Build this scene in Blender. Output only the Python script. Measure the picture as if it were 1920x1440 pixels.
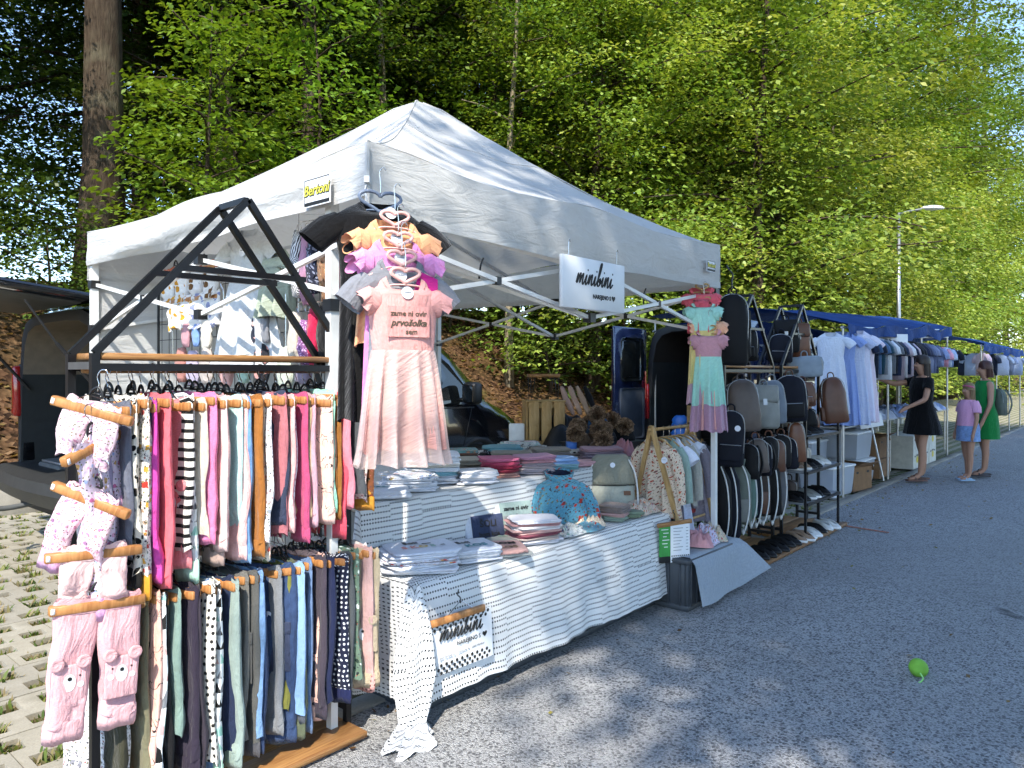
import bpy, bmesh, math, random
import numpy as np
from mathutils import Vector, Matrix, noise
for o in list(bpy.data.objects): bpy.data.objects.remove(o, do_unlink=True)
SC = bpy.context.scene
COL = SC.collection
R = math.radians
rnd = random.Random(7)

# ------------------------------------------------------------------ camera
cam_d = bpy.data.cameras.new('camera'); cam = bpy.data.objects.new('camera', cam_d); COL.objects.link(cam)
cam.location = (0, 0, 1.5); cam.rotation_euler = (R(90), 0, R(-49.1))
cam_d.sensor_width = 36; cam_d.lens = 36 * 1380 / 1920; cam_d.shift_y = -20 / 1920
cam_d.clip_start = 0.05; cam_d.clip_end = 1500
SC.camera = cam
# ------------------------------------------------------------------ sky and sun
SUN_H = Vector((-0.83, -0.56)).normalized(); SUN_EL = R(47)
sun_dir = Vector((SUN_H.x * math.cos(SUN_EL), SUN_H.y * math.cos(SUN_EL), math.sin(SUN_EL)))
W = bpy.data.worlds.new('World'); SC.world = W; W.use_nodes = True
wn = W.node_tree; wn.nodes.clear()
sky = wn.nodes.new('ShaderNodeTexSky'); sky.sky_type = 'NISHITA'; sky.sun_disc = False
sky.sun_elevation = SUN_EL; sky.sun_rotation = math.atan2(SUN_H.x, SUN_H.y); sky.altitude = 300
sky.air_density = 1.0; sky.dust_density = 0.2; sky.ozone_density = 2.5
bg = wn.nodes.new('ShaderNodeBackground'); bg.inputs[1].default_value = 0.15
wo = wn.nodes.new('ShaderNodeOutputWorld')
wn.links.new(sky.outputs[0], bg.inputs[0]); wn.links.new(bg.outputs[0], wo.inputs[0])
sl = bpy.data.lights.new('sun', 'SUN'); sl.energy = 2.6; sl.angle = R(0.53); sl.color = (1.0, 0.94, 0.84)
so = bpy.data.objects.new('sun', sl); COL.objects.link(so); so.location = (-20, -10, 30)
so.rotation_euler = (-sun_dir).to_track_quat('-Z', 'Y').to_euler()
SC.view_settings.view_transform = 'Standard'; SC.view_settings.look = 'None'
SC.view_settings.exposure = 1.55; SC.view_settings.gamma = 1.0
SC.cycles.max_bounces = 4; SC.cycles.diffuse_bounces = 2; SC.cycles.transmission_bounces = 4
SC.cycles.use_adaptive_sampling = True; SC.cycles.use_light_tree = False; SC.cycles.adaptive_threshold = 0.03; SC.cycles.use_denoising = True
SC.cycles.transparent_max_bounces = 8; SC.cycles.caustics_reflective = False; SC.cycles.caustics_refractive = False

# ------------------------------------------------------------------ mesh helpers
def lerp(a, b, t): return a + (b - a) * t
def sstep(t): t = max(0, min(1, t)); return t * t * (3 - 2 * t)
def nz(x, y=0, z=0): return noise.noise(Vector((x, y, z)))

class MB:
    """collects vertices and faces (with uv in metres) and links them as one mesh object"""
    def __init__(s): s.v = []; s.f = []; s.uv = []; s.mi = []
    def add(s, vs, fs, uvs=None, m=0):
        b = len(s.v); s.v += [tuple(p) for p in vs]
        for k, f in enumerate(fs):
            s.f.append([i + b for i in f]); s.mi.append(m)
            if uvs is None:
                # planar uv from the dominant axis
                p = [Vector(vs[i]) for i in f]; n = (p[1] - p[0]).cross(p[2] - p[0])
                a = max(range(3), key=lambda i: abs(n[i]))
                ij = [(1, 2), (0, 2), (0, 1)][a]
                s.uv += [(q[ij[0]], q[ij[1]]) for q in p]
            else: s.uv += [uvs[i] for i in f]
        return s
    def box(s, c, d, rot=None, m=0, taper=1.0):
        x, y, z = d[0] / 2, d[1] / 2, d[2] / 2
        vs = [Vector((a * x * (taper if k > 0 else 1), b * y * (taper if k > 0 else 1), k * z)) for k in (-1, 1) for b in (-1, 1) for a in (-1, 1)]
        if rot is not None: vs = [rot @ v for v in vs]
        vs = [v + Vector(c) for v in vs]
        return s.add(vs, [(0, 2, 3, 1), (4, 5, 7, 6), (0, 1, 5, 4), (2, 6, 7, 3), (0, 4, 6, 2), (1, 3, 7, 5)], None, m)
    def loft(s, rings, closed=True, cap0=False, cap1=False, m=0):
        n = len(rings[0]); vs = []; uvs = []; vv = 0
        cols = n + 1 if closed else n
        for k, r in enumerate(rings):
            r = [Vector(p) for p in r]
            if k: vv += sum((r[i] - Vector(rings[k - 1][i])).length for i in range(n)) / n
            u = 0
            for i in range(cols):
                if i: u += (r[i % n] - r[(i - 1) % n]).length
                vs.append(r[i % n]); uvs.append((u, vv))
        fs = []
        for k in range(len(rings) - 1):
            for i in range(cols - 1):
                a = k * cols + i; fs.append((a, a + 1, a + 1 + cols, a + cols))
        if cap0: fs.append(tuple(range(n - 1, -1, -1)))
        if cap1: b = (len(rings) - 1) * cols; fs.append(tuple(b + i for i in range(n)))
        return s.add(vs, fs, uvs, m)
    def tube(s, path, r, n=6, cap=True, m=0, sq=False):
        P = [Vector(p) for p in path]; rings = []
        if sq: n = 4
        t0 = (P[1] - P[0]).normalized()
        up = Vector((0, 0, 1)) if abs(t0.z) < .9 else Vector((0, 1, 0))
        nx = t0.cross(up).normalized()
        for i, p in enumerate(P):
            t = ((P[min(i + 1, len(P) - 1)] - p).normalized() + (p - P[max(i - 1, 0)]).normalized())
            if t.length < 1e-6: t = t0
            t.normalize(); nx = (nx - t * nx.dot(t)).normalized(); ny = t.cross(nx)
            rr = r[i] if isinstance(r, (list, tuple)) else r
            if sq: rr *= 1.414
            o = math.pi / 4 if sq else 0
            rings.append([p + nx * rr * math.cos(o + 2 * math.pi * k / n) + ny * rr * math.sin(o + 2 * math.pi * k / n) for k in range(n)])
        return s.loft(rings, True, cap, cap, m)
    def grid(s, fn, nu, nv, m=0, uvf=None):
        vs = []; uvs = []
        for j in range(nv + 1):
            for i in range(nu + 1):
                vs.append(fn(i / nu, j / nv)); uvs.append(uvf(i / nu, j / nv) if uvf else (i / nu, j / nv))
        fs = [(j * (nu + 1) + i, j * (nu + 1) + i + 1, (j + 1) * (nu + 1) + i + 1, (j + 1) * (nu + 1) + i) for j in range(nv) for i in range(nu)]
        return s.add(vs, fs, uvs, m)
    def disc(s, c, r, nrm=(0, 0, 1), n=14, m=0, ry=None):
        q = Vector(nrm).to_track_quat('Z', 'Y')
        vs = [Vector(c) + q @ Vector((r * math.cos(2 * math.pi * k / n), (ry or r) * math.sin(2 * math.pi * k / n), 0)) for k in range(n)]
        return s.add(vs, [tuple(range(n))], None, m)
    def mesh(s, name, mats, smooth=False):
        me = bpy.data.meshes.new(name); me.from_pydata(s.v, [], s.f)
        ul = me.uv_layers.new(name='UVMap'); ul.data.foreach_set('uv', [c for p in s.uv for c in p])
        if not isinstance(mats, (list, tuple)): mats = [mats]
        for m in mats: me.materials.append(m)
        me.polygons.foreach_set('material_index', s.mi)
        if smooth: me.polygons.foreach_set('use_smooth', [True] * len(me.polygons))
        me.update(); return me
    def build(s, name, mats, parent=None, smooth=False, loc=None, rot=None):
        return link(name, s.mesh(name, mats, smooth), parent, loc, rot)

def link(name, me, parent=None, loc=None, rot=None):
    o = bpy.data.objects.new(name, me); COL.objects.link(o)
    if parent is not None: o.parent = parent
    if loc is not None: o.location = loc
    if rot is not None: o.rotation_euler = rot
    return o
def thing(name, label, cat, loc=(0, 0, 0), rz=0.0, group=None, rot=None):
    o = bpy.data.objects.new(name, None); COL.objects.link(o); o.location = loc
    o.rotation_euler = rot if rot is not None else (0, 0, rz); o.empty_display_size = .05
    return tag(o, label, cat, group)
def tag(o, label, cat, group=None):
    o['label'] = label; o['category'] = cat
    if group: o['group'] = group
    return o
def struct(o): o['kind'] = 'structure'; return o
def stuff(o, label=None, cat=None):
    o['kind'] = 'stuff'
    if label: o['label'] = label; o['category'] = cat
    return o
def dup(root, loc=None, rot=None, label=None, group=None, scale=None):
    r = root.copy(); COL.objects.link(r)
    if loc is not None: r.location = loc
    if rot is not None: r.rotation_euler = rot
    if scale is not None: r.scale = scale
    if label: r['label'] = label
    if group: r['group'] = group
    for ch in list(root.children):
        c = ch.copy(); COL.objects.link(c); c.parent = r
        for g in list(ch.children):
            d = g.copy(); COL.objects.link(d); d.parent = c
    return r
def rbox_mesh(name, d, r, mats, seg=2, sub=0, wob=0.0, seed=0):
    bm = bmesh.new(); bmesh.ops.create_cube(bm, size=1)
    for v in bm.verts: v.co = Vector((v.co.x * d[0], v.co.y * d[1], v.co.z * d[2]))
    if sub: bmesh.ops.subdivide_edges(bm, edges=bm.edges[:], cuts=sub, use_grid_fill=True)
    bmesh.ops.bevel(bm, geom=[e for e in bm.edges if len(e.link_faces) == 2 and e.calc_face_angle(0) > .5], offset=r, segments=seg, affect='EDGES', profile=.5)
    if wob:
        for v in bm.verts:
            n = noise.noise_vector(v.co * 9 + Vector((seed * 3.1, seed, 0))); v.co += n * wob
    uv = bm.loops.layers.uv.new('UVMap')
    for f in bm.faces:
        a = max(range(3), key=lambda i: abs(f.normal[i])); ij = [(1, 2), (0, 2), (0, 1)][a]
        for l in f.loops: l[uv].uv = (l.vert.co[ij[0]], l.vert.co[ij[1]])
        f.smooth = True
    me = bpy.data.meshes.new(name); bm.to_mesh(me); bm.free()
    for m in (mats if isinstance(mats, (list, tuple)) else [mats]): me.materials.append(m)
    return me
def rbox(name, d, r, mats, parent=None, loc=(0, 0, 0), rot=None, **k):
    return link(name, rbox_mesh(name, d, r, mats, **k), parent, loc, rot)
def cat_rom(pts, n=6):
    P = [Vector(p) for p in pts]; out = []
    for i in range(len(P) - 1):
        p0, p1, p2, p3 = P[max(i - 1, 0)], P[i], P[i + 1], P[min(i + 2, len(P) - 1)]
        for k in range(n):
            t = k / n
            out.append(.5 * ((2 * p1) + (p2 - p0) * t + (2 * p0 - 5 * p1 + 4 * p2 - p3) * t * t + (3 * p1 - p0 - 3 * p2 + p3) * t ** 3))
    out.append(P[-1]); return out
def text_mesh(s, size, mat, ext=0.0006, bold=0.0, align='CENTER', shear=0.0):
    cu = bpy.data.curves.new('lettering', 'FONT'); cu.body = s; cu.size = size; cu.align_x = align; cu.align_y = 'CENTER'
    cu.extrude = ext; cu.offset = bold; cu.shear = shear; cu.resolution_u = 3
    ob = bpy.data.objects.new('lettering', cu); COL.objects.link(ob)
    dg = bpy.context.evaluated_depsgraph_get(); me = bpy.data.meshes.new_from_object(ob.evaluated_get(dg))
    bpy.data.objects.remove(ob, do_unlink=True); me.materials.clear(); me.materials.append(mat); me.name = 'lettering'
    return me
def lettering(s, size, mat, parent, loc, rot=(0, 0, 0), **k):
    return link('lettering', text_mesh(s, size, mat, **k), parent, loc, rot)
def script_mesh(word, h, mat, r=0.06):
    """joined handwriting for the letters m n i b, x-height = h, in the XY plane"""
    strokes = []; x = 0; dots = []
    for ch in word:
        if ch == 'm':
            strokes.append([(x, .1), (x + .12, .95), (x + .1, .05), (x + .35, .8), (x + .5, .95), (x + .52, .1), (x + .75, .8), (x + .92, .95), (x + .92, .15), (x + 1.06, 0), (x + 1.3, .35)]); x += 1.3
        elif ch == 'n':
            strokes.append([(x - .03, .3), (x + .12, .95), (x + .12, .05), (x + .35, .8), (x + .52, .95), (x + .54, .15), (x + .68, 0), (x + .92, .35)]); x += .92
        elif ch == 'i':
            strokes.append([(x - .03, .32), (x + .14, .9), (x + .12, .15), (x + .26, 0), (x + .5, .35)]); dots.append((x + .18, 1.35)); x += .5
        elif ch == 'b':
            strokes.append([(x - .03, .32), (x + .25, 1.1), (x + .38, 2.0), (x + .26, 2.2), (x + .13, 1.7), (x + .1, .3), (x + .3, 0), (x + .55, .3), (x + .45, .75), (x + .28, .5), (x + .55, .3), (x + .8, .42)]); x += .75
    b = MB()
    sh = lambda p: ((p[0] + .3 * p[1] - x / 2) * h, p[1] * h, 0.0)
    for s in strokes: b.tube(cat_rom([sh(p) for p in s], 4), r * h, 5)
    for d in dots: b.disc((sh(d)[0], sh(d)[1], .001), .1 * h, n=8)
    return b.mesh('lettering', mat)
def heart_pts(w, n=20):
    out = []
    for k in range(n):
        t = 2 * math.pi * k / n
        out.append((16 * math.sin(t) ** 3 / 32 * w, (13 * math.cos(t) - 5 * math.cos(2 * t) - 2 * math.cos(3 * t) - math.cos(4 * t)) / 32 * w))
    return out

# ------------------------------------------------------------------ material helpers
class NT:
    def __init__(s, name):
        s.m = bpy.data.materials.new(name); s.m.use_nodes = True; s.t = s.m.node_tree
        s.b = s.t.nodes['Principled BSDF']; s.out = s.t.nodes['Material Output']
    def n(s, typ, **k):
        nd = s.t.nodes.new('ShaderNode' + typ)
        for a, v in k.items(): setattr(nd, a, v)
        return nd
    def put(s, sock, v):
        if v is None: return
        if hasattr(v, 'is_output') or hasattr(v, 'links'): s.t.links.new(v, sock)
        else:
            if sock.type == 'RGBA' and len(v) == 3: v = (*v, 1)
            sock.default_value = v
    def math(s, op, a, b=None, c=None):
        nd = s.n('Math', operation=op); s.put(nd.inputs[0], a); s.put(nd.inputs[1], b); s.put(nd.inputs[2], c); return nd.outputs[0]
    def mix(s, f, a, b, blend='MIX'):
        nd = s.n('Mix', data_type='RGBA', blend_type=blend); s.put(nd.inputs[0], f); s.put(nd.inputs[6], a); s.put(nd.inputs[7], b); return nd.outputs[2]
    def uv(s, scale=1, rot=0):
        c = s.n('TexCoord').outputs['UV']; mp = s.n('Mapping'); s.put(mp.inputs[0], c); mp.inputs[3].default_value = (scale, scale, scale); mp.inputs[2].default_value = (0, 0, rot); return mp.outputs[0]
    def obj(s, scale=1):
        c = s.n('TexCoord').outputs['Object']; mp = s.n('Mapping'); s.put(mp.inputs[0], c)
        mp.inputs[3].default_value = (scale, scale, scale) if not isinstance(scale, tuple) else scale; return mp.outputs[0]
    def noise(s, vec, scale, detail=3, rough=.5, dist=0):
        nd = s.n('TexNoise'); s.put(nd.inputs['Vector'], vec); nd.inputs['Scale'].default_value = scale; nd.inputs['Detail'].default_value = detail; nd.inputs['Roughness'].default_value = rough; nd.inputs['Distortion'].default_value = dist
        return nd.outputs[0]
    def vor(s, vec, scale, feat='F1', rand=1.0, dim='3D', metric='EUCLIDEAN'):
        nd = s.n('TexVoronoi', feature=feat, voronoi_dimensions=dim, distance=metric); s.put(nd.inputs['Vector'], vec); nd.inputs['Scale'].default_value = scale; nd.inputs['Randomness'].default_value = rand
        return nd
    def ramp(s, f, stops, interp='LINEAR'):
        nd = s.n('ValToRGB'); nd.color_ramp.interpolation = interp; e = nd.color_ramp.elements
        while len(e) < len(stops): e.new(.5)
        for k, (p, c) in enumerate(stops): e[k].position = p; e[k].color = (*c, 1) if len(c) == 3 else c
        s.put(nd.inputs[0], f); return nd.outputs[0]
    def rng(s, v, a, b, c=0, d=1):
        nd = s.n('MapRange'); s.put(nd.inputs[0], v); nd.inputs[1].default_value = a; nd.inputs[2].default_value = b; nd.inputs[3].default_value = c; nd.inputs[4].default_value = d; return nd.outputs[0]
    def bump(s, h, strength=.3, dist=.01):
        nd = s.n('Bump'); nd.inputs['Strength'].default_value = strength; nd.inputs['Distance'].default_value = dist; s.put(nd.inputs['Height'], h); s.t.links.new(nd.outputs[0], s.b.inputs['Normal'])
    def done(s, col=None, rough=.6, metal=0, spec=None):
        if col is not None: s.put(s.b.inputs['Base Color'], col)
        s.put(s.b.inputs['Roughness'], rough); s.b.inputs['Metallic'].default_value = metal
        if spec is not None: s.b.inputs['Specular IOR Level'].default_value = spec
        return s.m
_mc = {}
def hexc(h):
    h = h.lstrip('#'); c = [int(h[i:i + 2], 16) / 255 for i in (0, 2, 4)]
    return tuple(x / 12.92 if x <= .04045 else ((x + .055) / 1.055) ** 2.4 for x in c)
def plain(name, col, rough=.5, metal=0, spec=None, var=.12):
    if name in _mc: return _mc[name]
    if isinstance(col, str): col = hexc(col)
    t = NT(name); f = t.noise(t.obj(), 14, 4)
    c = t.mix(t.rng(f, .3, .7, 0, 1), tuple(x * (1 - var) for x in col), tuple(min(1, x * (1 + var)) for x in col))
    _mc[name] = t.done(c, rough, metal, spec); return _mc[name]
def glassy(name, col, rough=.05, alpha=1.0):
    if name in _mc: return _mc[name]
    t = NT(name); t.b.inputs['Coat Weight'].default_value = .6; t.b.inputs['Alpha'].default_value = alpha
    _mc[name] = t.done(t.mix(t.noise(t.obj(), 3), col, tuple(x * .8 for x in col)), rough, 0, .6); return _mc[name]

def fabric(kind='plain', bg='#cccccc', fg='#222222', k=1.0, cols=None, sheen=.15, trans=0.0, alpha=1.0):
    """woven or knitted cloth; kind picks the print, k scales it"""
    key = ('fab', kind, bg, fg, k, tuple(cols or ()), trans, alpha)
    if key in _mc: return _mc[key]
    t = NT('fabric_' + kind); B = hexc(bg); Fg = hexc(fg); uv = t.uv()
    base = t.mix(t.rng(t.noise(uv, 60, 4, .7), .3, .7), tuple(x * .88 for x in B), tuple(min(1, x * 1.08) for x in B))
    def cells(v, thr, cl):
        r = t.n('SeparateColor'); t.put(r.inputs[0], v.outputs['Color'])
        n = len(cl); return t.ramp(r.outputs[0], [(i / n, hexc(c)) for i, c in enumerate(cl)], 'CONSTANT'), r
    col = base
    if kind == 'dots':
        v = t.vor(uv, 38 / k, rand=.75, dim='2D'); r = t.n('SeparateColor'); t.put(r.inputs[0], v.outputs['Color'])
        rad = t.rng(r.outputs[1], 0, 1, .1, .42)
        col = t.mix(t.math('LESS_THAN', v.outputs['Distance'], rad), base, Fg)
    elif kind == 'spots':
        v = t.vor(uv, 60 / k, rand=.25, dim='2D'); col = t.mix(t.math('LESS_THAN', v.outputs['Distance'], .24), base, Fg)
    elif kind == 'tri':
        mp = t.n('Mapping'); t.put(mp.inputs[0], uv); mp.inputs[3].default_value = (26 / k, 22 / k, 1)
        s = t.n('SeparateXYZ'); t.put(s.inputs[0], mp.outputs[0])
        row = t.math('FLOOR', s.outputs[1]); xs = t.math('ADD', s.outputs[0], t.math('MULTIPLY', row, .37))
        fx = t.math('FRACT', xs); fy = t.math('FRACT', s.outputs[1])
        ins = t.math('LESS_THAN', t.math('ABSOLUTE', t.math('SUBTRACT', fx, .5)), t.math('MULTIPLY', t.math('SUBTRACT', fy, .1), .6))
        ins = t.math('MULTIPLY', ins, t.math('LESS_THAN', fy, .85))
        w = t.n('TexWhiteNoise', noise_dimensions='2D'); cv = t.n('CombineXYZ'); t.put(cv.inputs[0], t.math('FLOOR', xs)); t.put(cv.inputs[1], row); t.put(w.inputs[0], cv.outputs[0])
        cl = cols or ['#191919', '#9ccfc0', '#2b2b2b', '#e2b9b5', '#8a8c90']
        col = t.mix(ins, base, t.ramp(w.outputs[0], [(i / len(cl), hexc(c)) for i, c in enumerate(cl)], 'CONSTANT'))
    elif kind in ('floral', 'motif'):
        metric = 'CHEBYCHEV' if kind == 'motif' else 'EUCLIDEAN'
        d = t.noise(uv, 90 / k, 2)
        v = t.vor(uv, 30 / k, rand=.8, dim='2D', metric=metric)
        cl = cols or (['#c85a4a', '#d98a5a', '#7b8a5a', '#b06a78'] if kind == 'floral' else ['#c23b30', '#333438', '#d8a040', '#e8e0d4', '#b99a80'])
        cc, r = cells(v, .3, cl); rad = t.math('ADD', t.rng(r.outputs[1], 0, 1, .12, .3), t.math('MULTIPLY', t.math('SUBTRACT', d, .5), .35 if kind == 'floral' else .2))
        col = t.mix(t.math('LESS_THAN', v.outputs['Distance'], rad), base, cc)
        v2 = t.vor(uv, 55 / k, rand=1, dim='2D', metric=metric); c2, r2 = cells(v2, .3, ['#6d7a58', '#8d8560', '#444048', '#a05a50'])
        col = t.mix(t.math('LESS_THAN', v2.outputs['Distance'], .16), col, c2)
        if kind == 'motif':
            ln = t.math('LESS_THAN', t.math('ABSOLUTE', t.math('SUBTRACT', t.noise(uv, 70 / k, 1), .5)), .012); col = t.mix(ln, col, (.05, .045, .045))
    elif kind == 'script':
        n1 = t.noise(uv, 55 / k, 1, .5, .4); ln = t.math('LESS_THAN', t.math('ABSOLUTE', t.math('SUBTRACT', n1, .5)), .016)
        s = t.n('SeparateXYZ'); t.put(s.inputs[0], uv); band = t.math('LESS_THAN', t.math('FRACT', t.math('MULTIPLY', s.outputs[1], 16 / k)), .5)
        col = t.mix(t.math('MULTIPLY', ln, band), base, Fg)
    elif kind == 'zebra':
        wv = t.n('TexWave'); t.put(wv.inputs[0], uv); wv.inputs['Scale'].default_value = 28 / k; wv.inputs['Distortion'].default_value = 6; wv.inputs['Detail Scale'].default_value = .6
        col = t.mix(t.math('GREATER_THAN', wv.outputs[1], .5), base, Fg)
    elif kind == 'stripe':
        s = t.n('SeparateXYZ'); t.put(s.inputs[0], uv); col = t.mix(t.math('LESS_THAN', t.math('FRACT', t.math('MULTIPLY', s.outputs[1], 40 / k)), .4), base, Fg)
    elif kind == 'denim':
        wv = t.noise(uv, 18, 5, .75); col = t.mix(t.rng(wv, .35, .7), tuple(x * .75 for x in B), tuple(min(1, x * 1.3) for x in B))
    elif kind == 'melange':
        mp = t.n('Mapping'); t.put(mp.inputs[0], uv); mp.inputs[3].default_value = (30, 220, 1)
        col = t.mix(t.rng(t.noise(mp.outputs[0], 3, 4), .35, .7), tuple(x * .8 for x in B), tuple(min(1, x * 1.12) for x in B))
    mpw = t.n('Mapping'); t.put(mpw.inputs[0], uv); mpw.inputs[3].default_value = (26, 6, 1)
    h = t.math('ADD', t.math('ADD', t.noise(uv, 16, 3, .6), t.math('MULTIPLY', t.noise(mpw.outputs[0], 1.6, 3, .55, .8), 1.6)), t.math('MULTIPLY', t.noise(uv, 500, 1), .08))
    t.bump(h, .38, .02)
    t.b.inputs['Sheen Weight'].default_value = sheen
    m = t.done(col, .9, 0, .15)
    if trans:
        tr = t.n('BsdfTranslucent'); t.put(tr.inputs[0], col); mx = t.n('MixShader'); mx.inputs[0].default_value = trans
        t.t.links.new(t.b.outputs[0], mx.inputs[1]); t.t.links.new(tr.outputs[0], mx.inputs[2]); t.t.links.new(mx.outputs[0], t.out.inputs[0])
    if alpha < 1: t.b.inputs['Alpha'].default_value = alpha
    _mc[key] = m; return m

def wood_mat(name, a, b, sc=(2, 30, 30), rough=.5):
    if name in _mc: return _mc[name]
    t = NT(name); f = t.noise(t.obj(sc), 2.2, 5, .6, 1.2)
    c = t.mix(t.rng(f, .3, .7), hexc(a), hexc(b)); t.bump(f, .15, .004)
    _mc[name] = t.done(c, rough, 0, .35); return _mc[name]
M_rackwood = wood_mat('oiled_pine', '#7d5230', '#b98a55', (2, 26, 26), .42)
M_hangwood = wood_mat('hanger_wood', '#9c6537', '#c78f58', (20, 20, 4), .4)
M_palewood = wood_mat('pale_wood', '#a5814f', '#c9a671', (10, 10, 3), .55)
M_plywood = wood_mat('plywood', '#96703f', '#b98d55', (4, 4, 8), .6)
M_black = plain('black_steel', (.012, .012, .014), .38, .3, .5)
M_barest = plain('worn_steel', (.25, .26, .27), .35, .8)
M_chrome = plain('bright_wire', (.62, .62, .63), .22, 1.0, var=.03)
M_bplast = plain('black_plastic', (.01, .01, .011), .45)
M_wplast = plain('white_plastic', (.78, .78, .77), .4)
M_paper = plain('white_card', (.82, .83, .84), .6, var=.02)
M_ink = plain('black_ink', (.01, .01, .01), .6)
M_greyink = plain('grey_ink', (.3, .31, .33), .6)
M_whitemetal = plain('white_powder_coat', (.75, .75, .73), .4, var=.05)
M_greymetal = plain('galvanised_steel', (.36, .37, .38), .4, .7)
# ================================================================== THE SETTING
def asphalt():
    t = NT('asphalt'); o = t.obj()
    v = t.vor(o, 150, dim='2D'); sp = t.n('SeparateColor'); t.put(sp.inputs[0], v.outputs['Color'])
    agg = t.ramp(sp.outputs[0], [(0, (.17, .17, .172)), (.25, (.30, .297, .292)), (.55, (.41, .41, .41)), (.85, (.53, .525, .515))])
    v2 = t.vor(o, 58, dim='2D'); s2 = t.n('SeparateColor'); t.put(s2.inputs[0], v2.outputs['Color'])
    pit = t.math('MULTIPLY', t.math('GREATER_THAN', s2.outputs[1], .74), t.math('LESS_THAN', v2.outputs['Distance'], .42))
    c = t.mix(t.math('MULTIPLY', pit, .75), agg, (.05, .05, .053))
    big = t.noise(o, .9, 4, .6); c = t.mix(t.rng(big, .4, .75, 0, .35), c, (.19, .188, .185)); wear = t.noise(o, .22, 3, .5); c = t.mix(t.rng(wear, .4, .65, 0, .4), c, (.36, .352, .34))
    st = t.noise(o, 2.3, 3, .6, .5); c = t.mix(t.rng(st, .72, .76, 0, .7), c, (.03, .03, .032))
    t.bump(t.math('ADD', t.math('MULTIPLY', v.outputs['Distance'], -1), t.math('MULTIPLY', pit, -.6)), .7, .012)
    return t.done(c, .85, 0, .25)
M_asph = asphalt()
def concrete(name, a, b):
    t = NT(name); o = t.obj(); f = t.noise(o, 5, 6, .7); g = t.noise(o, 120, 2)
    c = t.mix(t.rng(f, .3, .7), hexc(a), hexc(b)); c = t.mix(t.rng(g, .4, .75, 0, .35), c, (.18, .17, .15)); oi = t.n('ObjectInfo'); c = t.mix(t.rng(oi.outputs['Random'], 0, 1, 0, .3), c, (.2, .19, .165)); ms = t.noise(o, 2.2, 4, .7); c = t.mix(t.rng(ms, .55, .72, 0, .45), c, (.13, .125, .085))
    t.bump(g, .4, .004); return t.done(c, .9, 0, .2)
M_conc = concrete('concrete', '#8f897d', '#aaa498')
M_slab = concrete('paver_concrete', '#98917f', '#b3ab9a')
def soil():
    t = NT('soil_and_moss'); o = t.obj(); f = t.noise(o, 9, 6, .7); c = t.ramp(f, [(.3, hexc('#3d3324')), (.5, hexc('#5c523a')), (.65, hexc('#4d5a28')), (.8, hexc('#6d6a4a'))]); t.bump(f, .6, .02); return t.done(c, .95, 0, .1)
M_soil = soil()
def far_pavers():
    t = NT('grass_pavers'); o = t.n('TexCoord').outputs['Object']; s = t.n('SeparateXYZ'); t.put(s.inputs[0], o)
    row = t.math('FLOOR', t.math('DIVIDE', s.outputs[1], .2)); xs = t.math('ADD', t.math('DIVIDE', s.outputs[0], .2), t.math('MULTIPLY', row, .5))
    ax = t.math('ABSOLUTE', t.math('SUBTRACT', t.math('FRACT', xs), .5)); ay = t.math('ABSOLUTE', t.math('SUBTRACT', t.math('FRACT', t.math('DIVIDE', s.outputs[1], .2)), .5))
    hole = t.math('MULTIPLY', t.math('LESS_THAN', ax, .29), t.math('LESS_THAN', ay, .27)); f = t.noise(o, 9, 5, .7)
    g = t.ramp(f, [(.3, hexc('#4a3f2a')), (.5, hexc('#56602c')), (.7, hexc('#6c7a34'))]); c = t.mix(t.rng(f, .3, .7), hexc('#8d8675'), hexc('#a9a18f')); return t.done(t.mix(hole, c, g), .95, 0, .1)
M_far = far_pavers()
def litter():
    t = NT('leaf_litter_ground'); o = t.obj(); v = t.vor(o, 14, dim='3D'); s = t.n('SeparateColor'); t.put(s.inputs[0], v.outputs['Color'])
    c = t.ramp(s.outputs[0], [(0, hexc('#261a12')), (.35, hexc('#443022')), (.6, hexc('#5c432f')), (.85, hexc('#70563e')), (1, hexc('#3a281d'))])
    f = t.noise(o, .8, 4, .6); c = t.mix(t.rng(f, .45, .7, 0, .75), c, hexc('#5a4a2c')); g = t.noise(o, .45, 3); c = t.mix(t.rng(g, .56, .68, 0, .7), c, hexc('#5f7030'))
    t.bump(v.outputs['Distance'], .8, .05); return t.done(c, .95, 0, .1)
M_litter = litter()

def terr(x, y):
    z = .33 + 2.85 * sstep((y - 9.6) / 5.2) + max(0, y - 14.0) * .07
    return z + .16 * nz(x * .35, y * .35, 3) * min(1, max(0, (y - 9.6) / 1.5)) + .35 * nz(x * .09, y * .09, 8) * min(1, max(0, (y - 10) / 3))
b = MB(); b.grid(lambda u, v: (lerp(-500, 700, u), lerp(-500, 700, v), -.06), 1, 1); struct(b.build('ground', M_litter))
b = MB(); b.grid(lambda u, v: (lerp(-60, 160, u), lerp(-2.3, 2.64, v), 0), 1, 1); struct(b.build('road', M_asph))
b = MB(); b.grid(lambda u, v: (lerp(-25, 120, u), lerp(2.76, 9.12, v), -.032), 1, 1); pav = struct(b.build('pavement', M_far))
# concrete edging strip between the road and the grass pavers, laid in 1 m pieces
edging = None
me_edge = rbox_mesh('kerb_stone', (.994, .12, .12), .006, M_conc, seg=1)
for k in range(-6, 26):
    o = link('kerb_stone', me_edge, pav, (k * 1.0 + .3, 2.70, -.048))
    o.rotation_euler = (0, 0, rnd.uniform(-.002, .002))
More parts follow.
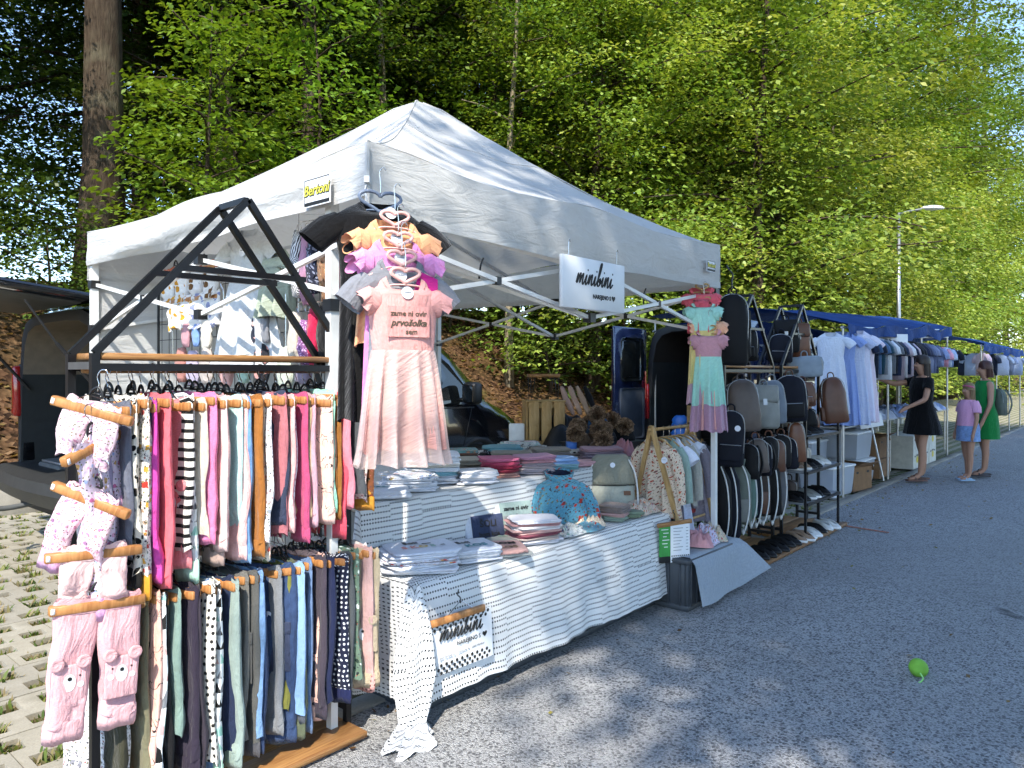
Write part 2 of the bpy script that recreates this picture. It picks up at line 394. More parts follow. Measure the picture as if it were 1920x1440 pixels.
# grass pavers near the camera: slabs with staggered openings
def slab_mesh():
    b = MB(); h = .08; zc = -h / 2
    def bx(x0, x1, y0, y1): b.box(((x0 + x1) / 2, (y0 + y1) / 2, zc), (x1 - x0, y1 - y0, h))
    g = .003
    bx(g, .6 - g, g, .045); bx(g, .6 - g, .155, .245); bx(g, .6 - g, .355, .4 - g)
    for x0, x1 in ((g, .04), (.16, .24), (.36, .44), (.56, .6 - g)): bx(x0, x1, .045, .155)
    for x0, x1 in ((.06, .14), (.26, .34), (.46, .54)): bx(x0, x1, .245, .355)
    return b.mesh('paver', M_slab)
MB().grid(lambda u, v: (lerp(-.6, 4.6, u), lerp(2.77, 9.11, v), -.028), 1, 1).build('soil_bed', M_soil, pav)
me_slab = slab_mesh(); holes = []
for j in range(16):
    y = 2.77 + j * .4
    i0 = int(math.floor((.235 * y - .45) / .6)); i1 = int(math.ceil((.43 * y + .5) / .6))
    cols_ = list(range(i0, i1)) + ([12, 13, 14, 15] if j < 3 else [])
    for i in cols_:
        x = i * .6 + (.3 if j % 2 else 0)
        link('paver', me_slab, pav, (x, y, rnd.uniform(-.004, .003)), (rnd.uniform(-.004, .004), rnd.uniform(-.004, .004), 0))
        for hx in (.1, .3, .5): holes.append((x + hx, y + .1))
        for hx in (0.0, .2, .4): holes.append((x + hx, y + .3))
def leaf_mat(name, tr=.33, rough=.45):
    t = NT(name); a = t.n('Attribute'); a.attribute_name = 'col'
    oi = t.n('ObjectInfo'); hs = t.n('HueSaturation'); t.put(hs.inputs['Hue'], t.rng(oi.outputs['Random'], 0, 1, .488, .512)); t.put(hs.inputs['Value'], t.rng(oi.outputs['Random'], 0, 1, .85, 1.15)); t.put(hs.inputs['Color'], a.outputs[0])
    t.put(t.b.inputs['Base Color'], hs.outputs[0]); t.b.inputs['Roughness'].default_value = rough; t.b.inputs['Specular IOR Level'].default_value = .35
    lt = t.n('Mix', data_type='RGBA', blend_type='MULTIPLY'); lt.inputs[0].default_value = 1; t.put(lt.inputs[6], hs.outputs[0]); lt.inputs[7].default_value = (1.5, 1.45, .6, 1)
    tr_ = t.n('BsdfTranslucent'); t.put(tr_.inputs[0], lt.outputs[2]); mx = t.n('MixShader'); mx.inputs[0].default_value = tr
    t.t.links.new(t.b.outputs[0], mx.inputs[1]); t.t.links.new(tr_.outputs[0], mx.inputs[2]); t.t.links.new(mx.outputs[0], t.out.inputs[0])
    return t.m
M_leaf = leaf_mat('leaf'); M_grass = leaf_mat('grass_blade', .3, .6)

def quads_mesh(name, V, colr, mat, nv=4):
    """V: (N, nv, 3) corners, colr: (N, 3)"""
    N = len(V); me = bpy.data.meshes.new(name)
    me.vertices.add(N * nv); me.vertices.foreach_set('co', V.astype(np.float32).ravel())
    me.loops.add(N * nv); me.loops.foreach_set('vertex_index', np.arange(N * nv, dtype=np.int32))
    me.polygons.add(N); me.polygons.foreach_set('loop_start', np.arange(0, N * nv, nv, dtype=np.int32)); me.polygons.foreach_set('loop_total', np.full(N, nv, dtype=np.int32))
    me.update(calc_edges=True)
    at = me.color_attributes.new('col', 'FLOAT_COLOR', 'CORNER')
    c = np.ones((N, nv, 4), np.float32); c[:, :, :3] = colr[:, None, :]; at.data.foreach_set('color', c.ravel())
    me.materials.append(mat); return me
rg = np.random.default_rng(5)
def grass_obj():
    H = np.array(holes); n = 46; N = len(H) * n
    keep = np.repeat(rg.random(len(H)) < .93, n)
    c = np.repeat(H, n, 0) + rg.uniform(-.052, .052, (N, 2)); dens = np.repeat(rg.uniform(.3, 1.0, len(H)), n)
    keep &= rg.random(N) < dens
    a = rg.uniform(0, 6.28, N); h = rg.uniform(.02, .065, N) * np.repeat(rg.uniform(.5, 1.2, len(H)), n); w = rg.uniform(.005, .012, N); ln = rg.uniform(.2, 1.1, N) * h
    d = np.stack([np.cos(a), np.sin(a)], 1); s = np.stack([-np.sin(a), np.cos(a)], 1)
    z0 = np.full(N, -.03)
    def P(xy, z): return np.concatenate([xy, z[:, None]], 1)
    V = np.stack([P(c - s * w[:, None], z0), P(c + s * w[:, None], z0), P(c + d * ln[:, None] * .5 + s * w[:, None] * .8, z0 + h * .7), P(c + d * ln[:, None], z0 + h)], 1)
    C = np.array([[.12, .17, .03], [.2, .22, .05], [.26, .22, .10], [.08, .13, .025], [.28, .22, .12]])[rg.integers(0, 5, N)]
    return quads_mesh('grass', V[keep], C[keep], M_grass)
stuff(link('grass', grass_obj()), 'short grass and weeds growing in the openings of the concrete pavers', 'grass')

# raised concrete kerb wall at the foot of the wooded bank
for k in range(-4, 14):
    rbox('kerb_block', (1.99, .5, .40), .02, M_conc, pav, (k * 2 + 1, 9.38, .13), seg=1)
b = MB()
xs = [-70, -50, -35] + [x * .9 - 25 for x in range(0, 72)] + [45, 55, 70, 90, 120, 160, 220]
ys = [9.6 + .45 * k for k in range(0, 24)] + [21.5, 24, 27, 31, 36, 44, 56, 75, 110, 160, 240]
b.grid(lambda u, v: (xs[round(u * (len(xs) - 1))], ys[round(v * (len(ys) - 1))], terr(xs[round(u * (len(xs) - 1))], ys[round(v * (len(ys) - 1))])), len(xs) - 1, len(ys) - 1)
struct(b.build('terrain', M_litter, smooth=True))
def litter_leaves():
    N = 16000; x = rg.uniform(-1, 26, N); y = 9.7 + 7.5 * rg.random(N) ** 1.2
    z = np.array([terr(a, c) for a, c in zip(x, y)]) + .012
    a = rg.uniform(0, 6.28, N); s = rg.uniform(.035, .075, N); t1 = rg.uniform(-.4, .9, N); t2 = rg.uniform(-.4, .4, N)
    d = np.stack([np.cos(a), np.sin(a), t2], 1) * s[:, None]; e = np.stack([-np.sin(a) * .6, np.cos(a) * .6, t1 * .5], 1) * s[:, None]
    c = np.stack([x, y, z + .02], 1)
    V = np.stack([c - d, c - e, c + d, c + e], 1)
    C = np.array([[.20, .11, .05], [.14, .075, .035], [.28, .175, .09], [.10, .055, .028], [.24, .17, .06]])[rg.integers(0, 5, N)]
    return quads_mesh('leaf_litter', V, C, M_leaf)
stuff(link('leaf_litter', litter_leaves()), 'fallen brown leaves scattered over the wooded bank', 'leaf litter')

# ------------------------------------------------------------------ trees
def bark(name, a, b, sc=(7, 7, 1.2)):
    t = NT(name); o = t.obj(sc); f = t.noise(o, 3, 6, .7, .6); g = t.noise(t.obj(), 1.4, 3)
    c = t.mix(t.rng(f, .3, .7), hexc(a), hexc(b)); c = t.mix(t.rng(g, .55, .7, 0, .6), c, hexc('#7a7560')); t.bump(f, .9, .05); return t.done(c, .95, 0, .15)
M_bark = bark('bark_grey_brown', '#352b22', '#5f5244'); M_barkp = bark('bark_pale', '#6f6450', '#a3957c')
def trunk_path(rs, h, lean=.03, n=9):
    ph = rs.uniform(0, 6); a = rs.uniform(0, 6.28)
    return [Vector((math.cos(a) * lean * h * (k / n) ** 1.3 + .05 * math.sin(k * 1.3 + ph), math.sin(a) * lean * h * (k / n) ** 1.3 + .05 * math.cos(k * 1.1 + ph), h * k / n)) for k in range(n + 1)]
def make_tree(seed, h, r0, rad, zlo, nbr, nspray, nleaf, leaf, cols, droop=.25, mb=None, shape='ovoid', limbs=True, clump=1.0):
    """trunk + limbs mesh and a crown of leaf sprays; returns (trunk_mesh, crown_mesh)"""
    rs = random.Random(seed); g = np.random.default_rng(seed)
    P = trunk_path(rs, h); tb = MB()
    rr = [r0 * (1.35 if k == 0 else 1.05 - .9 * k / 9) for k in range(10)]
    tb.tube(P, rr, 10)
    cent = []; outd = []
    for i in range(nbr):
        f = (i + rs.random()) / nbr; z = lerp(zlo, h * .97, f); k = min(8, int(z / h * 9)); base = P[k].lerp(P[k + 1], z / h * 9 - k)
        if shape == 'ovoid': L = rad * (math.sin(math.pi * (0.22 + .74 * f)) ** .7) * rs.uniform(.7, 1.15)
        elif shape == 'column': L = rad * (1 - .55 * f) * rs.uniform(.6, 1.1)
        else: L = rad * rs.uniform(.8, 1.1) * (1 - .5 * f ** 2)
        a = i * 2.39996 + rs.uniform(-.4, .4); up = rs.uniform(.1, .55) * (1.2 - f * .2)
        d = Vector((math.cos(a), math.sin(a), up)).normalized()
        pts = [base + d * L * t + Vector((0, 0, -droop * L * t * t * .6)) + Vector((rs.uniform(-.12, .12), rs.uniform(-.12, .12), 0)) * t * L * .5 for t in (0, .25, .5, .75, 1)]
        if limbs: tb.tube(pts, [max(.015, r0 * .38 * (1 - f * .6) * q) for q in (1, .75, .5, .3, .08)], 5)
        ns = max(3, int(nspray * L / rad))
        for q in range(ns):
            t = rs.uniform(.22, 1.05) ** .8; kk = min(3, int(t * 4)); p = pts[kk].lerp(pts[kk + 1], min(1.2, t * 4 - kk))
            side = Vector((-d.y, d.x, 0)) * rs.gauss(0, .33) * L * (.35 + .65 * t) * .8
            cent.append(p + side + Vector((0, 0, rs.gauss(0, .22)))); o = (Vector((d.x, d.y, 0)) + side * .9); outd.append(o.normalized() if o.length > .01 else d)
    S = len(cent); Cn = np.array([tuple(c) for c in cent]); Od = np.array([tuple(c) for c in outd])
    n = nleaf; N = S * n
    a = g.uniform(-1, 1, (S, n)); bq = g.normal(0, .42, (S, n)); sz = g.uniform(.55, 1.15, (S, 1)) * leaf * 5.2 * clump
    sd = np.stack([-Od[:, 1], Od[:, 0], np.zeros(S)], 1)
    tl = g.normal(0, .28, (S, 1)); tl2 = g.normal(0, .25, (S, 1))
    off = Od[:, None, :] * (a * sz)[:, :, None] + sd[:, None, :] * (bq * sz)[:, :, None]
    off[:, :, 2] += (-droop * 1.1 * (a + 1) * .5 * sz) + tl * a * sz + tl2 * bq * sz + g.normal(0, leaf * .55 * clump ** 2.2, (S, n))
    c = (Cn[:, None, :] + off).reshape(N, 3)
    ang = np.repeat(np.arctan2(Od[:, 1], Od[:, 0]), n) + g.normal(0, .8, N)
    l = leaf * g.uniform(.7, 1.25, N); w = l * g.uniform(.5, .72, N)
    dirv = np.stack([np.cos(ang), np.sin(ang), g.normal(-.35, .35, N)], 1); dirv /= np.linalg.norm(dirv, axis=1)[:, None]
    upv = np.stack([g.normal(0, .45, N), g.normal(0, .45, N), np.ones(N)], 1); sv = np.cross(dirv, upv); sv /= np.linalg.norm(sv, axis=1)[:, None]
    nv = np.cross(sv, dirv)
    V = np.stack([c - dirv * l[:, None] * .5, c + sv * w[:, None] * .5 + nv * l[:, None] * .1, c + dirv * l[:, None] * .5, c - sv * w[:, None] * .5 + nv * l[:, None] * .1], 1)
    cl = np.array(cols); mixs = np.clip(np.repeat(g.random(S), n) * .75 + g.random(N) * .25 , 0, .999) * (len(cl) - 1)
    i0 = mixs.astype(int); fr = (mixs - i0)[:, None]; C = cl[i0] * (1 - fr) + cl[i0 + 1] * fr
    return tb.mesh('trunk', mb or M_bark, True), quads_mesh('crown', V, C, M_leaf)
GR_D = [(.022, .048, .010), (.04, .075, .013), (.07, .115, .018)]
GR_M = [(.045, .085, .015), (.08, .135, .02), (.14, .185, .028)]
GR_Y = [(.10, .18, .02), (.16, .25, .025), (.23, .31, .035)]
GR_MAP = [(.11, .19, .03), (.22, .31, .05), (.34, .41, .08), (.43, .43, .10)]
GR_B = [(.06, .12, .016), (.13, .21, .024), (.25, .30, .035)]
T = {}
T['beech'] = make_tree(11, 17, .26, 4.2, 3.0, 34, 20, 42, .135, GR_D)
T['beech_low'] = make_tree(12, 15, .22, 4.4, 1.6, 34, 13, 68, .135, GR_M, clump=1.3)
T['maple'] = make_tree(13, 13, .2, 4.6, .9, 38, 13, 80, .155, GR_MAP, droop=.4, clump=1.4)
T['hornbeam'] = make_tree(14, 18, .3, 5.0, 2.2, 38, 13, 80, .155, GR_B, droop=.35, clump=1.4)
T['sapling'] = make_tree(15, 6.2, .06, 2.0, .8, 20, 12, 36, .11, GR_Y, droop=.15, shape='column')
T['shrub'] = make_tree(16, 2.6, .035, 1.6, .15, 16, 11, 34, .10, GR_M, droop=.2, shape='column')
T['young'] = make_tree(17, 14, .10, 1.6, 3.2, 20, 9, 34, .12, GR_B, droop=.2, mb=M_barkp)
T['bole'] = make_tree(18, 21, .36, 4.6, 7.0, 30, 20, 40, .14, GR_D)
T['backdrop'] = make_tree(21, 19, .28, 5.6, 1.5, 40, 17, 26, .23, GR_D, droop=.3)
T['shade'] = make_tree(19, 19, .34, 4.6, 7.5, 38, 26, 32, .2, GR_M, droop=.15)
def plant(kind, x, y, label, s=1.0, rz=None, cat='tree', group=None, name=None, z=None, sz=None):
    tm, cm = T[kind]
    t = thing(name or ('shrub' if kind == 'shrub' else 'tree'), label, cat, (x, y, (terr(x, y) if y > 9.6 else 0) - .08 if z is None else z), rnd.uniform(0, 6.28) if rz is None else rz, group)
    t.scale = (s, s, sz or s)
    link('trunk', tm, t); link('crown', cm, t); return t
# the old beech with the thick bare bole, and trees that can be told apart
plant('bole', 5.05, 14.0, 'thick grey beech with a bare knotted bole behind the white tent', 1.0, .6)
plant('bole', 2.1, 15.5, 'dark beech trunk at the edge of the wood behind the open van', .75, 2.6)
plant('beech', 7.6, 18.5, 'forked slim beech with thin dark limbs against the blue sky', .95, 1.0)
plant('beech_low', 8.9, 16.6, 'dark beech rising behind the tent peak, second from the thick bole', 1.0, 2.0)
plant('sapling', 5.6, 11.3, 'low bright yellow-green beech sapling reaching over the tent roof', 1.05, .3)
plant('sapling', 6.6, 12.0, 'sunlit yellow-green sapling beside the tent roof slope', 1.15, 2.2)
plant('sapling', 7.8, 11.5, 'yellow-green sapling standing highest over the tent roof edge', 1.2, 4.2)
plant('young', 13.2, 11.6, 'slender pale-barked young tree with bare upper twigs', 1.0, 1.0)
plant('maple', 20.5, 8.6, 'pale yellow-green maple with drooping foliage behind the blue awning', 1.1, .5, z=0.2)
plant('maple', 25.5, 9.8, 'yellowing maple standing next to the street lamp', 1.05, 2.5)
plant('hornbeam', 31, 10.5, 'tall spreading hornbeam behind the street lamp', 1.25, .9)
plant('young', 11.2, 13.6, 'pale straight trunk showing between dark trees behind the tent', 1.1, 3.0)
plant('bole', 2.6, 14.6, 'dark slim trunk beside the thick bole, nearer the open van', .55, 1.1, sz=.8)
plant('bole', 8.0, 15.2, 'dark trunk rising over the tent roof slope', .6, 3.3, sz=.85)
plant('bole', 9.2, 13.7, 'thin dark trunk close behind the tent peak', .5, 4.4, sz=.8)
plant('beech', 4.6, 19.5, 'airy beech behind the thick bole with sky between its leaves', .9, 2.4)
plant('beech', 10.6, 16.4, 'dense dark beech straight behind the tent peak', 1.0, 5.1)
GB = 'trees of the wooded bank behind the stalls'
LB = 'leafy green tree among many on the wooded bank behind the stalls'
for k, (kind, x, y, s) in enumerate([
    ('beech', 11.5, 17.0, 1.0), ('beech_low', 10.3, 14.6, .85), ('beech_low', 13.5, 15.2, 1.0), ('hornbeam', 15.8, 14.2, .95), ('beech_low', 15.5, 18.5, 1.1), ('beech', 12.8, 20.5, 1.15),
    ('hornbeam', 18.6, 12.0, .95), ('beech_low', 18.5, 16.5, 1.05), ('hornbeam', 22.5, 13.0, 1.1), ('beech', 22.5, 18.0, 1.2), ('maple', 16.2, 11.2, .9), ('hornbeam', 27.5, 14.5, 1.2),
    ('maple', 30.0, 9.2, 1.0), ('hornbeam', 36.5, 12.0, 1.25), ('maple', 36.0, 9.3, 1.05), ('hornbeam', 42.5, 11.0, 1.35), ('maple', 42, 8.6, 1.0), ('hornbeam', 50, 11.5, 1.45), ('maple', 50, 8.8, 1.1), ('maple', 60, 9.0, 1.3), ('hornbeam', 62, 12, 1.7), ('maple', 74, 9, 1.4), ('hornbeam', 78, 13, 2.0), ('hornbeam', 95, 14, 2.0),
    ('beech', 9.5, 22.5, 1.1), ('beech', 18, 23, 1.25), ('beech', 27, 21, 1.3), ('hornbeam', 33, 17, 1.3), ('beech', 0.6, 18, .9), ('beech', -1.2, 15.8, .85), ('beech_low', 1.1, 13.2, .62),
    ('beech', 14.6, 25.5, 1.2), ('beech', 22, 26, 1.3), ('hornbeam', 40, 17, 1.3), ('beech_low', 25, 11.6, .8), ('hornbeam', 21, 10.4, .7)]):
    plant(kind, x, y, {'beech': 'tall dark green beech in the wood on the bank', 'beech_low': 'mid green beech with low branches in the wood on the bank', 'hornbeam': 'bright green spreading hornbeam in the wood on the bank', 'maple': 'pale yellow-green maple along the foot of the bank'}[kind], s, group=GB)
LS = 'low leafy shrub growing on the wooded bank'; GS = 'shrubs on the bank'
for x, y, s in ((-3, 22, 1.0), (1.5, 24, 1.0), (12.5, 27, 1.1), (17, 29, 1.2), (23, 30, 1.25), (30, 26, 1.3), (37, 22, 1.35), (44, 20, 1.4), (52, 18, 1.5), (21, 21.5, 1.1), (14.8, 21.5, 1.0), (27, 17.5, 1.1), (6.5, 30, 1.0), (10.2, 19.5, .95)):
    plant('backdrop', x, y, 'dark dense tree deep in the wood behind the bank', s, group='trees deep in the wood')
for x, y, s in ((9.2, 10.6, .55), (14.3, 11.2, 1.1), (16.5, 10.3, 1.2), (8.2, 11.9, .7), (18.6, 9.9, 1.2), (20.5, 10.0, 1.2), (23, 9.9, 1.3), (25.4, 9.9, 1.3), (28, 9.8, 1.4), (31, 9.8, 1.4), (34, 9.8, 1.5), (38, 9.7, 1.5), (43, 9.7, 1.6), (49, 9.7, 1.7), (56, 9.7, 1.8), (64, 9.7, 1.9),
                (12.9, 13.2, .9), (15.1, 12.9, 1.2), (7.6, 14.2, 1.0), (3.9, 12.9, .7), (6.3, 15.5, 1.2), (1.6, 17, 1.1), (4.2, 17.4, 1.2), (17.5, 14.2, 1.3)):
    plant('shrub', x, y, LS, s * 1.15, cat='shrub', group=GS)
# roadside trees across the road: they cast the shade the stalls stand in
LSH = 'roadside tree across the road shading the stalls'
for x, y, s in ((-3.1, -6.2, 1.0), (-1.4, -5.1, 1.0), (.4, -4.0, 1.0), (-1.2, -9.9, 1.0), (1.3, -8.1, 1.0), (4.0, -6.4, 1.0), (6.7, -10, 1.0), (10.9, -7.2, 1.0)):
    plant('shade', x, y, LSH, s, group='roadside trees', z=0)

# ------------------------------------------------------------------ street lamp
lp = thing('street_lamp', 'grey steel street lamp with a flat oval head above the blue awning', 'street lamp', (24.2, 5.67, 0))
MB().tube([(0, 0, 0), (0, 0, 6.3)], [.075, .045], 10).build('post', M_greymetal, lp, True)
MB().tube(cat_rom([(0, 0, 6.27), (.25, -.28, 6.36), (.5, -.58, 6.42)]), .03, 8).build('arm', M_greymetal, lp, True)
b = MB(); b.loft([[Vector((.66, -.76, 6.44 + z)) + Matrix.Rotation(math.atan2(-.756, .655), 3, 'Z') @ Vector((.36 * q * math.cos(a), .17 * q * math.sin(a), 0)) for a in [2 * math.pi * k / 14 for k in range(14)]] for z, q in ((-.05, .6), (-.03, .95), (0, 1), (.05, .8), (.08, .3))], True, True, True)
b.build('lamp_head', M_wplast, lp, True)
MB().box((0, 0, .15), (.22, .22, .3)).build('base', M_greymetal, lp)
# small things on the road
def road_leaves():
    N = 420; x = rg.uniform(1.5, 16, N); y = np.where(rg.random(N) < .6, 2.62 - np.abs(rg.normal(0, .25, N)), rg.uniform(-2.2, 2.6, N)); a = rg.uniform(0, 6.28, N); s_ = rg.uniform(.008, .022, N)
    d = np.stack([np.cos(a), np.sin(a), rg.uniform(-.1, .3, N)], 1) * s_[:, None]; e = np.stack([-np.sin(a) * .6, np.cos(a) * .6, rg.uniform(0, .5, N)], 1) * s_[:, None]; c = np.stack([x, y, np.full(N, .012)], 1)
    C = np.array([[.20, .12, .05], [.13, .07, .03], [.25, .22, .06], [.3, .2, .09]])[rg.integers(0, 4, N)]; return quads_mesh('fallen_leaves', np.stack([c - d, c - e, c + d, c + e], 1), C, M_leaf)
stuff(link('fallen_leaves', road_leaves()), 'small dry leaves scattered on the asphalt along the kerb', 'leaves')
M_green = plain('green_rubber', (.2, .46, .055), .6, 0, .25, var=.2)
bal = thing('balloon', 'small bright green balloon lying on the asphalt', 'balloon', (4.07, .865, .045))
b = MB(); b.loft([[Vector((x, r * math.cos(a), r * math.sin(a))) for a in [2 * math.pi * k / 14 for k in range(14)]] for x, r in ((-.05, .006), (-.043, .02), (-.026, .036), (0, .045), (.022, .042), (.04, .028), (.052, .012))], True, True, True)
b.build('bladder', M_green, bal, True)
bal.rotation_euler = (0, R(8), R(-160))
MB().tube(cat_rom([(.055, 0, 0), (.075, .01, -.02), (.1, -.02, -.046), (.15, .03, -.047), (.2, .02, -.047)]), .0035, 5).build('ribbon', plain('pale_green_ribbon', (.3, .7, .2), .4), bal)
M_orange = NT('orange_spray'); M_orange = M_orange.done(M_orange.mix(M_orange.rng(M_orange.noise(M_orange.obj(), 60, 3), .4, .6, .2, .9), (.16, .15, .15), (.62, .16, .05)), .85)
struct(MB().grid(lambda u, v: (lerp(7.66, 7.54, u) + (v - .5) * .055, lerp(2.58, 1.85, u), .004), 8, 1).build('road_marking', M_orange))
# ================================================================== THE WHITE TENT
def canvas():
    t = NT('white_canvas'); uv = t.uv(); f = t.noise(uv, 2.5, 5, .6); st = t.noise(uv, 6, 4, .7, 1.0)
    c = t.mix(t.rng(f, .3, .7), (.60, .595, .58), (.68, .68, .67)); c = t.mix(t.rng(st, .6, .78, 0, .35), c, (.42, .39, .35))
    mp = t.n('Mapping'); t.put(mp.inputs[0], uv); mp.inputs[2].default_value = (0, 0, .5); mp.inputs[3].default_value = (3, 9, 1)
    t.bump(t.math('ADD', t.math('ADD', t.noise(uv, 5, 4, .6, .8), t.math('MULTIPLY', t.noise(mp.outputs[0], 1.2, 3, .6, 1.5), 1.5)), t.math('MULTIPLY', t.noise(uv, 400, 1), .03)), .3, .03)
    t.done(c, .75, 0, .25); tr = t.n('BsdfTranslucent'); t.put(tr.inputs[0], t.mix(.5, c, (.95, .88, .75))); mx = t.n('MixShader'); mx.inputs[0].default_value = .22
    t.t.links.new(t.b.outputs[0], mx.inputs[1]); t.t.links.new(tr.outputs[0], mx.inputs[2]); t.t.links.new(mx.outputs[0], t.out.inputs[0]); return t.m
M_canvas = canvas()
TX0, TX1, TY0, TY1, ZE, ZP = 1.76, 4.80, 2.25, 5.08, 2.385, 3.32
tent = thing('pop_up_tent', 'white square pop-up tent with pointed roof over the clothes stall', 'tent', (TX0, TY0, 0))
cs = [Vector((0, 0, 0)), Vector((TX1 - TX0, 0, 0)), Vector((TX1 - TX0, TY1 - TY0, 0)), Vector((0, TY1 - TY0, 0))]
ctr = (cs[0] + cs[2]) / 2
def eave(u): return ZE - .04 * math.sin(2 * math.pi * u) ** 2 * (1 if u < .5 else .8)
roof = MB(); valm = []
for k in range(4):
    A, B = cs[k], cs[(k + 1) % 4]; nrm = Vector(((B - A).y, -(B - A).x, 0)).normalized()
    def rf(u, v, A=A, B=B):
        p = A.lerp(B, u).lerp(ctr, v * .985); t = v
        z = lerp(eave(u), ZP, t ** 1.22) - .06 * math.sin(math.pi * t) * (.4 + .6 * math.sin(math.pi * u)) + .012 * nz(p.x * 2.3, p.y * 2.3, k) + .007 * math.sin(math.atan2(v * 1.5, u) * 22) * max(0, 1 - math.hypot(u, v) * 2.2) + .007 * math.sin(math.atan2(v * 1.5, 1 - u) * 22) * max(0, 1 - math.hypot(1 - u, v) * 2.2)
        if t > .94: z -= (t - .94) * .5
        return (p.x, p.y, z)
    roof.grid(rf, 28, 20, uvf=lambda u, v: (u * 3 * (1 - v), v * 1.8))
    MB().tube([Vector(rf(0, j / 16)) + Vector((0, 0, .002)) for j in range(17)], .0045, 5).build('ridge_seam', M_canvas, tent, True)
    MB().tube([Vector(rf(j / 24, .62)) + Vector((0, 0, .001)) for j in range(25)], .0025, 4).build('panel_seam', M_canvas, tent, True)
roof.build('roof', M_canvas, tent, True)
for k in range(4):
    A, B = cs[k], cs[(k + 1) % 4]; nrm = Vector(((B - A).y, -(B - A).x, 0)).normalized(); vb = MB()
    def vf(u, v, A=A, B=B, n=nrm, k=k):
        p = A.lerp(B, u); e = math.sin(math.pi * u)
        d = v * (.018 * nz(u * 7, v * 2, k * 5) + (.022 * math.sin(v * 9 + u * 6) * e if k == 3 else 0) + .012 * math.sin(u * 23 + k) * e) + .02 * math.sin(math.pi * v) * e
        return (p.x + n.x * d, p.y + n.y * d, lerp(eave(u), ZE - (.205 if k == 3 else .295) + .02 * nz(u * 3, k) - .012 * e, v))
    vb.grid(vf, 60, 8, uvf=lambda u, v: (u * 3, v * .3)); vb.build('valance', M_canvas, tent, True)
    hb = MB(); hb.grid(lambda u, v, f=vf, n=nrm: tuple(Vector(f(u, .86 + .14 * v)) + n * .004), 60, 1, uvf=lambda u, v: (u * 3, v * .04)); hb.build('hem', M_canvas, tent, True)
# corner tapes, buckles and stays at the near corner
MB().tube([(-.012, -.012, ZE - .01), (-.016, -.016, ZE - .15), (-.012, -.012, ZE - .3)], .009, 5).build('corner_seam', M_canvas, tent)
MB().box((-.02, -.02, ZE - .155), (.03, .02, .025), Matrix.Rotation(R(45), 3, 'Z')).build('buckle', M_wplast, tent)
MB().tube(cat_rom([(-.022, -.022, ZE - .165), (-.03, -.02, ZE - .2), (-.02, -.03, ZE - .25), (-.022, -.022, ZE - .3)]), .003, 4).build('cord', M_greymetal, tent)
# back wall of cloth
wb = MB(); wb.grid(lambda u, v: (lerp(.03, 3.02, u), 2.80 + .02 * math.sin(u * 31) * (.3 + v) + .03 * nz(u * 5, v * 2, 2), lerp(2.09, .08, v)), 70, 12, uvf=lambda u, v: (u * 3, v * 2)); wb.build('back_wall', M_canvas, tent, True)
for c in cs:
    ix = .03 if c.x < 1 else -.03; iy = .03 if c.y < 1 else -.03; x, y = c.x + ix, c.y + iy
    if c.x < 1 and c.y < 1: x, y = .05, .30
    lg = MB().tube([(x, y, 1.2), (x, y, 2.34)], .02, sq=True).tube([(x, y, .02), (x, y, 1.25)], .0165, sq=True).build('leg', M_whitemetal, tent)
    MB().box((x, y, .01), (.11, .11, .012)).build('foot', M_greymetal, lg)
    MB().box((x, y, 2.06), (.055, .055, .05)).build('top_joint', M_bplast, lg)
    MB().box((x, y, 1.78), (.055, .055, .05)).build('slider', M_bplast, lg)
for k in range(4):
    A = cs[k] + (ctr - cs[k]).normalized() * .055; B = cs[(k + 1) % 4] + (ctr - cs[(k + 1) % 4]).normalized() * .055; Mi = (A + B) / 2; n = (ctr - Mi).normalized() * .012
    for a, c in ((A, Mi), (B, Mi)):
        MB().tube([Vector((a.x, a.y, 2.06)), Vector((c.x, c.y, 1.80))], .010, sq=True).build('truss_bar', M_whitemetal, tent)
        MB().tube([Vector((a.x, a.y, 1.78)) + n, Vector((c.x, c.y, 2.08)) + n], .010, sq=True).build('truss_bar', M_whitemetal, tent)
        q = (a + c) / 2; MB().box((q.x + n.x / 2, q.y + n.y / 2, 1.93), (.032, .032, .035)).build('truss_joint', M_bplast, tent)
    for z in (2.08, 1.80): MB().box((Mi.x, Mi.y, z), (.05, .05, .05)).build('truss_joint', M_bplast, tent)
    MB().tube([Vector((Mi.x, Mi.y, 2.06)) + n, Vector((ctr.x, ctr.y, 2.5))], .010, sq=True).build('truss_bar', M_whitemetal, tent)
    MB().tube([Vector((Mi.x, Mi.y, 1.80)) + n, Vector((ctr.x, ctr.y, 2.25))], .010, sq=True).build('truss_bar', M_whitemetal, tent)
MB().tube([(ctr.x, ctr.y, 2.2), (ctr.x, ctr.y, 3.27)], .018, 8).build('peak_pole', M_whitemetal, tent)
for q in ((.75, .1, 2.04), (1.45, .08, 2.05), (2.25, .12, 2.03)):
    MB().tube(cat_rom([q, (q[0] - .01, q[1] + .01, q[2] - .04), (q[0] - .03, q[1], q[2] - .1)]), .006, 4).build('strap', M_bplast, tent)
M_yel = plain('yellow_print', (.75, .68, .08), .5)
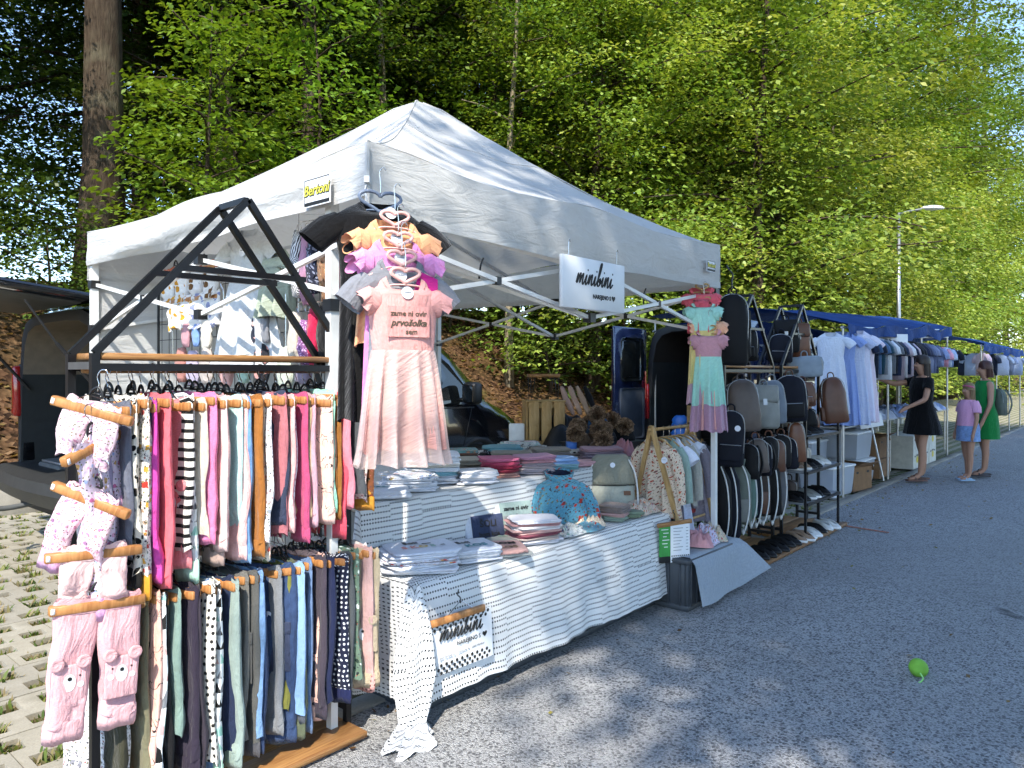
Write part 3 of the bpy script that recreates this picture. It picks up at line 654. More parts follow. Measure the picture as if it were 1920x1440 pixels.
def patch(loc, rot, w, h, nm):
    p = MB().box((0, 0, 0), (w, h, .003)).build('maker_patch', M_paper, tent, loc=loc, rot=rot)
    MB().box((0, -.5 * h + .012, .0022), (w * .92, .014, .001)).build('printed_band', M_ink, p)
    bb = MB()
    for x0, y0, sx, sy in ((0, h * .46, w * .92, .003), (-w * .46, 0, .003, h * .9), (w * .46, 0, .003, h * .9)): bb.box((x0, y0, .0022), (sx, sy, .001))
    bb.build('printed_border', M_ink, p)
    lettering('Bertoni', h * .5, M_ink, p, (0, .006, .003), bold=.0035, shear=.2)
    lettering('Bertoni', h * .5, M_yel, p, (0, .006, .0045), bold=.0006, shear=.2)
patch((-.03, .29, ZE - .15), (R(90), 0, R(-90)), .185, .115, 'a')
patch((2.83, -.034, ZE - .17), (R(90), 0, 0), .12, .075, 'b')

# hanging name board
bd = thing('hanging_sign', 'white hanging board with black raised script lettering under the tent edge', 'sign', (3.20, 2.205, 1.962))
rbox('board', (.57, .022, .262), .003, M_paper, bd, seg=1)
link('lettering', script_mesh('minibini', .056, M_ink, .075), bd, (-.01, -.013, -.005), (R(90), 0, 0))
lettering('NAREJENO S', .030, M_ink, bd, (.06, -.0125, -.062), (R(90), 0, 0), bold=.0012)
MB().add([(x, 0, z) for x, z in heart_pts(.036)], [tuple(range(20))]).build('heart', M_ink, bd, loc=(.17, -.0125, -.06))
for x in (-.22, .22): MB().tube([(x, 0, .128), (x, 0, .2), (x + .01, .0, .215), (x + .015, 0, .2)], .002, 4).build('hook', M_chrome, bd)

# ================================================================== STEEL RACKS WITH WOODEN SHELVES
def make_rack(x, y, label, lower=True):
    t = thing('garment_rack', label, 'rack', (x, y, 0))
    Wd, D, Z = .98, .21, 1.565
    for px in (0, Wd):
        for py in (0, D): MB().tube([(px, py, .03), (px, py, Z)], .0125, sq=True).build('post', M_black, t)
        MB().tube([(px, 0.0125, Z - .04), (px, D - .0125, Z - .04)], .012, sq=True).build('end_bar', M_barest if px == 0 else M_black, t)
        MB().tube([(px, .0125, .1), (px, D - .0125, .1)], .012, sq=True).build('end_bar', M_black, t)
    for py in (0, D):
        MB().tube([(.0125, py, Z - .045), (Wd - .0125, py, Z - .045)], .0125, sq=True).build('top_bar', M_black, t)
        ap = (.53, py, 2.148)
        MB().tube([(0, py, Z), ap], .0115, sq=True).build('gable_bar', M_black, t)
        MB().tube([(Wd, py, Z), ap], .0115, sq=True).build('gable_bar', M_black, t)
        MB().tube([(.27, py, 1.868), (.775, py, 1.873)], .0105, sq=True).build('cross_bar', M_black, t)
    MB().tube([(.53, .01, 2.148), (.53, D - .01, 2.148)], .0115, sq=True).build('ridge_bar', M_black, t)
    rbox('shelf', (Wd - .03, D + .015, .022), .003, M_rackwood, t, (Wd / 2, D / 2, Z - .009), seg=1)
    MB().tube([(.0, D / 2, 1.515), (Wd, D / 2, 1.515)], .0155, 10).build('rail', M_rackwood, t, True)
    if lower:
        MB().tube([(.0, D / 2, .87), (Wd, D / 2, .87)], .0155, 10).build('rail', M_rackwood, t, True)
        for px in (.0125, Wd - .0125): MB().tube([(px, 0, .87), (px, D, .87)], .011, sq=True).build('end_bar', M_black, t)
    for j in range(2): rbox('base_board', (Wd + .0, .155, .025), .003, M_rackwood, t, (Wd / 2, -.06 + j * .16, .028), seg=1)
    rbox('base_board', (Wd, .13, .025), .003, M_rackwood, t, (Wd / 2, .26, .028), seg=1)
    return t
rackA = make_rack(.905, 2.55, 'black steel house-shaped rack with wooden shelf full of small trousers')
rackB = make_rack(5.40, 2.50, 'black house-shaped rack hung with bags beside the tent leg', False)
rackC = make_rack(6.58, 2.50, 'black house-shaped rack with shoe shelves, second rack past the tent', False)

# ------------------------------------------------------------------ hangers and trousers
def hanger_meshes():
    bar = rbox_mesh('bar', (.27, .026, .030), .004, M_hangwood, seg=1)
    b = MB()
    b.tube(cat_rom([(0, 0, .062), (0, 0, .085), (-.012, 0, .105), (-.006, 0, .128), (.012, 0, .132), (.02, 0, .12)], 3), .0018, 5)
    hook = b.mesh('hook', M_chrome, True)
    b = MB(); b.tube([(-.075, 0, .012), (-.012, 0, .055), (.012, 0, .055), (.075, 0, .012)], .0017, 4); wire = b.mesh('wire', M_chrome, True)
    b = MB(); b.tube(cat_rom([(-.022, 0, .045), (-.016, 0, .062), (0, 0, .075), (.016, 0, .062), (.022, 0, .045)], 3), .0045, 5); b.tube([(-.022, 0, .045), (.022, 0, .045)], .003, 4); grip = b.mesh('grip', M_bplast, True)
    cl = rbox_mesh('clip', (.012, .03, .018), .002, M_paper, seg=1)
    return bar, hook, wire, grip, cl
HM = hanger_meshes()
def hanger(loc, rz, label, group, tilt=0, sc=1.0):
    t = thing('clamp_hanger', label, 'hanger', loc, 0, group, rot=(0, tilt, rz)); t.scale = (sc, 1, 1)
    for nm, me in zip(('bar', 'hook', 'wire', 'grip'), HM): link(nm, me, t)
    link('size_tag', HM[4], t, (-.125, 0, .0))
    return t
M_tag = plain('leather_tag', (.17, .07, .03), .6); M_stick = plain('white_sticker', (.78, .8, .86), .5, var=.02)
def trousers(label, mat, loc, rz, L=.5, Wd=.11, cuff=None, pocket=None, extra=None, th=.022, group=None, spread=.012, tilt=0, band=None, name='trousers', flat=.0):
    t = thing(name, label, 'trousers', loc, 0, group, rot=(0, tilt, rz)); seed = rnd.random() * 50
    b = MB(); cb = []; NA = 20; NL = 15
    for s in (-1, 1):
        rings = []; ank = Wd * .45; ph = rnd.random() * 9
        for k in range(NL):
            q = k / (NL - 1); a = lerp(Wd * .5 + .004, ank, sstep(q) * .9 + .1 * q); hw = th * (.35 + .5 * min(1, q * 4)) * (1 - .15 * q)
            cx = s * (Wd * .5 + spread * q * 2 - .06 * Wd * sstep(q)) + .010 * nz(q * 2.5, seed, s); cy = .018 * nz(q * 1.8, seed + 7, s * 2) * q * 2
            ring = []
            for i in range(NA):
                an = 2 * math.pi * i / NA; ca, sa = math.cos(an), math.sin(an)
                cr = .34 * math.sin(an * 3 + ph + q * 1.2) * min(1, q * 3) + .22 * math.sin(an * 5 - ph + nz(q * 4, ph) * 2) + .35 * nz(q * 7, an * 1.2, seed) * (.3 + q)
                kn = .10 * math.sin(q * 26 + ph) * sstep((q - .55) / .3)
                ring.append((cx + a * math.copysign(abs(ca) ** .75, ca) * (1 + .06 * nz(q * 6, seed, s * 3) + kn * .3), cy + hw * math.copysign(abs(sa) ** .8, sa) * (1 + cr + kn * 2), -.012 - L * q + .01 * (q > .99) * math.sin(an * 2 + ph)))
            rings.append(ring)
        b.loft(rings, True); lo = rings[-1]; mx_ = sum(p[0] for p in lo) / NA; my_ = sum(p[1] for p in lo) / NA
        b.loft([lo, [(mx_ + (p[0] - mx_) * .9, my_ + (p[1] - my_) * .8, p[2] + .004) for p in lo], [(mx_ + (p[0] - mx_) * .85, my_ + (p[1] - my_) * .6, p[2] + .05) for p in lo]], True, False, True); cb.append((mx_, my_, ank, hw))
    b.build('trouser_legs', mat, t, True)
    b = MB(); rr = []
    for k, (z, f) in enumerate(((-.018, 1.0), (.0, 1.02), (.018, 1.03), (.03, .98))):
        rr.append([((Wd * 1.0) * f * math.copysign(abs(math.cos(an)) ** .6, math.cos(an)), (th * .45 + (.004 * math.sin(an * 9 + seed) if k > 1 else 0)) * math.sin(an), z + (.006 * math.sin(an * 5 + seed) if k > 1 else 0)) for an in [2 * math.pi * i / 24 for i in range(24)]])
    b.loft(rr, True, False, False); b.build('waistband', band or mat, t, True)
    if cuff:
        cl = cuff[1] if isinstance(cuff, tuple) else .05; cm = cuff[0] if isinstance(cuff, tuple) else cuff
        for cx, cy, a, hw in cb:
            b = MB(); b.loft([[(cx + a * f * math.cos(an), cy + hw * f * 1.15 * math.sin(an), -.005 - L - z + .004 * math.sin(an * 4 + seed)) for an in [2 * math.pi * i / 12 for i in range(12)]] for z, f in ((-.012, .99), (-.004, 1.04), (cl * .5, 1.06), (cl, 1.02), (cl - .003, .96), (cl - .03, .8))], True)
            b.build('cuff', cm, t, True)
    if pocket:
        for s in (-1, 1):
            rbox('pocket', (Wd * .75, .008, .16), .004, pocket, t, (s * Wd * .55, -th * .78 * 1.0, -L * .5), wob=.002)
            rbox('pocket_flap', (Wd * .78, .010, .045), .004, pocket, t, (s * Wd * .55, -th * .82, -L * .5 + .085), wob=.002)
    if extra: extra(t, Wd, L, th)
    return t
def ex_tag(t, W_, L, th): MB().box((-W_ * .75, -th * .8, -.12), (.012, .003, .035)).build('leather_tag', M_tag, t)
def ex_sticker(t, W_, L, th): MB().disc((W_ * .35, -th * 1.02, -.17), .02, (0, -1, 0), ry=.026).build('sticker', M_stick, t); ex_tag(t, W_, L, th)
def ex_bear(colr):
    m = fabric('plain', colr)
    def f(t, W_, L, th):
        for s in (-1, 1):
            k = rbox('knee_patch', (W_ * .82, .012, .13), .006, m, t, (s * (W_ * .5 + .012), -th * .72, -L * .68))
            for e in (-1, 1):
                b = MB(); b.loft([[(.021 * q * math.cos(a), -.005 + y, .021 * q * math.sin(a)) for a in [2 * math.pi * i / 10 for i in range(10)]] for y, q in ((.004, .7), (0, 1), (-.008, .9), (-.003, .45))], True, True, True)
                b.build('ear', m, k, True, (e * W_ * .3, -.004, .072))
            MB().disc((0, -.0075, .012), .017, (0, -1, 0), ry=.026).build('muzzle', M_paper, k)
            MB().disc((0, -.009, .024), .006, (0, -1, 0)).build('nose', M_ink, k)
            for e in (-1, 1):
                MB().disc((e * .03, -.0075, .004), .009, (0, -1, 0)).build('cheek', M_paper, k)
                MB().disc((e * .027, -.0076, .03), .003, (0, -1, 0)).build('eye', M_ink, k)
    return f
def ex_spikes(t, W_, L, th):
    for k in range(7): MB().loft([[(-W_ - .004, y, -L * .45 - k * .035), (-W_ - .026, y, -L * .45 - k * .035 - .012), (-W_ - .004, y, -L * .45 - k * .035 - .026)] for y in (-.004, .004)], True, True, True).build('spike', fabric('plain', '#4b4a3c'), t)
F = fabric
UP = [('slate grey', F('plain', '#6c6f7c'), None, .50), ('cream black-dotted', F('dots', '#e6dfd2', '#1c1a1a', 1.0), F('plain', '#222222'), .52), ('cream large-dotted', F('dots', '#e4dccd', '#181818', 1.25), F('plain', '#1f1f1f'), .56),
 ('vehicle-print mustard-cuffed', F('motif', '#eee6dc', k=1.1), (F('plain', '#d79b34'), .07), .60), ('blue denim-look', F('denim', '#4d678c'), None, .52), ('magenta', F('plain', '#d64fa6'), F('plain', '#d64fa6'), .56), ('coral pink', F('plain', '#f0707a'), F('plain', '#ee6a76'), .60),
 ('salmon pink bear-kneed', F('melange', '#e78b90'), F('plain', '#e98e93'), .54), ('black and white striped', F('stripe', '#e8e4da', '#1d1d1d', 1.3), None, .52), ('white triangle-print mint-cuffed', F('tri', '#eef1ef', k=1.0), (F('plain', '#b4dcc6'), .07), .59), ('powder pink', F('plain', '#e3a8a8'), None, .52),
 ('taupe', F('melange', '#7c6a60'), F('plain', '#b39a90'), .56), ('light denim pocketed', F('denim', '#6f97c6'), F('plain', '#86abd6'), .56), ('caramel corduroy', F('plain', '#a46a33'), F('plain', '#a76d36'), .55), ('cream poppy-print', F('floral', '#f0e0cd', k=1.2), F('floral', '#f0e0cd', k=1.2), .57), ('white grey-flowered', F('floral', '#eceaea', k=1.0, cols=['#9aa0a8', '#c8b0b0', '#77808a', '#b5b9bd']), None, .55),
 ('navy melange', F('melange', '#3c4358'), F('plain', '#3c4358'), .46), ('teal yellow-car', F('motif', '#5f9a94', k=1.3, cols=['#e2b22c', '#5f9a94', '#f0ede0', '#e2b22c', '#3a5a58']), (F('plain', '#5a938c'), .06), .44), ('pale rose', F('plain', '#ecb7b4'), F('plain', '#ecb7b4'), .48), ('white pink-speckled', F('spots', '#f4ebf0', '#d9a9b8', 1.3), F('plain', '#eec6c2'), .48),
 ('dusty lilac', F('plain', '#d3a7b4'), F('plain', '#d6abb6'), .48), ('peach script-print', F('script', '#f3cfbf', '#33292a', 1.6), F('plain', '#f3c9bb'), .47), ('mint green', F('plain', '#a6dcc3'), F('plain', '#93d2b4'), .45), ('sand beige', F('plain', '#c3a284'), None, .44), ('caramel bear-pocketed', F('plain', '#9c6732'), F('plain', '#9c6732'), .46), ('hot coral', F('plain', '#ec5a6c'), (F('plain', '#ec5a6c'), .08), .52),
 ('rose pink', F('plain', '#e48a98'), F('plain', '#e48a98'), .44), ('charcoal', F('melange', '#55585c'), None, .42), ('pale pink sprig-print', F('floral', '#ecd3cb', k=.8, cols=['#b98a80', '#c9a59a', '#a88', '#b77'] if False else ['#b98a80', '#c9a59a', '#aa8888', '#bb7777']), None, .46), ('mustard and brown print', F('floral', '#7a4a30', k=.9, cols=['#c98a30', '#3a2418', '#c98a30', '#803020']), F('plain', '#c48a34'), .45)]
for nm_, hx, cf_ in (('blush', '#efc0bd', 1), ('candy pink', '#ea86b0', 1), ('oatmeal', '#d9cab8', 0), ('pale aqua', '#bfe0dc', 1), ('rosewood', '#b9737a', 0), ('shell pink', '#f2cfc8', 1), ('wheat', '#dcc096', 0), ('mulberry pink', '#c8567f', 1)):
    UP.insert(rnd.randint(5, len(UP) - 1), (nm_, F('melange' if cf_ else 'plain', hx), F('plain', hx) if cf_ else None, rnd.uniform(.46, .56)))
GH = 'hangers on the first rack'; LH1 = 'wooden clamp hanger with wire hook on the top rail'; LH2 = 'wooden clamp hanger with wire hook on the low rail'
n = len(UP)
for i, (nm, m, cf, L) in enumerate(UP):
    x = .905 + .03 + (i + .5) / n * 1.0 + rnd.uniform(-.012, .012); y = 2.615 + rnd.uniform(-.022, .018); z = 1.392 + rnd.uniform(-.014, .012); rz = R(90) + rnd.uniform(-.05, .34)
    if i in (3,): y -= .04
    if i == 7: rz += .25
    ex = ex_bear('#e98e93') if 'bear-kneed' in nm else ex_bear('#9c6732') if 'bear-pocketed' in nm else ex_tag if i % 3 == 0 else ex_sticker if i % 7 == 4 else None
    trousers(nm + ' small trousers on the top rail of the first rack', m, (x, y, z), rz - math.pi, L - .04, .135, cf, F('denim', '#7fa4cf') if 'pocketed' in nm and 'denim' in nm else None, ex, th=.022)
    hanger((x, y, z), rz - math.pi, LH1, GH)
LO = [('white grey-print', F('motif', '#e9e7e6', k=1.0, cols=['#c0b9b8', '#8c8a90', '#d9c8c8', '#b6aeb0']), None, .60), ('dark olive', F('plain', '#3b3a2c'), None, .62), ('olive spiky', F('plain', '#7c785f'), None, .66), ('white bold-triangle', F('tri', '#f0f3f2', k=1.9), F('plain', '#f0f0ee'), .64), ('peach pink script', F('script', '#efbcab', '#2c2426', 2.0), F('plain', '#efbcab'), .64),
 ('black', F('plain', '#1b1b1d'), F('plain', '#1b1b1d'), .64), ('sage green', F('plain', '#7f968c'), None, .46), ('aubergine grey', F('melange', '#3d3740'), F('plain', '#3d3740'), .66), ('denim cargo', F('denim', '#5c7ca6'), F('denim', '#5c7ca6'), .66), ('cream pin-dotted', F('spots', '#e8e2d6', '#2a2828', 1.6), None, .62), ('triangle-print mint-hemmed', F('tri', '#eff2f1', k=1.1), (F('plain', '#b4dcc6'), .06), .60), ('deep navy', F('plain', '#26304a'), F('plain', '#26304a'), .62),
 ('pale sage', F('plain', '#93a29a'), F('plain', '#8a9a92'), .62), ('stone grey', F('melange', '#77756f'), None, .58), ('grey cargo', F('melange', '#5f5f5c'), F('plain', '#55555a'), .60), ('sky denim', F('denim', '#7697be'), None, .58), ('indigo cargo', F('denim', '#37496b'), (F('denim', '#37496b'), .06), .60), ('olive mustard', F('plain', '#7b7a3c'), None, .52), ('baby blue', F('plain', '#8fb0d6'), None, .54),
 ('peach script-lettered', F('script', '#f2c3b2', '#2c2426', 1.7), F('plain', '#f2c3b2'), .58), ('plum grey', F('melange', '#4a424c'), F('plain', '#4a424c'), .56), ('ink blue', F('plain', '#232a48'), None, .54), ('navy white-dotted', F('spots', '#1d2238', '#eceef2', 1.25), F('plain', '#20264a'), .52), ('graphite', F('melange', '#54585a'), F('plain', '#54585a'), .52), ('green leaf-print', F('floral', '#6b8270', k=1.0, cols=['#20302a', '#a9bfae', '#2c4034', '#dfe7df']), None, .50), ('beige bear-pocket', F('plain', '#b9a88c'), F('plain', '#bcab90'), .50),
 ('off-white', F('plain', '#d9d2cd'), None, .46), ('dusty pink', F('plain', '#c9a29c'), (F('spots', '#dba39b', '#6d4340', 1.2), .06), .52)]
for nm_, hx, kd in (('faded denim', '#6f88ad', 'denim'), ('storm grey', '#5c6068', 'melange'), ('raw denim', '#2f3f5e', 'denim'), ('moss', '#5e6550', 'plain'), ('pewter', '#83868a', 'melange'), ('blackberry', '#332c3a', 'plain')):
    LO.insert(rnd.randint(4, len(LO) - 3), (nm_, F(kd, hx), F(kd, hx), rnd.uniform(.54, .62)))
n = len(LO)
for i, (nm, m, cf, L) in enumerate(LO):
    x = .905 + .03 + (i + .5) / n * 1.0 + rnd.uniform(-.012, .012); y = 2.61 + rnd.uniform(-.025, .02); z = .748 + rnd.uniform(-.012, .012); rz = R(90) + rnd.uniform(-.05, .34)
    big = 'indigo' in nm or 'beige bear' in nm
    if big: rz = R(90) + .75; y -= .05
    ex = ex_spikes if 'spiky' in nm else ex_bear('#bcab90') if 'bear' in nm else ex_sticker if 'indigo' in nm else ex_tag if i % 4 == 0 else None
    trousers(nm + ' small trousers on the low rail of the first rack', m, (x, y, z), rz - math.pi, min(L, .6) - .01, .145, cf, F('denim', '#3a4258') if 'indigo' in nm else F('melange', '#5a5a58') if 'grey cargo' in nm else F('denim', '#6f8fb8') if 'denim cargo' in nm else None, ex, th=.023)
    hanger((x, y, z), rz - math.pi, LH2, GH)
# chain of garments hung one below the other from the rack's open end
GC = 'garments chained from the rack end'; CH = 'wooden clamp hanger in the chain of hangers at the rack end'
pinkfl = F('floral', '#e9d4e6', k=.9, cols=['#c36a9a', '#9fb0d8', '#e0b070', '#d8a0c0']); pink = F('melange', '#e2aeb2')
chain = [('pale pink ruffled baby leggings, topmost of the rack-end chain', F('floral', '#eccfd8', k=.8, cols=['#d8a0b0', '#c890a8', '#e8c0c8', '#caa0c0']), 1.384, .26, .15, None), ('lilac flower-print baby leggings at the rack end', pinkfl, 1.276, -.30, .19, F('plain', '#e3b0cf')), ('pink sprig-print baby leggings at the rack end', F('floral', '#ecc9d3', k=.7, cols=['#b87a98', '#c98aa8', '#d8a8c0', '#a878a0']), 1.11, .34, .19, F('plain', '#dfa8cc')), ('pink ruffle-sided baby shorts at the rack end', F('plain', '#ecc3c0'), .944, .03, .13, None), ('pink bear-kneed baby trousers, lowest of the rack-end chain', pink, .786, .05, .335, F('plain', '#e2b0b3'))]
for k, (lb, m, z, tl, L, cf) in enumerate(chain):
    x = .872 + .010 * math.sin(k * 2.1); y = 2.475 - .006 * k; yaw = R((-52, 28, -55, -12, -8)[k])
    trousers(lb, m, (x, y, z), yaw, L, .088 if k < 4 else .118, cf, None, ex_bear('#e2aeb1') if k == 4 else ex_sticker if k == 4 else None, th=.022, group=GC, tilt=tl, spread=.012 if k == 4 else .008)
    hanger((x, y, z), yaw, CH, GC, tl, .98)
trousers('lilac flower-print leggings dangling beside the rack post', pinkfl, (.925, 2.50, 1.20), R(50), .40, .06, (F('plain', '#dca6cc'), .06), None, None, th=.03)
trousers('mauve melange leggings hanging inside the rack end', F('melange', '#a79bb8'), (.94, 2.58, 1.34), R(75), .5, .1, None, None, None, th=.03)
# ================================================================== DRESSES AND OTHER HUNG CLOTHES
def dress(label, loc, rz, top, skirt=None, L=.62, sh=.14, waist=.36, flare=.19, sleeves='ruffle', sl_mat=None, cat='dress', group=None, name='dress', n_pleat=9, lace=None, extra=None, neck=.062, th=.05, hem=None, tilt=0):
    """hung dress or top: body, skirt, sleeves and neckband; front faces local -y"""
    t = thing(name, label, cat, loc, 0, group, rot=(0, tilt, rz)); sd = rnd.random() * 40; N = 28
    A = [2 * math.pi * i / N for i in range(N)]
    def ring(hw, hd, z, front=0, wob=0, k=0):
        return [(hw * math.copysign(abs(math.cos(a)) ** .85, math.cos(a)) * (1 + wob * nz(a * 1.5 + sd, z * 6)), hd * math.sin(a) * (1 + wob * 1.5 * nz(a * 2 + sd, z * 8, 4)) - 0 + wob * .06 * nz(a * 1.4, z * 5, sd), z - front * max(0, -math.sin(a)) ** 1.2 - .02 * (abs(math.cos(a)) ** 3 if k else 0)) for a in A]
    wl = L * waist
    prof = [(neck, th * .5, 0.0, .07), (neck + .022, th * .6, -.012, .052), (sh * .72, th * .8, -.03, .015), (sh, th * .75, -.062, 0), (sh * .97, th * .9, -.11, 0), (sh * .9, th, -wl * .75, 0), (sh * .86, th * .95, -wl, 0)]
    b = MB(); b.loft([ring(hw, hd, z, f, .05 if k > 3 else .02) for k, (hw, hd, z, f) in enumerate(prof)], True); b.build('bodice', top, t, True)
    b = MB(); r0 = ring(neck + .001, th * .5 + .003, .003, .07); r1 = ring(neck + .017, th * .58 + .004, -.008, .058); b.loft([r0, [(x, y - .003, z) for x, y, z in r1]], True); b.build('neckband', top, t, True)
    sk = skirt or top; rings = []
    for k in range(9):
        q = k / 8; hw = lerp(sh * .86, flare, q ** .8); hd = lerp(th * .95, th * 1.25, q)
        rings.append([((hw * math.copysign(abs(math.cos(a)) ** .9, math.cos(a))) * (1 + .03 * q * math.sin(a * n_pleat + sd)), hd * math.sin(a) * (1 + .62 * q ** .7 * (1 - 2 * abs(math.sin(a * n_pleat * .5 + sd + .8 * nz(a * 2, sd)))) + .3 * q * nz(a * 4, q * 3, sd)), -wl - (L - wl) * q + .008 * q * math.sin(a * n_pleat * .5 + sd)) for a in [2 * math.pi * i / 110 for i in range(110)]])
    b = MB(); b.loft(rings, True); b.build('skirt', sk, t, True)
    if lace:
        rl = [[(x * 1.05, y * 1.15, z) for x, y, z in r] for r in rings]; ex = [[(x * 1.07, y * 1.15, z - .05) for x, y, z in rl[-1]]]
        b = MB(); b.loft(rl + ex, True); b.build('tulle_layer', lace, t, True)
    if hem:
        h0 = rings[-1]; b = MB(); b.loft([[(x * (1 + .12 * f), y * (1 + .35 * f), z - hem[1] * f + .004 * math.sin(i * .8)) for i, (x, y, z) in enumerate(h0)] for f in (0, .35, .7, 1)], True); b.build('hem_flounce', hem[0], t, True)
    for s in (-1, 1):
        b = MB(); base = Vector((s * sh * .93, 0, -.085)); k_ = sh / .14
        if sleeves == 'ruffle':
            def rfn(u, v, s=s):
                ph = lerp(-2.0, 2.0, u); env = .35 + .65 * math.cos(ph * .62); wv = math.sin(ph * 6.5 + sd + 1.2 * nz(ph * 2, sd))
                o = v * (.052 * k_ * env)
                return base + Vector((s * (.006 + o * .95 + .0065 * v * wv), .044 * math.sin(ph) * (1 + .30 * v) + .007 * v * wv, .052 * math.cos(ph) - o * .62 + .006 * v * math.cos(ph * 7 + sd)))
            b.grid(rfn, 90, 6, uvf=lambda u, v: (u * .2, v * .05))
            b.loft([[base + Vector((s * dx, .042 * f * math.cos(a), .05 * f * math.sin(a))) for a in [2 * math.pi * i / 20 for i in range(20)]] for dx, f in ((-.03, .8), (.0, .98), (.012, 1.0))], True)
        else:
            dirs = [(-.02, .045, .005), (.025, .046, -.055), (.05, .040, -.14), (.062, .035, -.24), (.07, .03, -.34)] if sleeves == 'long' else [(-.02, .05, .005), (.02, .052, -.018), (.05, .054, -.045), (.08, .054, -.08)]
            rr = []
            for k, (dx, r, dz) in enumerate(dirs):
                p0 = base + Vector((s * dx * k_, 0, dz)); tn = Vector((s * .62, 0, -.78)) if sleeves != 'long' or k < 2 else Vector((s * .3, 0, -.95)); sx_ = Vector((0, 1, 0)); sz_ = tn.cross(sx_).normalized()
                rr.append([p0 + sx_ * r * .62 * math.cos(a) * (1 + .1 * nz(a * 2, k, sd)) + sz_ * r * math.sin(a) * (1 + .08 * nz(a * 2, k + 4, sd)) for a in [2 * math.pi * i / 20 for i in range(20)]])
            b.loft(rr, True)
        b.build('sleeve', sl_mat or top, t, True)
    if extra: extra(t)
    return t
M_pinkplast = plain('pink_velvet_hanger', (.80, .46, .41), .6); M_bluepl = plain('grey_blue_plastic', (.16, .2, .28), .4)
def heart_hanger(loc, rz, label, mat, group, w=.12, tilt=0):
    t = thing('heart_hanger', label, 'hanger', loc, 0, group, rot=(0, tilt, rz))
    hp = [(x, 0, y * .55 - .004) for x, y in heart_pts(w, 28)]
    MB().tube(hp + [hp[0]], .0065, 6, False).build('heart_loop', mat, t, True)
    MB().tube(cat_rom([(-.12, 0, -.075), (-.06, 0, -.045), (0, 0, -.04), (.06, 0, -.045), (.12, 0, -.075)]), .004, 6).build('shoulder_bar', mat, t, True)
    MB().tube(cat_rom([(0, 0, .016), (0, -.002, .06), (-.004, -.004, .1), (.006, -.012, .118), (.014, -.02, .105)], 3), .0016, 5).build('hook', M_chrome, t, True)
    return t
def round_tag(t, x=.0, z=-.03, y=-.04, r=.022): MB().disc((x, y, z), r, (0, -1, .15), 18).build('paper_tag', M_stick, t); lettering('minibini', r * .38, M_greyink, t, (x, y - .0015, z + .003), (R(90), 0, 0))
GD = 'dresses on the near tent corner'; rzD = R(-22)
fx = lambda k: (1.742 - .012 * k, 2.10 - .033 * k)
black = F('plain', '#0e0e10', sheen=.3)
dress('long black velvet dress, topmost on the near tent corner', (1.735, 2.155, 2.13), rzD, black, L=.80, sh=.165, flare=.15, sleeves='cap', extra=lambda t: round_tag(t, .03, -.045, -.055), th=.055)
heart_hanger((1.735, 2.145, 2.14), rzD, 'grey-blue heart hanger in the neck of the black dress', M_bluepl, GD, .16)
x, y = fx(1); dress('peach dress with frilled sleeves under the black dress', (x, y, 2.05), rzD, F('plain', '#eeae80'), L=.45, sh=.132, extra=lambda t: round_tag(t, .0, -.065), flare=.14, th=.036)
heart_hanger((x, y - .01, 2.065), rzD, 'pink heart hanger of the peach dress', M_pinkplast, GD, .105)
x, y = fx(2); dress('lilac pink dress with long ruffled sleeves in the corner chain', (x, y, 1.972), rzD + .03, F('plain', '#ee96cc'), F('plain', '#f08ccc'), L=.72, sh=.132, flare=.13, th=.036, extra=lambda t: round_tag(t, 0, -.065), sl_mat=F('plain', '#f29cd0'))
heart_hanger((x, y - .01, 1.985), rzD, 'pink heart hanger of the lilac dress', M_pinkplast, GD, .105)
x, y = fx(3); dress('grey dress with a magenta chest half in the corner chain', (x, y, 1.90), rzD, F('plain', '#85868c'), L=.42, sh=.125, sleeves='cap', flare=.12, th=.036, extra=lambda t: (round_tag(t, -.01, -.06), MB().loft([[(.062, -.03, -.04), (.13, -.03, -.065), (.13, -.042, -.2), (.02, -.044, -.18)], [(.062, -.02, -.04), (.13, -.02, -.065), (.13, -.03, -.2), (.02, -.032, -.18)]], True, True, True).build('colour_panel', F('plain', '#cf2f8c'), t)))
heart_hanger((x, y - .01, 1.912), rzD, 'pink heart hanger of the grey and magenta dress', M_pinkplast, GD, .105)
M_gold = plain('dark_gold_print', (.10, .075, .045), .4)
def ex_print(t):
    p = MB().box((0, -.0535, -.155), (.15, .003, .105)).build('chest_panel', F('plain', '#e09f98'), t)
    lettering('zame ni ovir', .026, M_gold, p, (0, -.0565, -.128), (R(90), 0, 0), bold=.0005); lettering('prvo\u0161olka', .032, M_gold, p, (0, -.0565, -.16), (R(90), 0, 0), shear=.3, bold=.0008); lettering('sem', .026, M_gold, p, (.01, -.0565, -.19), (R(90), 0, 0), bold=.0005)
    round_tag(t, 0, -.055, -.043, .022)
x, y = fx(4); dress('pink tulle dress with lettered chest panel, lowest and nearest of the corner chain', (x, y, 1.832), rzD, F('plain', '#e3a49d'), F('plain', '#e8b0a8'), L=.60, sh=.128, waist=.42, flare=.155, n_pleat=13, lace=F('plain', '#ecd2ca', alpha=.5), extra=ex_print)
heart_hanger((x, y - .01, 1.847), rzD, 'pink heart hanger of the lettered tulle dress', M_pinkplast, GD, .105)
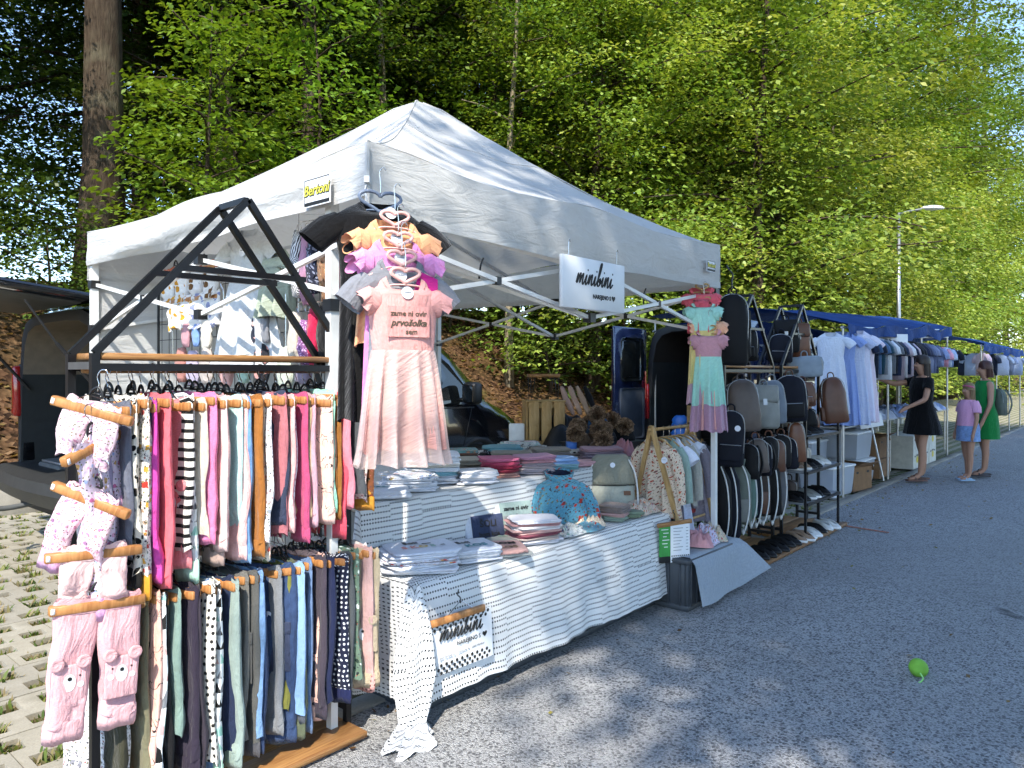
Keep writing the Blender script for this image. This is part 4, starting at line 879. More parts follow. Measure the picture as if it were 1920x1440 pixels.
# pastel dresses at the far tent leg
rz2 = R(-58)
for k, (lb, tp, skm, z, dx, hm) in enumerate([('coral red frilled top, highest by the far tent leg', '#e0616e', '#e0616e', 2.07, 0, None), ('mint frilled dress by the far tent leg', '#a9dccb', '#e6cf86', 1.98, -.02, ('#c9a0ae', .13)), ('peach frilled dress by the far tent leg', '#efb491', '#efb9a0', 1.88, .02, ('#e3a7a0', .13)), ('dusty rose dress with mint skirt and mauve flounce by the far tent leg', '#c9929a', '#a9ddcb', 1.79, -.03, ('#b892a6', .17))]):
    dress(lb, (4.54 + dx * .7, 2.26 - .02 * k, z), rz2, F('plain', tp), F('plain', skm), L=(.3, .55, .62, .5)[k], sh=.095, th=.04, flare=(.09, .10, .105, .11)[k], hem=(F('plain', hm[0]), hm[1]) if hm else None)
    heart_hanger((4.54 + dx * .7, 2.255 - .02 * k, z + .012), rz2, ('cream', 'pale', 'beige', 'light wooden')[k] + ' heart hanger in the pastel dress chain', M_palewood, 'pastel dress hangers', .085)

# ------------------------------------------------------------------ wire grid wall and things on it
grid_t = thing('wire_grid', 'black wire display grid standing along the open tent side', 'display grid', (2.06, 0, 0))
for k in range(18): MB().tube([(0, 3.0 + k * .1, .12), (0, 3.0 + k * .1, 2.02)], .0022, 4).build('wire', M_black, grid_t)
for k in range(20): MB().tube([(0.003, 2.95, .14 + k * .098), (0.003, 4.75, .14 + k * .098)], .0022, 4).build('wire', M_black, grid_t)
for y in (2.95, 4.75): MB().tube([(0, y, 0), (0, y, 2.05)], .009, 6).build('upright', M_black, grid_t)
wcot = F('plain', '#dfe2e4', trans=.2)
dress('white cotton gauze dress hung high on the wire grid', (2.0, 3.55, 2.25), R(-82), wcot, L=.66, sh=.15, flare=.27, sleeves='cap', th=.04, n_pleat=12, extra=lambda t: round_tag(t, .02, -.12, -.05, .03), hem=(wcot, .06))
dress('pale sage top partly behind the white gauze dress', (2.03, 3.33, 2.12), R(-90), F('plain', '#a9b3a2'), L=.34, sh=.14, flare=.14, sleeves='cap', cat='top', name='child_top')
for k, (y, z, lb) in enumerate(((4.40, 2.10, 'white orange-dotted skirt-pants with rust waistband at the back of the grid'), (4.05, 2.10, 'white brown-dotted shorts with rust waistband on the wire grid'), (4.32, 1.93, 'white dotted shorts clipped below the rust-banded ones'), (4.02, 1.93, 'pale blue-grey shorts clipped on the wire grid'))):
    trousers(lb, F('dots', '#eae6e2', ('#c98a20', '#6d4a22', '#d09a20', '#8890b8')[k], 2.6), (2.01, y, z), R(-90), .16, .15, None, None, None, th=.03, band=F('plain', '#b5624a') if k < 2 else None)
    hanger((2.01, y, z - .0), R(-90), 'wooden clamp hanger on the wire grid', 'grid hangers')
def ring_display(loc, ln, rz, label, n, goods, drop=.06):
    """wire frame with rings and clips carrying small goods; goods: list of (label, mat, w, h)"""
    t = thing('clip_display', label, 'display rack', loc, rz)
    MB().tube([(0, 0, -.3), (0, 0, 0), (ln, 0, 0), (ln, 0, -.3)], .003, 5).build('frame', M_chrome, t)
    MB().tube(cat_rom([(ln * .5, 0, 0), (ln * .5, 0, .06), (ln * .5 - .03, 0, .1), (ln * .5, 0, .15), (ln * .5 + .03, 0, .14)], 3), .003, 5).build('hook', M_chrome, t)
    for i in range(n):
        x = ln * (i + .5) / n; b = MB()
        b.tube([(x + .022 * math.cos(a), .004, -.028 + .022 * math.sin(a)) for a in [2 * math.pi * q / 12 for q in range(13)]], .0016, 4)
        b.tube([(x, .004, -.05), (x - .012, 0, -.085), (x + .012, 0, -.085), (x, .004, -.05)], .0016, 4); b.build('ring_clip', M_chrome, t, True)
    q = Matrix.Rotation(rz, 3, 'Z')
    for i, g in enumerate(goods):
        if not g: continue
        lb, m, w, h, nm = g; p = Vector(loc) + q @ Vector((ln * (i + .5) / n, -.004, -.085))
        soft(nm, lb, m, (w, .028, h), (p.x, p.y, p.z - h / 2), rz, cat=nm.replace('_', ' ').split()[-1])
    return t
def soft(name, label, mat, d, loc, rz=0, cat='cloth', group=None, wob=.012, taper=.9, rot=None):
    """soft limp cloth piece: rounded lofted body with wrinkles; loc is its centre"""
    sd = rnd.random() * 60; rings = []; N = 16
    for k in range(9):
        q = k / 8; f = (math.sin(math.pi * min(1, max(0, .06 + .88 * q)))) ** .32; z = d[2] * (q - .5); g = lerp(1, taper, q)
        rings.append([(d[0] / 2 * f * g * math.copysign(abs(math.cos(a)) ** .7, math.cos(a)) + wob * nz(a * 1.2 + sd, q * 5), d[1] / 2 * f * math.copysign(abs(math.sin(a)) ** .7, math.sin(a)) + wob * .8 * nz(a * 2 + sd, q * 6, 3), z + wob * nz(a + sd, q * 4, 7)) for a in [2 * math.pi * i / N for i in range(N)]])
    b = MB(); b.loft(rings, True, True, True); o = b.build(name, mat, None, True, loc, rot or (0, 0, rz)); return tag(o, label, cat, group)
ring_display((2.0, 4.42, 1.89), 1.22, R(-90), 'chrome clip rail holding baby hats, in front of the wire grid', 10, [None, ('dusty pink baby cap clipped on the rail', F('plain', '#c09098'), .1, .15, 'baby_bonnet'), ('sky blue slim baby cap clipped on the rail', F('plain', '#7d9fd4'), .08, .15, 'baby_bonnet'), ('cream grey baby cap clipped on the rail', F('plain', '#c9c3b8'), .12, .17, 'baby_bonnet'), None, ('pale lilac printed baby bib clipped on the rail', F('script', '#e3d6e0', '#7a5a70', 1.0), .14, .18, 'baby_bib'), ('mauve knitted baby cap clipped on the rail', F('melange', '#a58a98'), .08, .16, 'baby_bonnet'), ('navy dotted baby bib with white label', F('dots', '#1e2638', '#d8a8a0', 2.2), .14, .18, 'baby_bib'), ('grey baby cap at the end of the clip rail', F('plain', '#85868c'), .08, .15, 'baby_bonnet'), None])
for k, (y, z, c, lb) in enumerate([(4.3, 1.55, '#b07a70', 'brick pink baby bloomers behind the shelf board'), (4.16, 1.53, '#b3a7bb', 'lilac grey baby leggings behind the shelf board'), (4.0, 1.54, '#b9aca4', 'stone baby leggings behind the shelf board'), (3.78, 1.53, '#c99a94', 'rosy baby bloomers hanging behind the shelf board'), (3.6, 1.55, '#a8c4b4', 'mint baby cap hanging behind the shelf board'), (3.42, 1.55, '#2a2a30', 'black dotted baby bloomers behind the shelf board'), (3.2, 1.53, '#c6cbb8', 'pale green baby bloomers behind the shelf board'), (3.05, 1.55, '#8f8496', 'grey mauve baby cap behind the shelf board')]):
    soft('baby_garment', lb, F('plain', c) if k != 5 else F('dots', c, '#d89a90', 2.0), (.13, .05, .2), (2.0, y, z), R(-90), 'baby clothes')
# hair scarves hung on a ring of wire by the tent corner
sc_t = thing('scarf_rack', 'wire ring frame hung with scarves and bows at the tent corner', 'display rack', (1.93, 2.86, 0))
MB().tube([(0, .12, 2.24), (0, .12, 1.55), (0, -.28, 1.55), (0, -.28, 2.18), (0, .12, 2.24)], .003, 5).build('frame', M_chrome, sc_t)
for z in (2.2, 1.83, 1.56): MB().tube([(0, .12, z), (0, -.28, z - .02)], .003, 5).build('bar', M_chrome, sc_t)
for k in range(12): MB().tube([(-.01, .1 - (k % 6) * .065 + .018 * math.cos(a), (2.17 if k < 6 else 1.80) - (k % 6) * .004 + .018 * math.sin(a)) for a in [2 * math.pi * q / 10 for q in range(11)]], .0016, 4).build('ring', M_chrome, sc_t)
for (y, z, w, h, m, lb) in [(2.95, 2.0, .09, .3, F('zebra', '#e8eaf0', '#20222c', 1.0), 'zebra-striped hair scarf on the wire frame'), (2.88, 1.97, .07, .32, F('plain', '#b78aa4'), 'mauve hair scarf on the wire frame'), (2.83, 1.98, .08, .24, F('dots', '#2a2e40', '#8a90a8', .8), 'navy flecked hair scarf on the wire frame'), (2.73, 1.96, .09, .3, F('floral', '#9a7050', k=.7, cols=['#5a3a20', '#d0a878', '#3a2418', '#b98860']), 'brown animal-print scarf on the wire frame'), (2.66, 1.96, .06, .3, F('plain', '#c98a98'), 'rose hair scarf at the edge of the wire frame'),
        (2.97, 1.66, .09, .24, F('plain', '#c9bfb0'), 'beige hair bow ribbon on the lower wire row'), (2.89, 1.64, .08, .2, F('dots', '#8c5a8c', '#d8b8e0', .6), 'purple glitter bow on the lower wire row'), (2.82, 1.66, .07, .26, F('plain', '#c02a50'), 'crimson hair bow on the lower wire row'), (2.73, 1.66, .12, .3, F('plain', '#18181a'), 'black tulle hair bow on the lower wire row')]:
    soft('hair_scarf', lb, m, (w, .06, h), (1.91, y, z), R(-90), 'scarf', taper=.75, wob=.02)
# ================================================================== TABLES, CLOTH AND GOODS
def dotcloth():
    t = NT('white_dotted_cloth'); uv = t.n('TexCoord').outputs['UV']; s = t.n('SeparateXYZ'); t.put(s.inputs[0], uv)
    U = t.math('MULTIPLY', s.outputs[0], 1 / .0155); Vr = t.math('MULTIPLY', s.outputs[1], 1 / .0268)
    # rows jump up or down at irregular columns
    w0 = t.n('TexWhiteNoise', noise_dimensions='1D'); t.put(w0.inputs['W'], t.math('FLOOR', t.math('DIVIDE', Vr, 3)))
    blk = t.math('FLOOR', t.math('ADD', t.math('DIVIDE', U, 13), t.math('MULTIPLY', w0.outputs[0], 5)))
    w1 = t.n('TexWhiteNoise', noise_dimensions='2D'); cv = t.n('CombineXYZ'); t.put(cv.inputs[0], blk); t.put(cv.inputs[1], t.math('FLOOR', t.math('DIVIDE', Vr, 3))); t.put(w1.inputs[0], cv.outputs[0])
    st = t.math('MULTIPLY', t.math('FLOOR', t.math('MULTIPLY', w1.outputs[0], 3)), .33)
    V2 = t.math('ADD', Vr, st)
    fx = t.math('SUBTRACT', t.math('FRACT', U), .5); fy = t.math('MULTIPLY', t.math('SUBTRACT', t.math('FRACT', V2), .5), 1.73)
    d = t.math('SQRT', t.math('ADD', t.math('MULTIPLY', fx, fx), t.math('MULTIPLY', fy, fy)))
    f = t.noise(uv, 3, 4); base = t.mix(t.rng(f, .3, .7), (.72, .72, .71), (.80, .80, .79))
    c = t.mix(t.math('LESS_THAN', d, .29), base, (.015, .015, .02)); t.bump(t.noise(uv, 7, 4, .6, .5), .3, .03)
    return t.done(c, .85, 0, .2)
M_dot = dotcloth()
X0, X1 = 2.11, 4.33
prof = [(4.05, .886), (2.78, .886), (2.755, .88), (2.745, .86), (2.738, .70), (2.732, .615), (2.72, .595), (2.69, .588), (2.43, .588), (2.395, .584), (2.378, .565), (2.372, .53)] + [(2.37 - .004 * k, .53 - .0475 * k) for k in range(1, 10)]
cum = [0]
for a, c in zip(prof, prof[1:]): cum.append(cum[-1] + math.hypot(a[0] - c[0], a[1] - c[1]))
cloth = MB(); NX = 110
def folds(x, amp): return amp * (math.sin(x * 13 + 3 * nz(x * 1.5)) * .5 + nz(x * 7, 4) * 1.8 + .35 * math.sin(x * 39 + 2 * nz(x * 3)))
def cf(u, v):
    k = round(v * (len(prof) - 1)); y, z = prof[k]; x = lerp(X0, X1, u)
    if k >= 10: q = (k - 10) / (len(prof) - 11); y -= folds(x, .011 * q) + .012 * q; z += .012 * nz(x * 3.1, 9) * q - .012 * q; x += .012 * nz(x * 5, q * 2) * q
    elif 3 <= k <= 6: y -= .012 * nz(x * 4, z * 3) + .006 * math.sin(x * 14)
    else: z += .004 * nz(x * 6, y * 6)
    return (x, y, z)
cloth.grid(cf, NX, len(prof) - 1, uvf=lambda u, v: (u * (X1 - X0), cum[round(v * (len(prof) - 1))]))
# upper table carries on further than the low tier
cloth.grid(lambda u, v: (lerp(X1, 5.05, u), *[(4.05, .886), (2.78, .886), (2.75, .87), (2.745, .70), (2.742, .5), (2.74, .3)][round(v * 5)]), 20, 5, uvf=lambda u, v: (2.2 + u * .7, v * 1.9))
# side drape over the near end, falling to the ground in folds
side = [p for p in prof if p[1] > .52]; side = side[1:]
def sf(u, v):
    q = u * (len(side) - 1); k = min(len(side) - 2, int(q)); y = lerp(side[k][0], side[k + 1][0], q - k); zt = lerp(side[k][1], side[k + 1][1], q - k)
    z = lerp(zt, .09 + .03 * math.sin(u * 9), v); fo = v ** .8
    return (X0 - .004 - .03 * min(1, v * 4) * .3 - fo * (.035 + .04 * math.sin(u * 17 + .6) + .03 * nz(u * 6, v)), y - fo * (.02 + .05 * u) , z)
cloth.grid(sf, 44, 14, uvf=lambda u, v: (u * 1.2, v * .75 + .3))
# the long corner that gathers to a tail pooled on the asphalt
tail = []
for k, (x, y, z, rx, ry) in enumerate([(2.125, 2.395, .575, .02, .02), (2.11, 2.375, .50, .045, .035), (2.09, 2.35, .38, .07, .05), (2.07, 2.33, .24, .085, .06), (2.045, 2.31, .13, .065, .05), (2.015, 2.285, .075, .05, .04), (1.985, 2.26, .05, .065, .05), (1.97, 2.25, .03, .085, .065), (1.96, 2.24, .006, .105, .075)]):
    tail.append([(x + rx * math.cos(a) * (1 + .28 * math.sin(5 * a + k * .15) + .15 * math.sin(9 * a)) - ry * .2 * math.sin(a), y + ry * math.sin(a) * (1 + .25 * math.sin(5 * a + 1)), z + (.012 * math.sin(6 * a + k) if k > 5 else .02 * math.sin(3 * a) if k < 3 else 0)) for a in [2 * math.pi * i / 36 for i in range(36)]])
cloth.loft(tail, True)
tag(cloth.build('tablecloth', M_dot, None, True), 'white black-dotted cloth draped over the two-tier sales table', 'tablecloth')
ft = thing('folding_table', 'folding table hidden under the dotted cloth', 'table', (2.12, 2.76, 0))
rbox('table_top', (2.9, 1.27, .03), .004, M_greymetal, ft, (1.45, .645, .862), seg=1)
for px in (.1, 2.8):
    for py in (.08, 1.2): MB().tube([(px, py, 0), (px, py, .85)], .014, 8).build('leg', M_greymetal, ft)
M_crate = plain('grey_crate_plastic', (.055, .062, .07), .5, 0, .4)
def crate(loc, label, d=(.6, .4, .56), rz=0, group='grey crates under the table', m=M_crate):
    t = thing('plastic_crate', label, 'crate', loc, rz, group); a, c, h = d
    for s in (-1, 1):
        rbox('long_side', (a, .02, h), .004, m, t, (0, s * (c / 2 - .01), h / 2), seg=1)
        rbox('short_side', (.02, c - .04, h), .004, m, t, (s * (a / 2 - .01), 0, h / 2), seg=1)
    for s in (-1, 1):
        for k in range(8): rbox('rib', (.012, .012, h - .06), .002, m, t, (-a / 2 + .04 + k * (a - .08) / 7, s * (c / 2 + .005), h / 2), seg=1)
        for k in range(5): rbox('rib', (.012, .012, h - .06), .002, m, t, (s * (a / 2 + .005), -c / 2 + .05 + k * (c - .1) / 4, h / 2), seg=1)
    rbox('rim', (a + .03, c + .03, .03), .004, m, t, (0, 0, h - .012), seg=1); rbox('bottom', (a + .012, c + .012, .035), .004, m, t, (0, 0, .02), seg=1)
    return t
for k in range(4): crate((2.45 + k * .59, 2.61, 0), ('grey crate below the table end nearest the trousers rack', 'grey crate below the table, second from the trousers rack', 'grey crate below the table, third from the trousers rack', 'grey crate below the table end nearest the wooden A-frame')[k], (.56, .36, .565))

# folded garments
def folded_mesh(mat, d, seed):
    w, l, h = d; rings = []; N = 22
    for k, (q, f) in enumerate(((0, .93), (.18, .99), (.5, 1.0), (.82, .99), (1, .9), (1.02, .5))):
        rings.append([((w / 2) * f * math.copysign(abs(math.cos(a)) ** .28, math.cos(a)) + .010 * nz(a * 2, seed, k), (l / 2) * f * math.copysign(abs(math.sin(a)) ** .28, math.sin(a)) + .010 * nz(a * 2, seed + 9, k), h * q + .35 * h * nz(math.cos(a) * 1.5 + seed, math.sin(a) * 1.5, seed)) for a in [2 * math.pi * i / N for i in range(N)]])
    b = MB(); b.loft(rings, True, True, True); return b.mesh('folded_garment', mat, True)
def stack(x, y, z, cols, d, rz, what, where, jit=.12, text=None, kind='shirt', tcol=None):
    """a pile of folded garments, each a thing of its own, bottom first"""
    zz = z; G = 'pile of ' + what
    if len(cols) >= 3: cols = [c for c in cols for _ in (0, 1)]; d = (d[0], d[1], d[2] * .56)
    for i, c in enumerate(cols):
        m = c if not isinstance(c, str) else F('plain', c); h = d[2] * rnd.uniform(.85, 1.15)
        me = folded_mesh(m, (d[0] * rnd.uniform(.94, 1.04), d[1] * rnd.uniform(.94, 1.04), h), rnd.random() * 30)
        top = i == len(cols) - 1
        if top and text:
            o = thing('folded_garment', f'top folded {kind} with lettering {where}', kind, (x + rnd.uniform(-.01, .01), y + rnd.uniform(-.01, .01), zz), rz, G)
            link('cloth_body', me, o)
            for s_, sz, dx, dy, col in text: lettering(s_, sz, col, o, (dx, dy, h * 1.04 + .005), (0, 0, 0), bold=.0012)
        else:
            o = link('folded_garment', me, None, (x + rnd.uniform(-.012, .012), y + rnd.uniform(-.012, .012), zz), (rnd.uniform(-.02, .02), rnd.uniform(-.02, .02), rz + rnd.uniform(-jit, jit)))
            tag(o, (f'uppermost folded {kind} ' if top else f'lower folded {kind} ') + where, kind, G)
        zz += h * .92
    return zz
Wh = ['#e4e6ee', '#dfe3ee', '#e8e8ec']; mixw = lambda n: [rnd.choice(Wh) for _ in range(n)]
M_tealink = plain('teal_ink', (.05, .25, .3), .6); M_pinkink = plain('coral_ink', (.7, .25, .2), .6); M_mustink = plain('mustard_ink', (.6, .4, .08), .6); M_paleink = plain('sage_ink', (.3, .42, .36), .6)
ZU, ZL = .892, .596; rv = R(-38)
stack(2.32, 2.88, ZU, mixw(2), (.30, .22, .02), rv, 'white baby clothes', 'of the flat white pile nearest on the upper tier', .2, [('super', .05, 0, .02, M_tealink)], kind='babywear')
stack(2.56, 2.93, ZU, mixw(3) + [F('floral', '#e9eaf0', k=1.2, cols=['#d06060', '#6080b0', '#d8b050', '#90a8c0'])], (.27, .22, .02), rv + .1, 'white printed baby clothes', 'beside the tulle dress on the upper tier', .2, kind='babywear')
stack(2.83, 3.05, ZU, mixw(2) + ['#8fc3d0', '#dfe3ea', '#e6e0d8', '#e8e8ea', '#e2e6f0'], (.30, .25, .022), rv, 'tall white folded clothes', 'of the tallest white pile on the upper tier', .15, kind='babywear')
stack(2.97, 2.83, ZU, mixw(4), (.20, .17, .018), rv, 'small white folded clothes', 'of the small white pile at the upper tier front', .08, [('kos', .03, .02, .0, M_greyink)], kind='babywear')
stack(3.27, 2.93, ZU, ['#b98a80', '#8a3040', '#a03048', '#c04a68', '#c86a88'], (.22, .2, .02), rv, 'red and pink leggings', 'of the red and pink pile', .15, kind='leggings')
stack(3.52, 2.87, ZU, ['#a8a0a8', '#b7a9ad', '#9a8f96', '#b08088', '#c490a8'], (.24, .2, .02), rv, 'rose and grey leggings', 'of the rose and grey pile', .12, kind='leggings')
stack(3.76, 2.86, ZU, ['#7fb0b8', '#90bcc8', '#8fb0dc', '#8fb4e4'], (.22, .2, .018), rv, 'light blue leggings', 'of the light blue pile', .12, kind='leggings')
stack(3.98, 2.86, ZU, ['#c89aa0', '#d0a0a4'], (.18, .16, .018), rv, 'salmon bibs', 'of the low salmon pile by the backpack', .15, kind='bib')
stack(3.35, 3.33, ZU, ['#8a7c6c', '#a89a84', '#b7ac9a'], (.24, .22, .02), rv, 'lace-pale leggings', 'of the sand-coloured pile in the middle', .15, kind='leggings')
stack(3.72, 3.22, ZU, ['#5d5050', '#7a6c62', '#8a8072', '#8f8676'], (.26, .22, .02), rv, 'taupe leggings', 'of the taupe pile in the middle', .15, kind='leggings')
stack(4.05, 3.16, ZU, ['#7d5a4c', '#a09084', '#857a74', '#8d8478'], (.28, .22, .02), rv, 'brown and stone leggings', 'of the brown and stone pile', .15, kind='leggings')
stack(3.72, 3.72, ZU, ['#4a3a34', '#6a4a3c', F('floral', '#6f9c98', k=1.2)], (.26, .22, .022), rv, 'dark brown folded clothes', 'of the back pile with a teal flowered top', .2, kind='leggings')
stack(4.05, 3.62, ZU, ['#1c1c22', F('spots', '#16161a', '#c8c8cc', 1.1), '#6fa0a8'], (.28, .22, .022), rv, 'black dotted folded clothes', 'of the back pile with a teal piece on top', .2, kind='leggings')
stack(4.38, 3.70, ZU, ['#8a8478', F('motif', '#dcd8cc', k=1.3), F('tri', '#e4e2da', k=1.4)], (.32, .24, .022), rv, 'cream printed folded clothes', 'of the cream printed pile at the back', .2, kind='leggings')
stack(4.48, 3.30, ZU, ['#a8948c', F('dots', '#d9d4cc', '#403838', 1.2)], (.24, .2, .02), rv, 'cream dotted folded clothes', 'of the cream dotted pile near the fur bobbles', .2, kind='leggings')
stack(4.42, 2.98, ZU, ['#a58a94', '#8f8290', '#9a8490', '#b08890'], (.3, .2, .018), rv, 'mauve scarves', 'of the mauve pile behind the backpack', .25, kind='scarf')
# low tier
stack(2.30, 2.56, ZL, mixw(2) + [F('motif', '#e4e4ee', k=.8, cols=['#d05a5a', '#5a80b0', '#e0a060', '#c0c0d0'])] + mixw(2), (.34, .25, .02), rv + .25, 'white lettered shirts', 'of the near white pile on the low tier', .25, [('\u0160oli', .05, -.04, .05, M_ink), ('bom', .022, .03, .02, M_ink), ('S', .055, -.09, -.03, M_pinkink), ('K', .055, -.045, -.03, M_pinkink), ('O', .055, .0, -.03, M_mustink), ('S', .055, .045, -.03, M_paleink), ('.si', .035, .09, -.03, M_greyink)], kind='shirt')
stack(2.60, 2.53, ZL, mixw(3), (.27, .24, .02), rv + .3, 'white shirts with script print', 'of the second white pile on the low tier', .15, [('\u0160oli', .05, -.02, .03, M_ink), ('KOS', .06, .02, -.04, M_tealink)], kind='shirt')
stack(2.80, 2.46, ZL, ['#a6a8a4', '#b08c88'], (.2, .22, .02), rv + .05, 'dusty rose lettered shirts', 'of the dusty rose pile overhanging the low tier edge', .1, [('BOM', .055, 0, .03, M_ink), ('KOS', .055, 0, -.05, M_gold)], kind='shirt')
stack(2.95, 2.60, ZL, ['#8a8c8c', '#a4a8a2'], (.22, .16, .016), rv, 'grey green lettered shirts', 'of the grey green pile behind the rose shirts', .1, [('BOM', .04, 0, 0, M_paleink)], kind='shirt')
stack(3.08, 2.52, ZL, ['#e2e2ea', '#c0b0a8', '#8a4a58', '#c9a09c', '#e2dcdc', '#c09090', '#e4e4ec'], (.27, .2, .018), rv + .2, 'pink and white striped shirts', 'of the tall pink and white pile', .22, kind='shirt')
def upright(label, loc, rz, mat, w, h, txt):
    """folded shirt propped upright against the riser, print to the front"""
    t = thing('folded_shirt', label, 'shirt', loc, 0, rot=(R(-16), 0, rz))
    rbox('cloth_body', (w + .03, .03, h), .008, F('plain', '#dfe2ec'), t, (-.01, .012, h / 2), wob=.004); rbox('printed_front', (w, .012, h * .93), .004, mat, t, (.01, -.006, h / 2 + .004), wob=.002)
    for s_, sz, z, col in txt: lettering(s_, sz, col, t, (.01, -.0145, z), (R(90), 0, 0), bold=.001)
upright('dark slate blue shirt with black lettering propped up', (2.88, 2.665, ZL), R(-20), F('plain', '#3c4560'), .19, .15, [('\u0160OLI', .05, .1, M_ink), ('bom kos', .035, .045, M_ink)])
upright('grey mint shirt with black lettering propped up', (3.12, 2.665, ZL), R(-20), F('plain', '#9fb3ae'), .2, .19, [('zame ni ovir', .032, .15, M_ink), ('PRVO\u0160OLEC', .032, .1, M_greyink), ('sem', .036, .05, M_ink)])
# crumpled pieces
def crumple(name, label, mat, loc, d, cat, seed, rz=0, n=9):
    """crumpled cloth heap: folded domed surface that lies on the table"""
    def f(u, v):
        a = u * 2 * math.pi; q = v; r = 1 + .16 * math.sin(a * 3 + seed) + .1 * nz(a * 2, seed)
        z = d[2] * (1 - q ** 2.2) * (.75 + .45 * nz(math.cos(a) * q * 2.5 + seed, math.sin(a) * q * 2.5, seed)) + d[2] * .22 * math.sin(a * n + q * 9 + seed) * q * (1 - q) * 3
        return (d[0] / 2 * q * r * math.cos(a), d[1] / 2 * q * r * math.sin(a), max(0.002, z) if q < 1 else .002)
    b = MB(); b.grid(f, 48, 12, uvf=lambda u, v: (v * d[0] * math.cos(u * 6.283), v * d[1] * math.sin(u * 6.283))); return tag(b.build(name, mat, None, True, loc, (0, 0, rz)), label, cat)
crumple('baby_overall', 'white printed baby overall with navy collar lying on the low tier', F('motif', '#dfe4e2', k=1.2, cols=['#4a6a8a', '#8ab0a0', '#e4e8e4', '#304a6a']), (3.36, 2.50, ZL), (.24, .22, .06), 'babywear', 3.1)
crumple('baby_trousers', 'cream crumpled cotton trousers heaped on the low tier', F('floral', '#e3d6c2', k=.8, cols=['#c9b090', '#b89878', '#d8c4a4', '#c0a080']), (3.66, 2.56, ZL), (.3, .22, .085), 'trousers', 7.7, .3, 13)
crumple('patterned_cloth', 'white green-patterned cloth under the blue raincoat', F('motif', '#d8dcd4', k=.9, cols=['#7a9a80', '#c0d0c0', '#a07060', '#606a60']), (3.25, 2.64, ZL), (.22, .16, .07), 'cloth', 5.2)
crumple('blue_hat', 'light blue printed sun hat lying at the low tier edge', F('motif', '#6fa9bd', k=1.1, cols=['#c23b30', '#6fa9bd', '#e8e0d4', '#6fa9bd']), (3.53, 2.47, ZL), (.22, .17, .04), 'hat', 2.2)
crumple('floral_shorts', 'cream floral ruffled shorts folded at the low tier end', F('floral', '#dcc9b6', k=.9), (4.17, 2.52, ZL), (.3, .24, .09), 'shorts', 9.4, 0, 11)
stack(3.88, 2.52, ZL, ['#8fa090', '#c9a09c', '#8a7a74', '#94847c'], (.17, .16, .022), R(20), 'knitted caps', 'of the brown cap pile before the backpack', .3, kind='cap')
stack(4.02, 2.48, ZL, ['#77866c', '#7d8c78'], (.15, .14, .02), R(50), 'sage caps', 'of the sage pile beside the brown caps', .3, kind='cap')
# child's raincoat with printed buses, propped against the riser
M_rain = F('motif', '#5d9cb4', k=1.7, cols=['#b8352c', '#5d9cb4', '#5d9cb4', '#c0392f', '#5d9cb4'])
rc = thing('raincoat', 'light blue child raincoat printed with red buses, propped on the low tier', 'raincoat', (3.50, 2.63, ZL), R(-34)); rc.rotation_euler = (R(-14), 0, R(-34))
def body_loft(prof, mat, name, parent, sd=1.0, wob=.06, N=26):
    b = MB(); b.loft([[(cx + hw * math.copysign(abs(math.cos(a)) ** .8, math.cos(a)) * (1 + wob * nz(a * 1.7 + sd, z * 9)), hd * math.sin(a) * (1 + wob * 2 * nz(a * 2.3 + sd, z * 11, 2)), z) for a in [2 * math.pi * i / N for i in range(N)]] for cx, hw, hd, z in prof], True, True, True); return b.build(name, mat, parent, True)
body_loft([(0, .15, .03, .0), (0, .165, .05, .02), (0, .155, .05, .1), (0, .145, .045, .18), (0, .135, .04, .235), (0, .11, .035, .262), (0, .07, .03, .28)], M_rain, 'coat_body', rc, 2, .12)
for s in (-1, 1): body_loft([(s * .195, .035, .022, .0), (s * .20, .042, .03, .05), (s * .185, .045, .03, .13), (s * .14, .045, .03, .22), (s * .11, .03, .025, .25)], M_rain, 'sleeve', rc, 3 + s, .12)
b = MB(); b.loft([[(.075 * q * math.cos(a), .045 * q * math.sin(a) - .01 * (q - 1), z + .03 * math.sin(a)) for a in [2 * math.pi * i / 22 for i in range(22)]] for q, z in ((.9, .27), (1.1, .29), (1.25, .318), (1.12, .322), (.95, .285))], True); b.build('collar', M_rain, rc, True)
b = MB(); b.loft([[(.066 * q * math.cos(a), .036 * q * math.sin(a), z + .025 * math.sin(a)) for a in [2 * math.pi * i / 20 for i in range(20)]] for q, z in ((1.12, .312), (.95, .28), (.5, .262))], True, False, True); b.build('lining', F('plain', '#1d2438'), rc, True)
MB().tube(cat_rom([(-.06, 0, .262), (0, 0, .29), (.06, 0, .262)]), .006, 6).build('hanger', M_wplast, rc, True)
# grey drawstring backpack standing on the low tier
M_gr1, M_gr2, M_cord = F('plain', '#8a8a7c'), F('plain', '#b3b5a8'), plain('white_cotton_cord', (.72, .71, .68), .8)
bp = thing('drawstring_backpack', 'olive grey drawstring backpack with pale lower pocket standing on the low tier', 'backpack', (4.07, 2.66, ZL), R(-48)); bp.rotation_euler = (R(-8), 0, R(-48))
body_loft([(0, .12, .05, .0), (0, .15, .07, .03), (0, .152, .075, .12), (0, .148, .07, .17)], M_gr2, 'lower_pocket', bp, 4, .06)
body_loft([(0, .146, .068, .165), (0, .15, .07, .2), (0, .145, .065, .29), (0, .125, .05, .35), (0, .10, .035, .372), (0, .095, .02, .365)], M_gr1, 'sack_body', bp, 6, .10)
MB().tube(cat_rom([(-.148, -.03, .172), (-.05, -.074, .17), (.05, -.076, .17), (.148, -.03, .174)]), .003, 5).build('zipper', M_bplast, bp)
MB().box((.09, -.078, .12), (.045, .004, .028)).build('label_patch', M_tag, bp); MB().disc((.0, -.072, .3), .017, (-.2, -1, 0)).build('sticker', M_stick, bp)
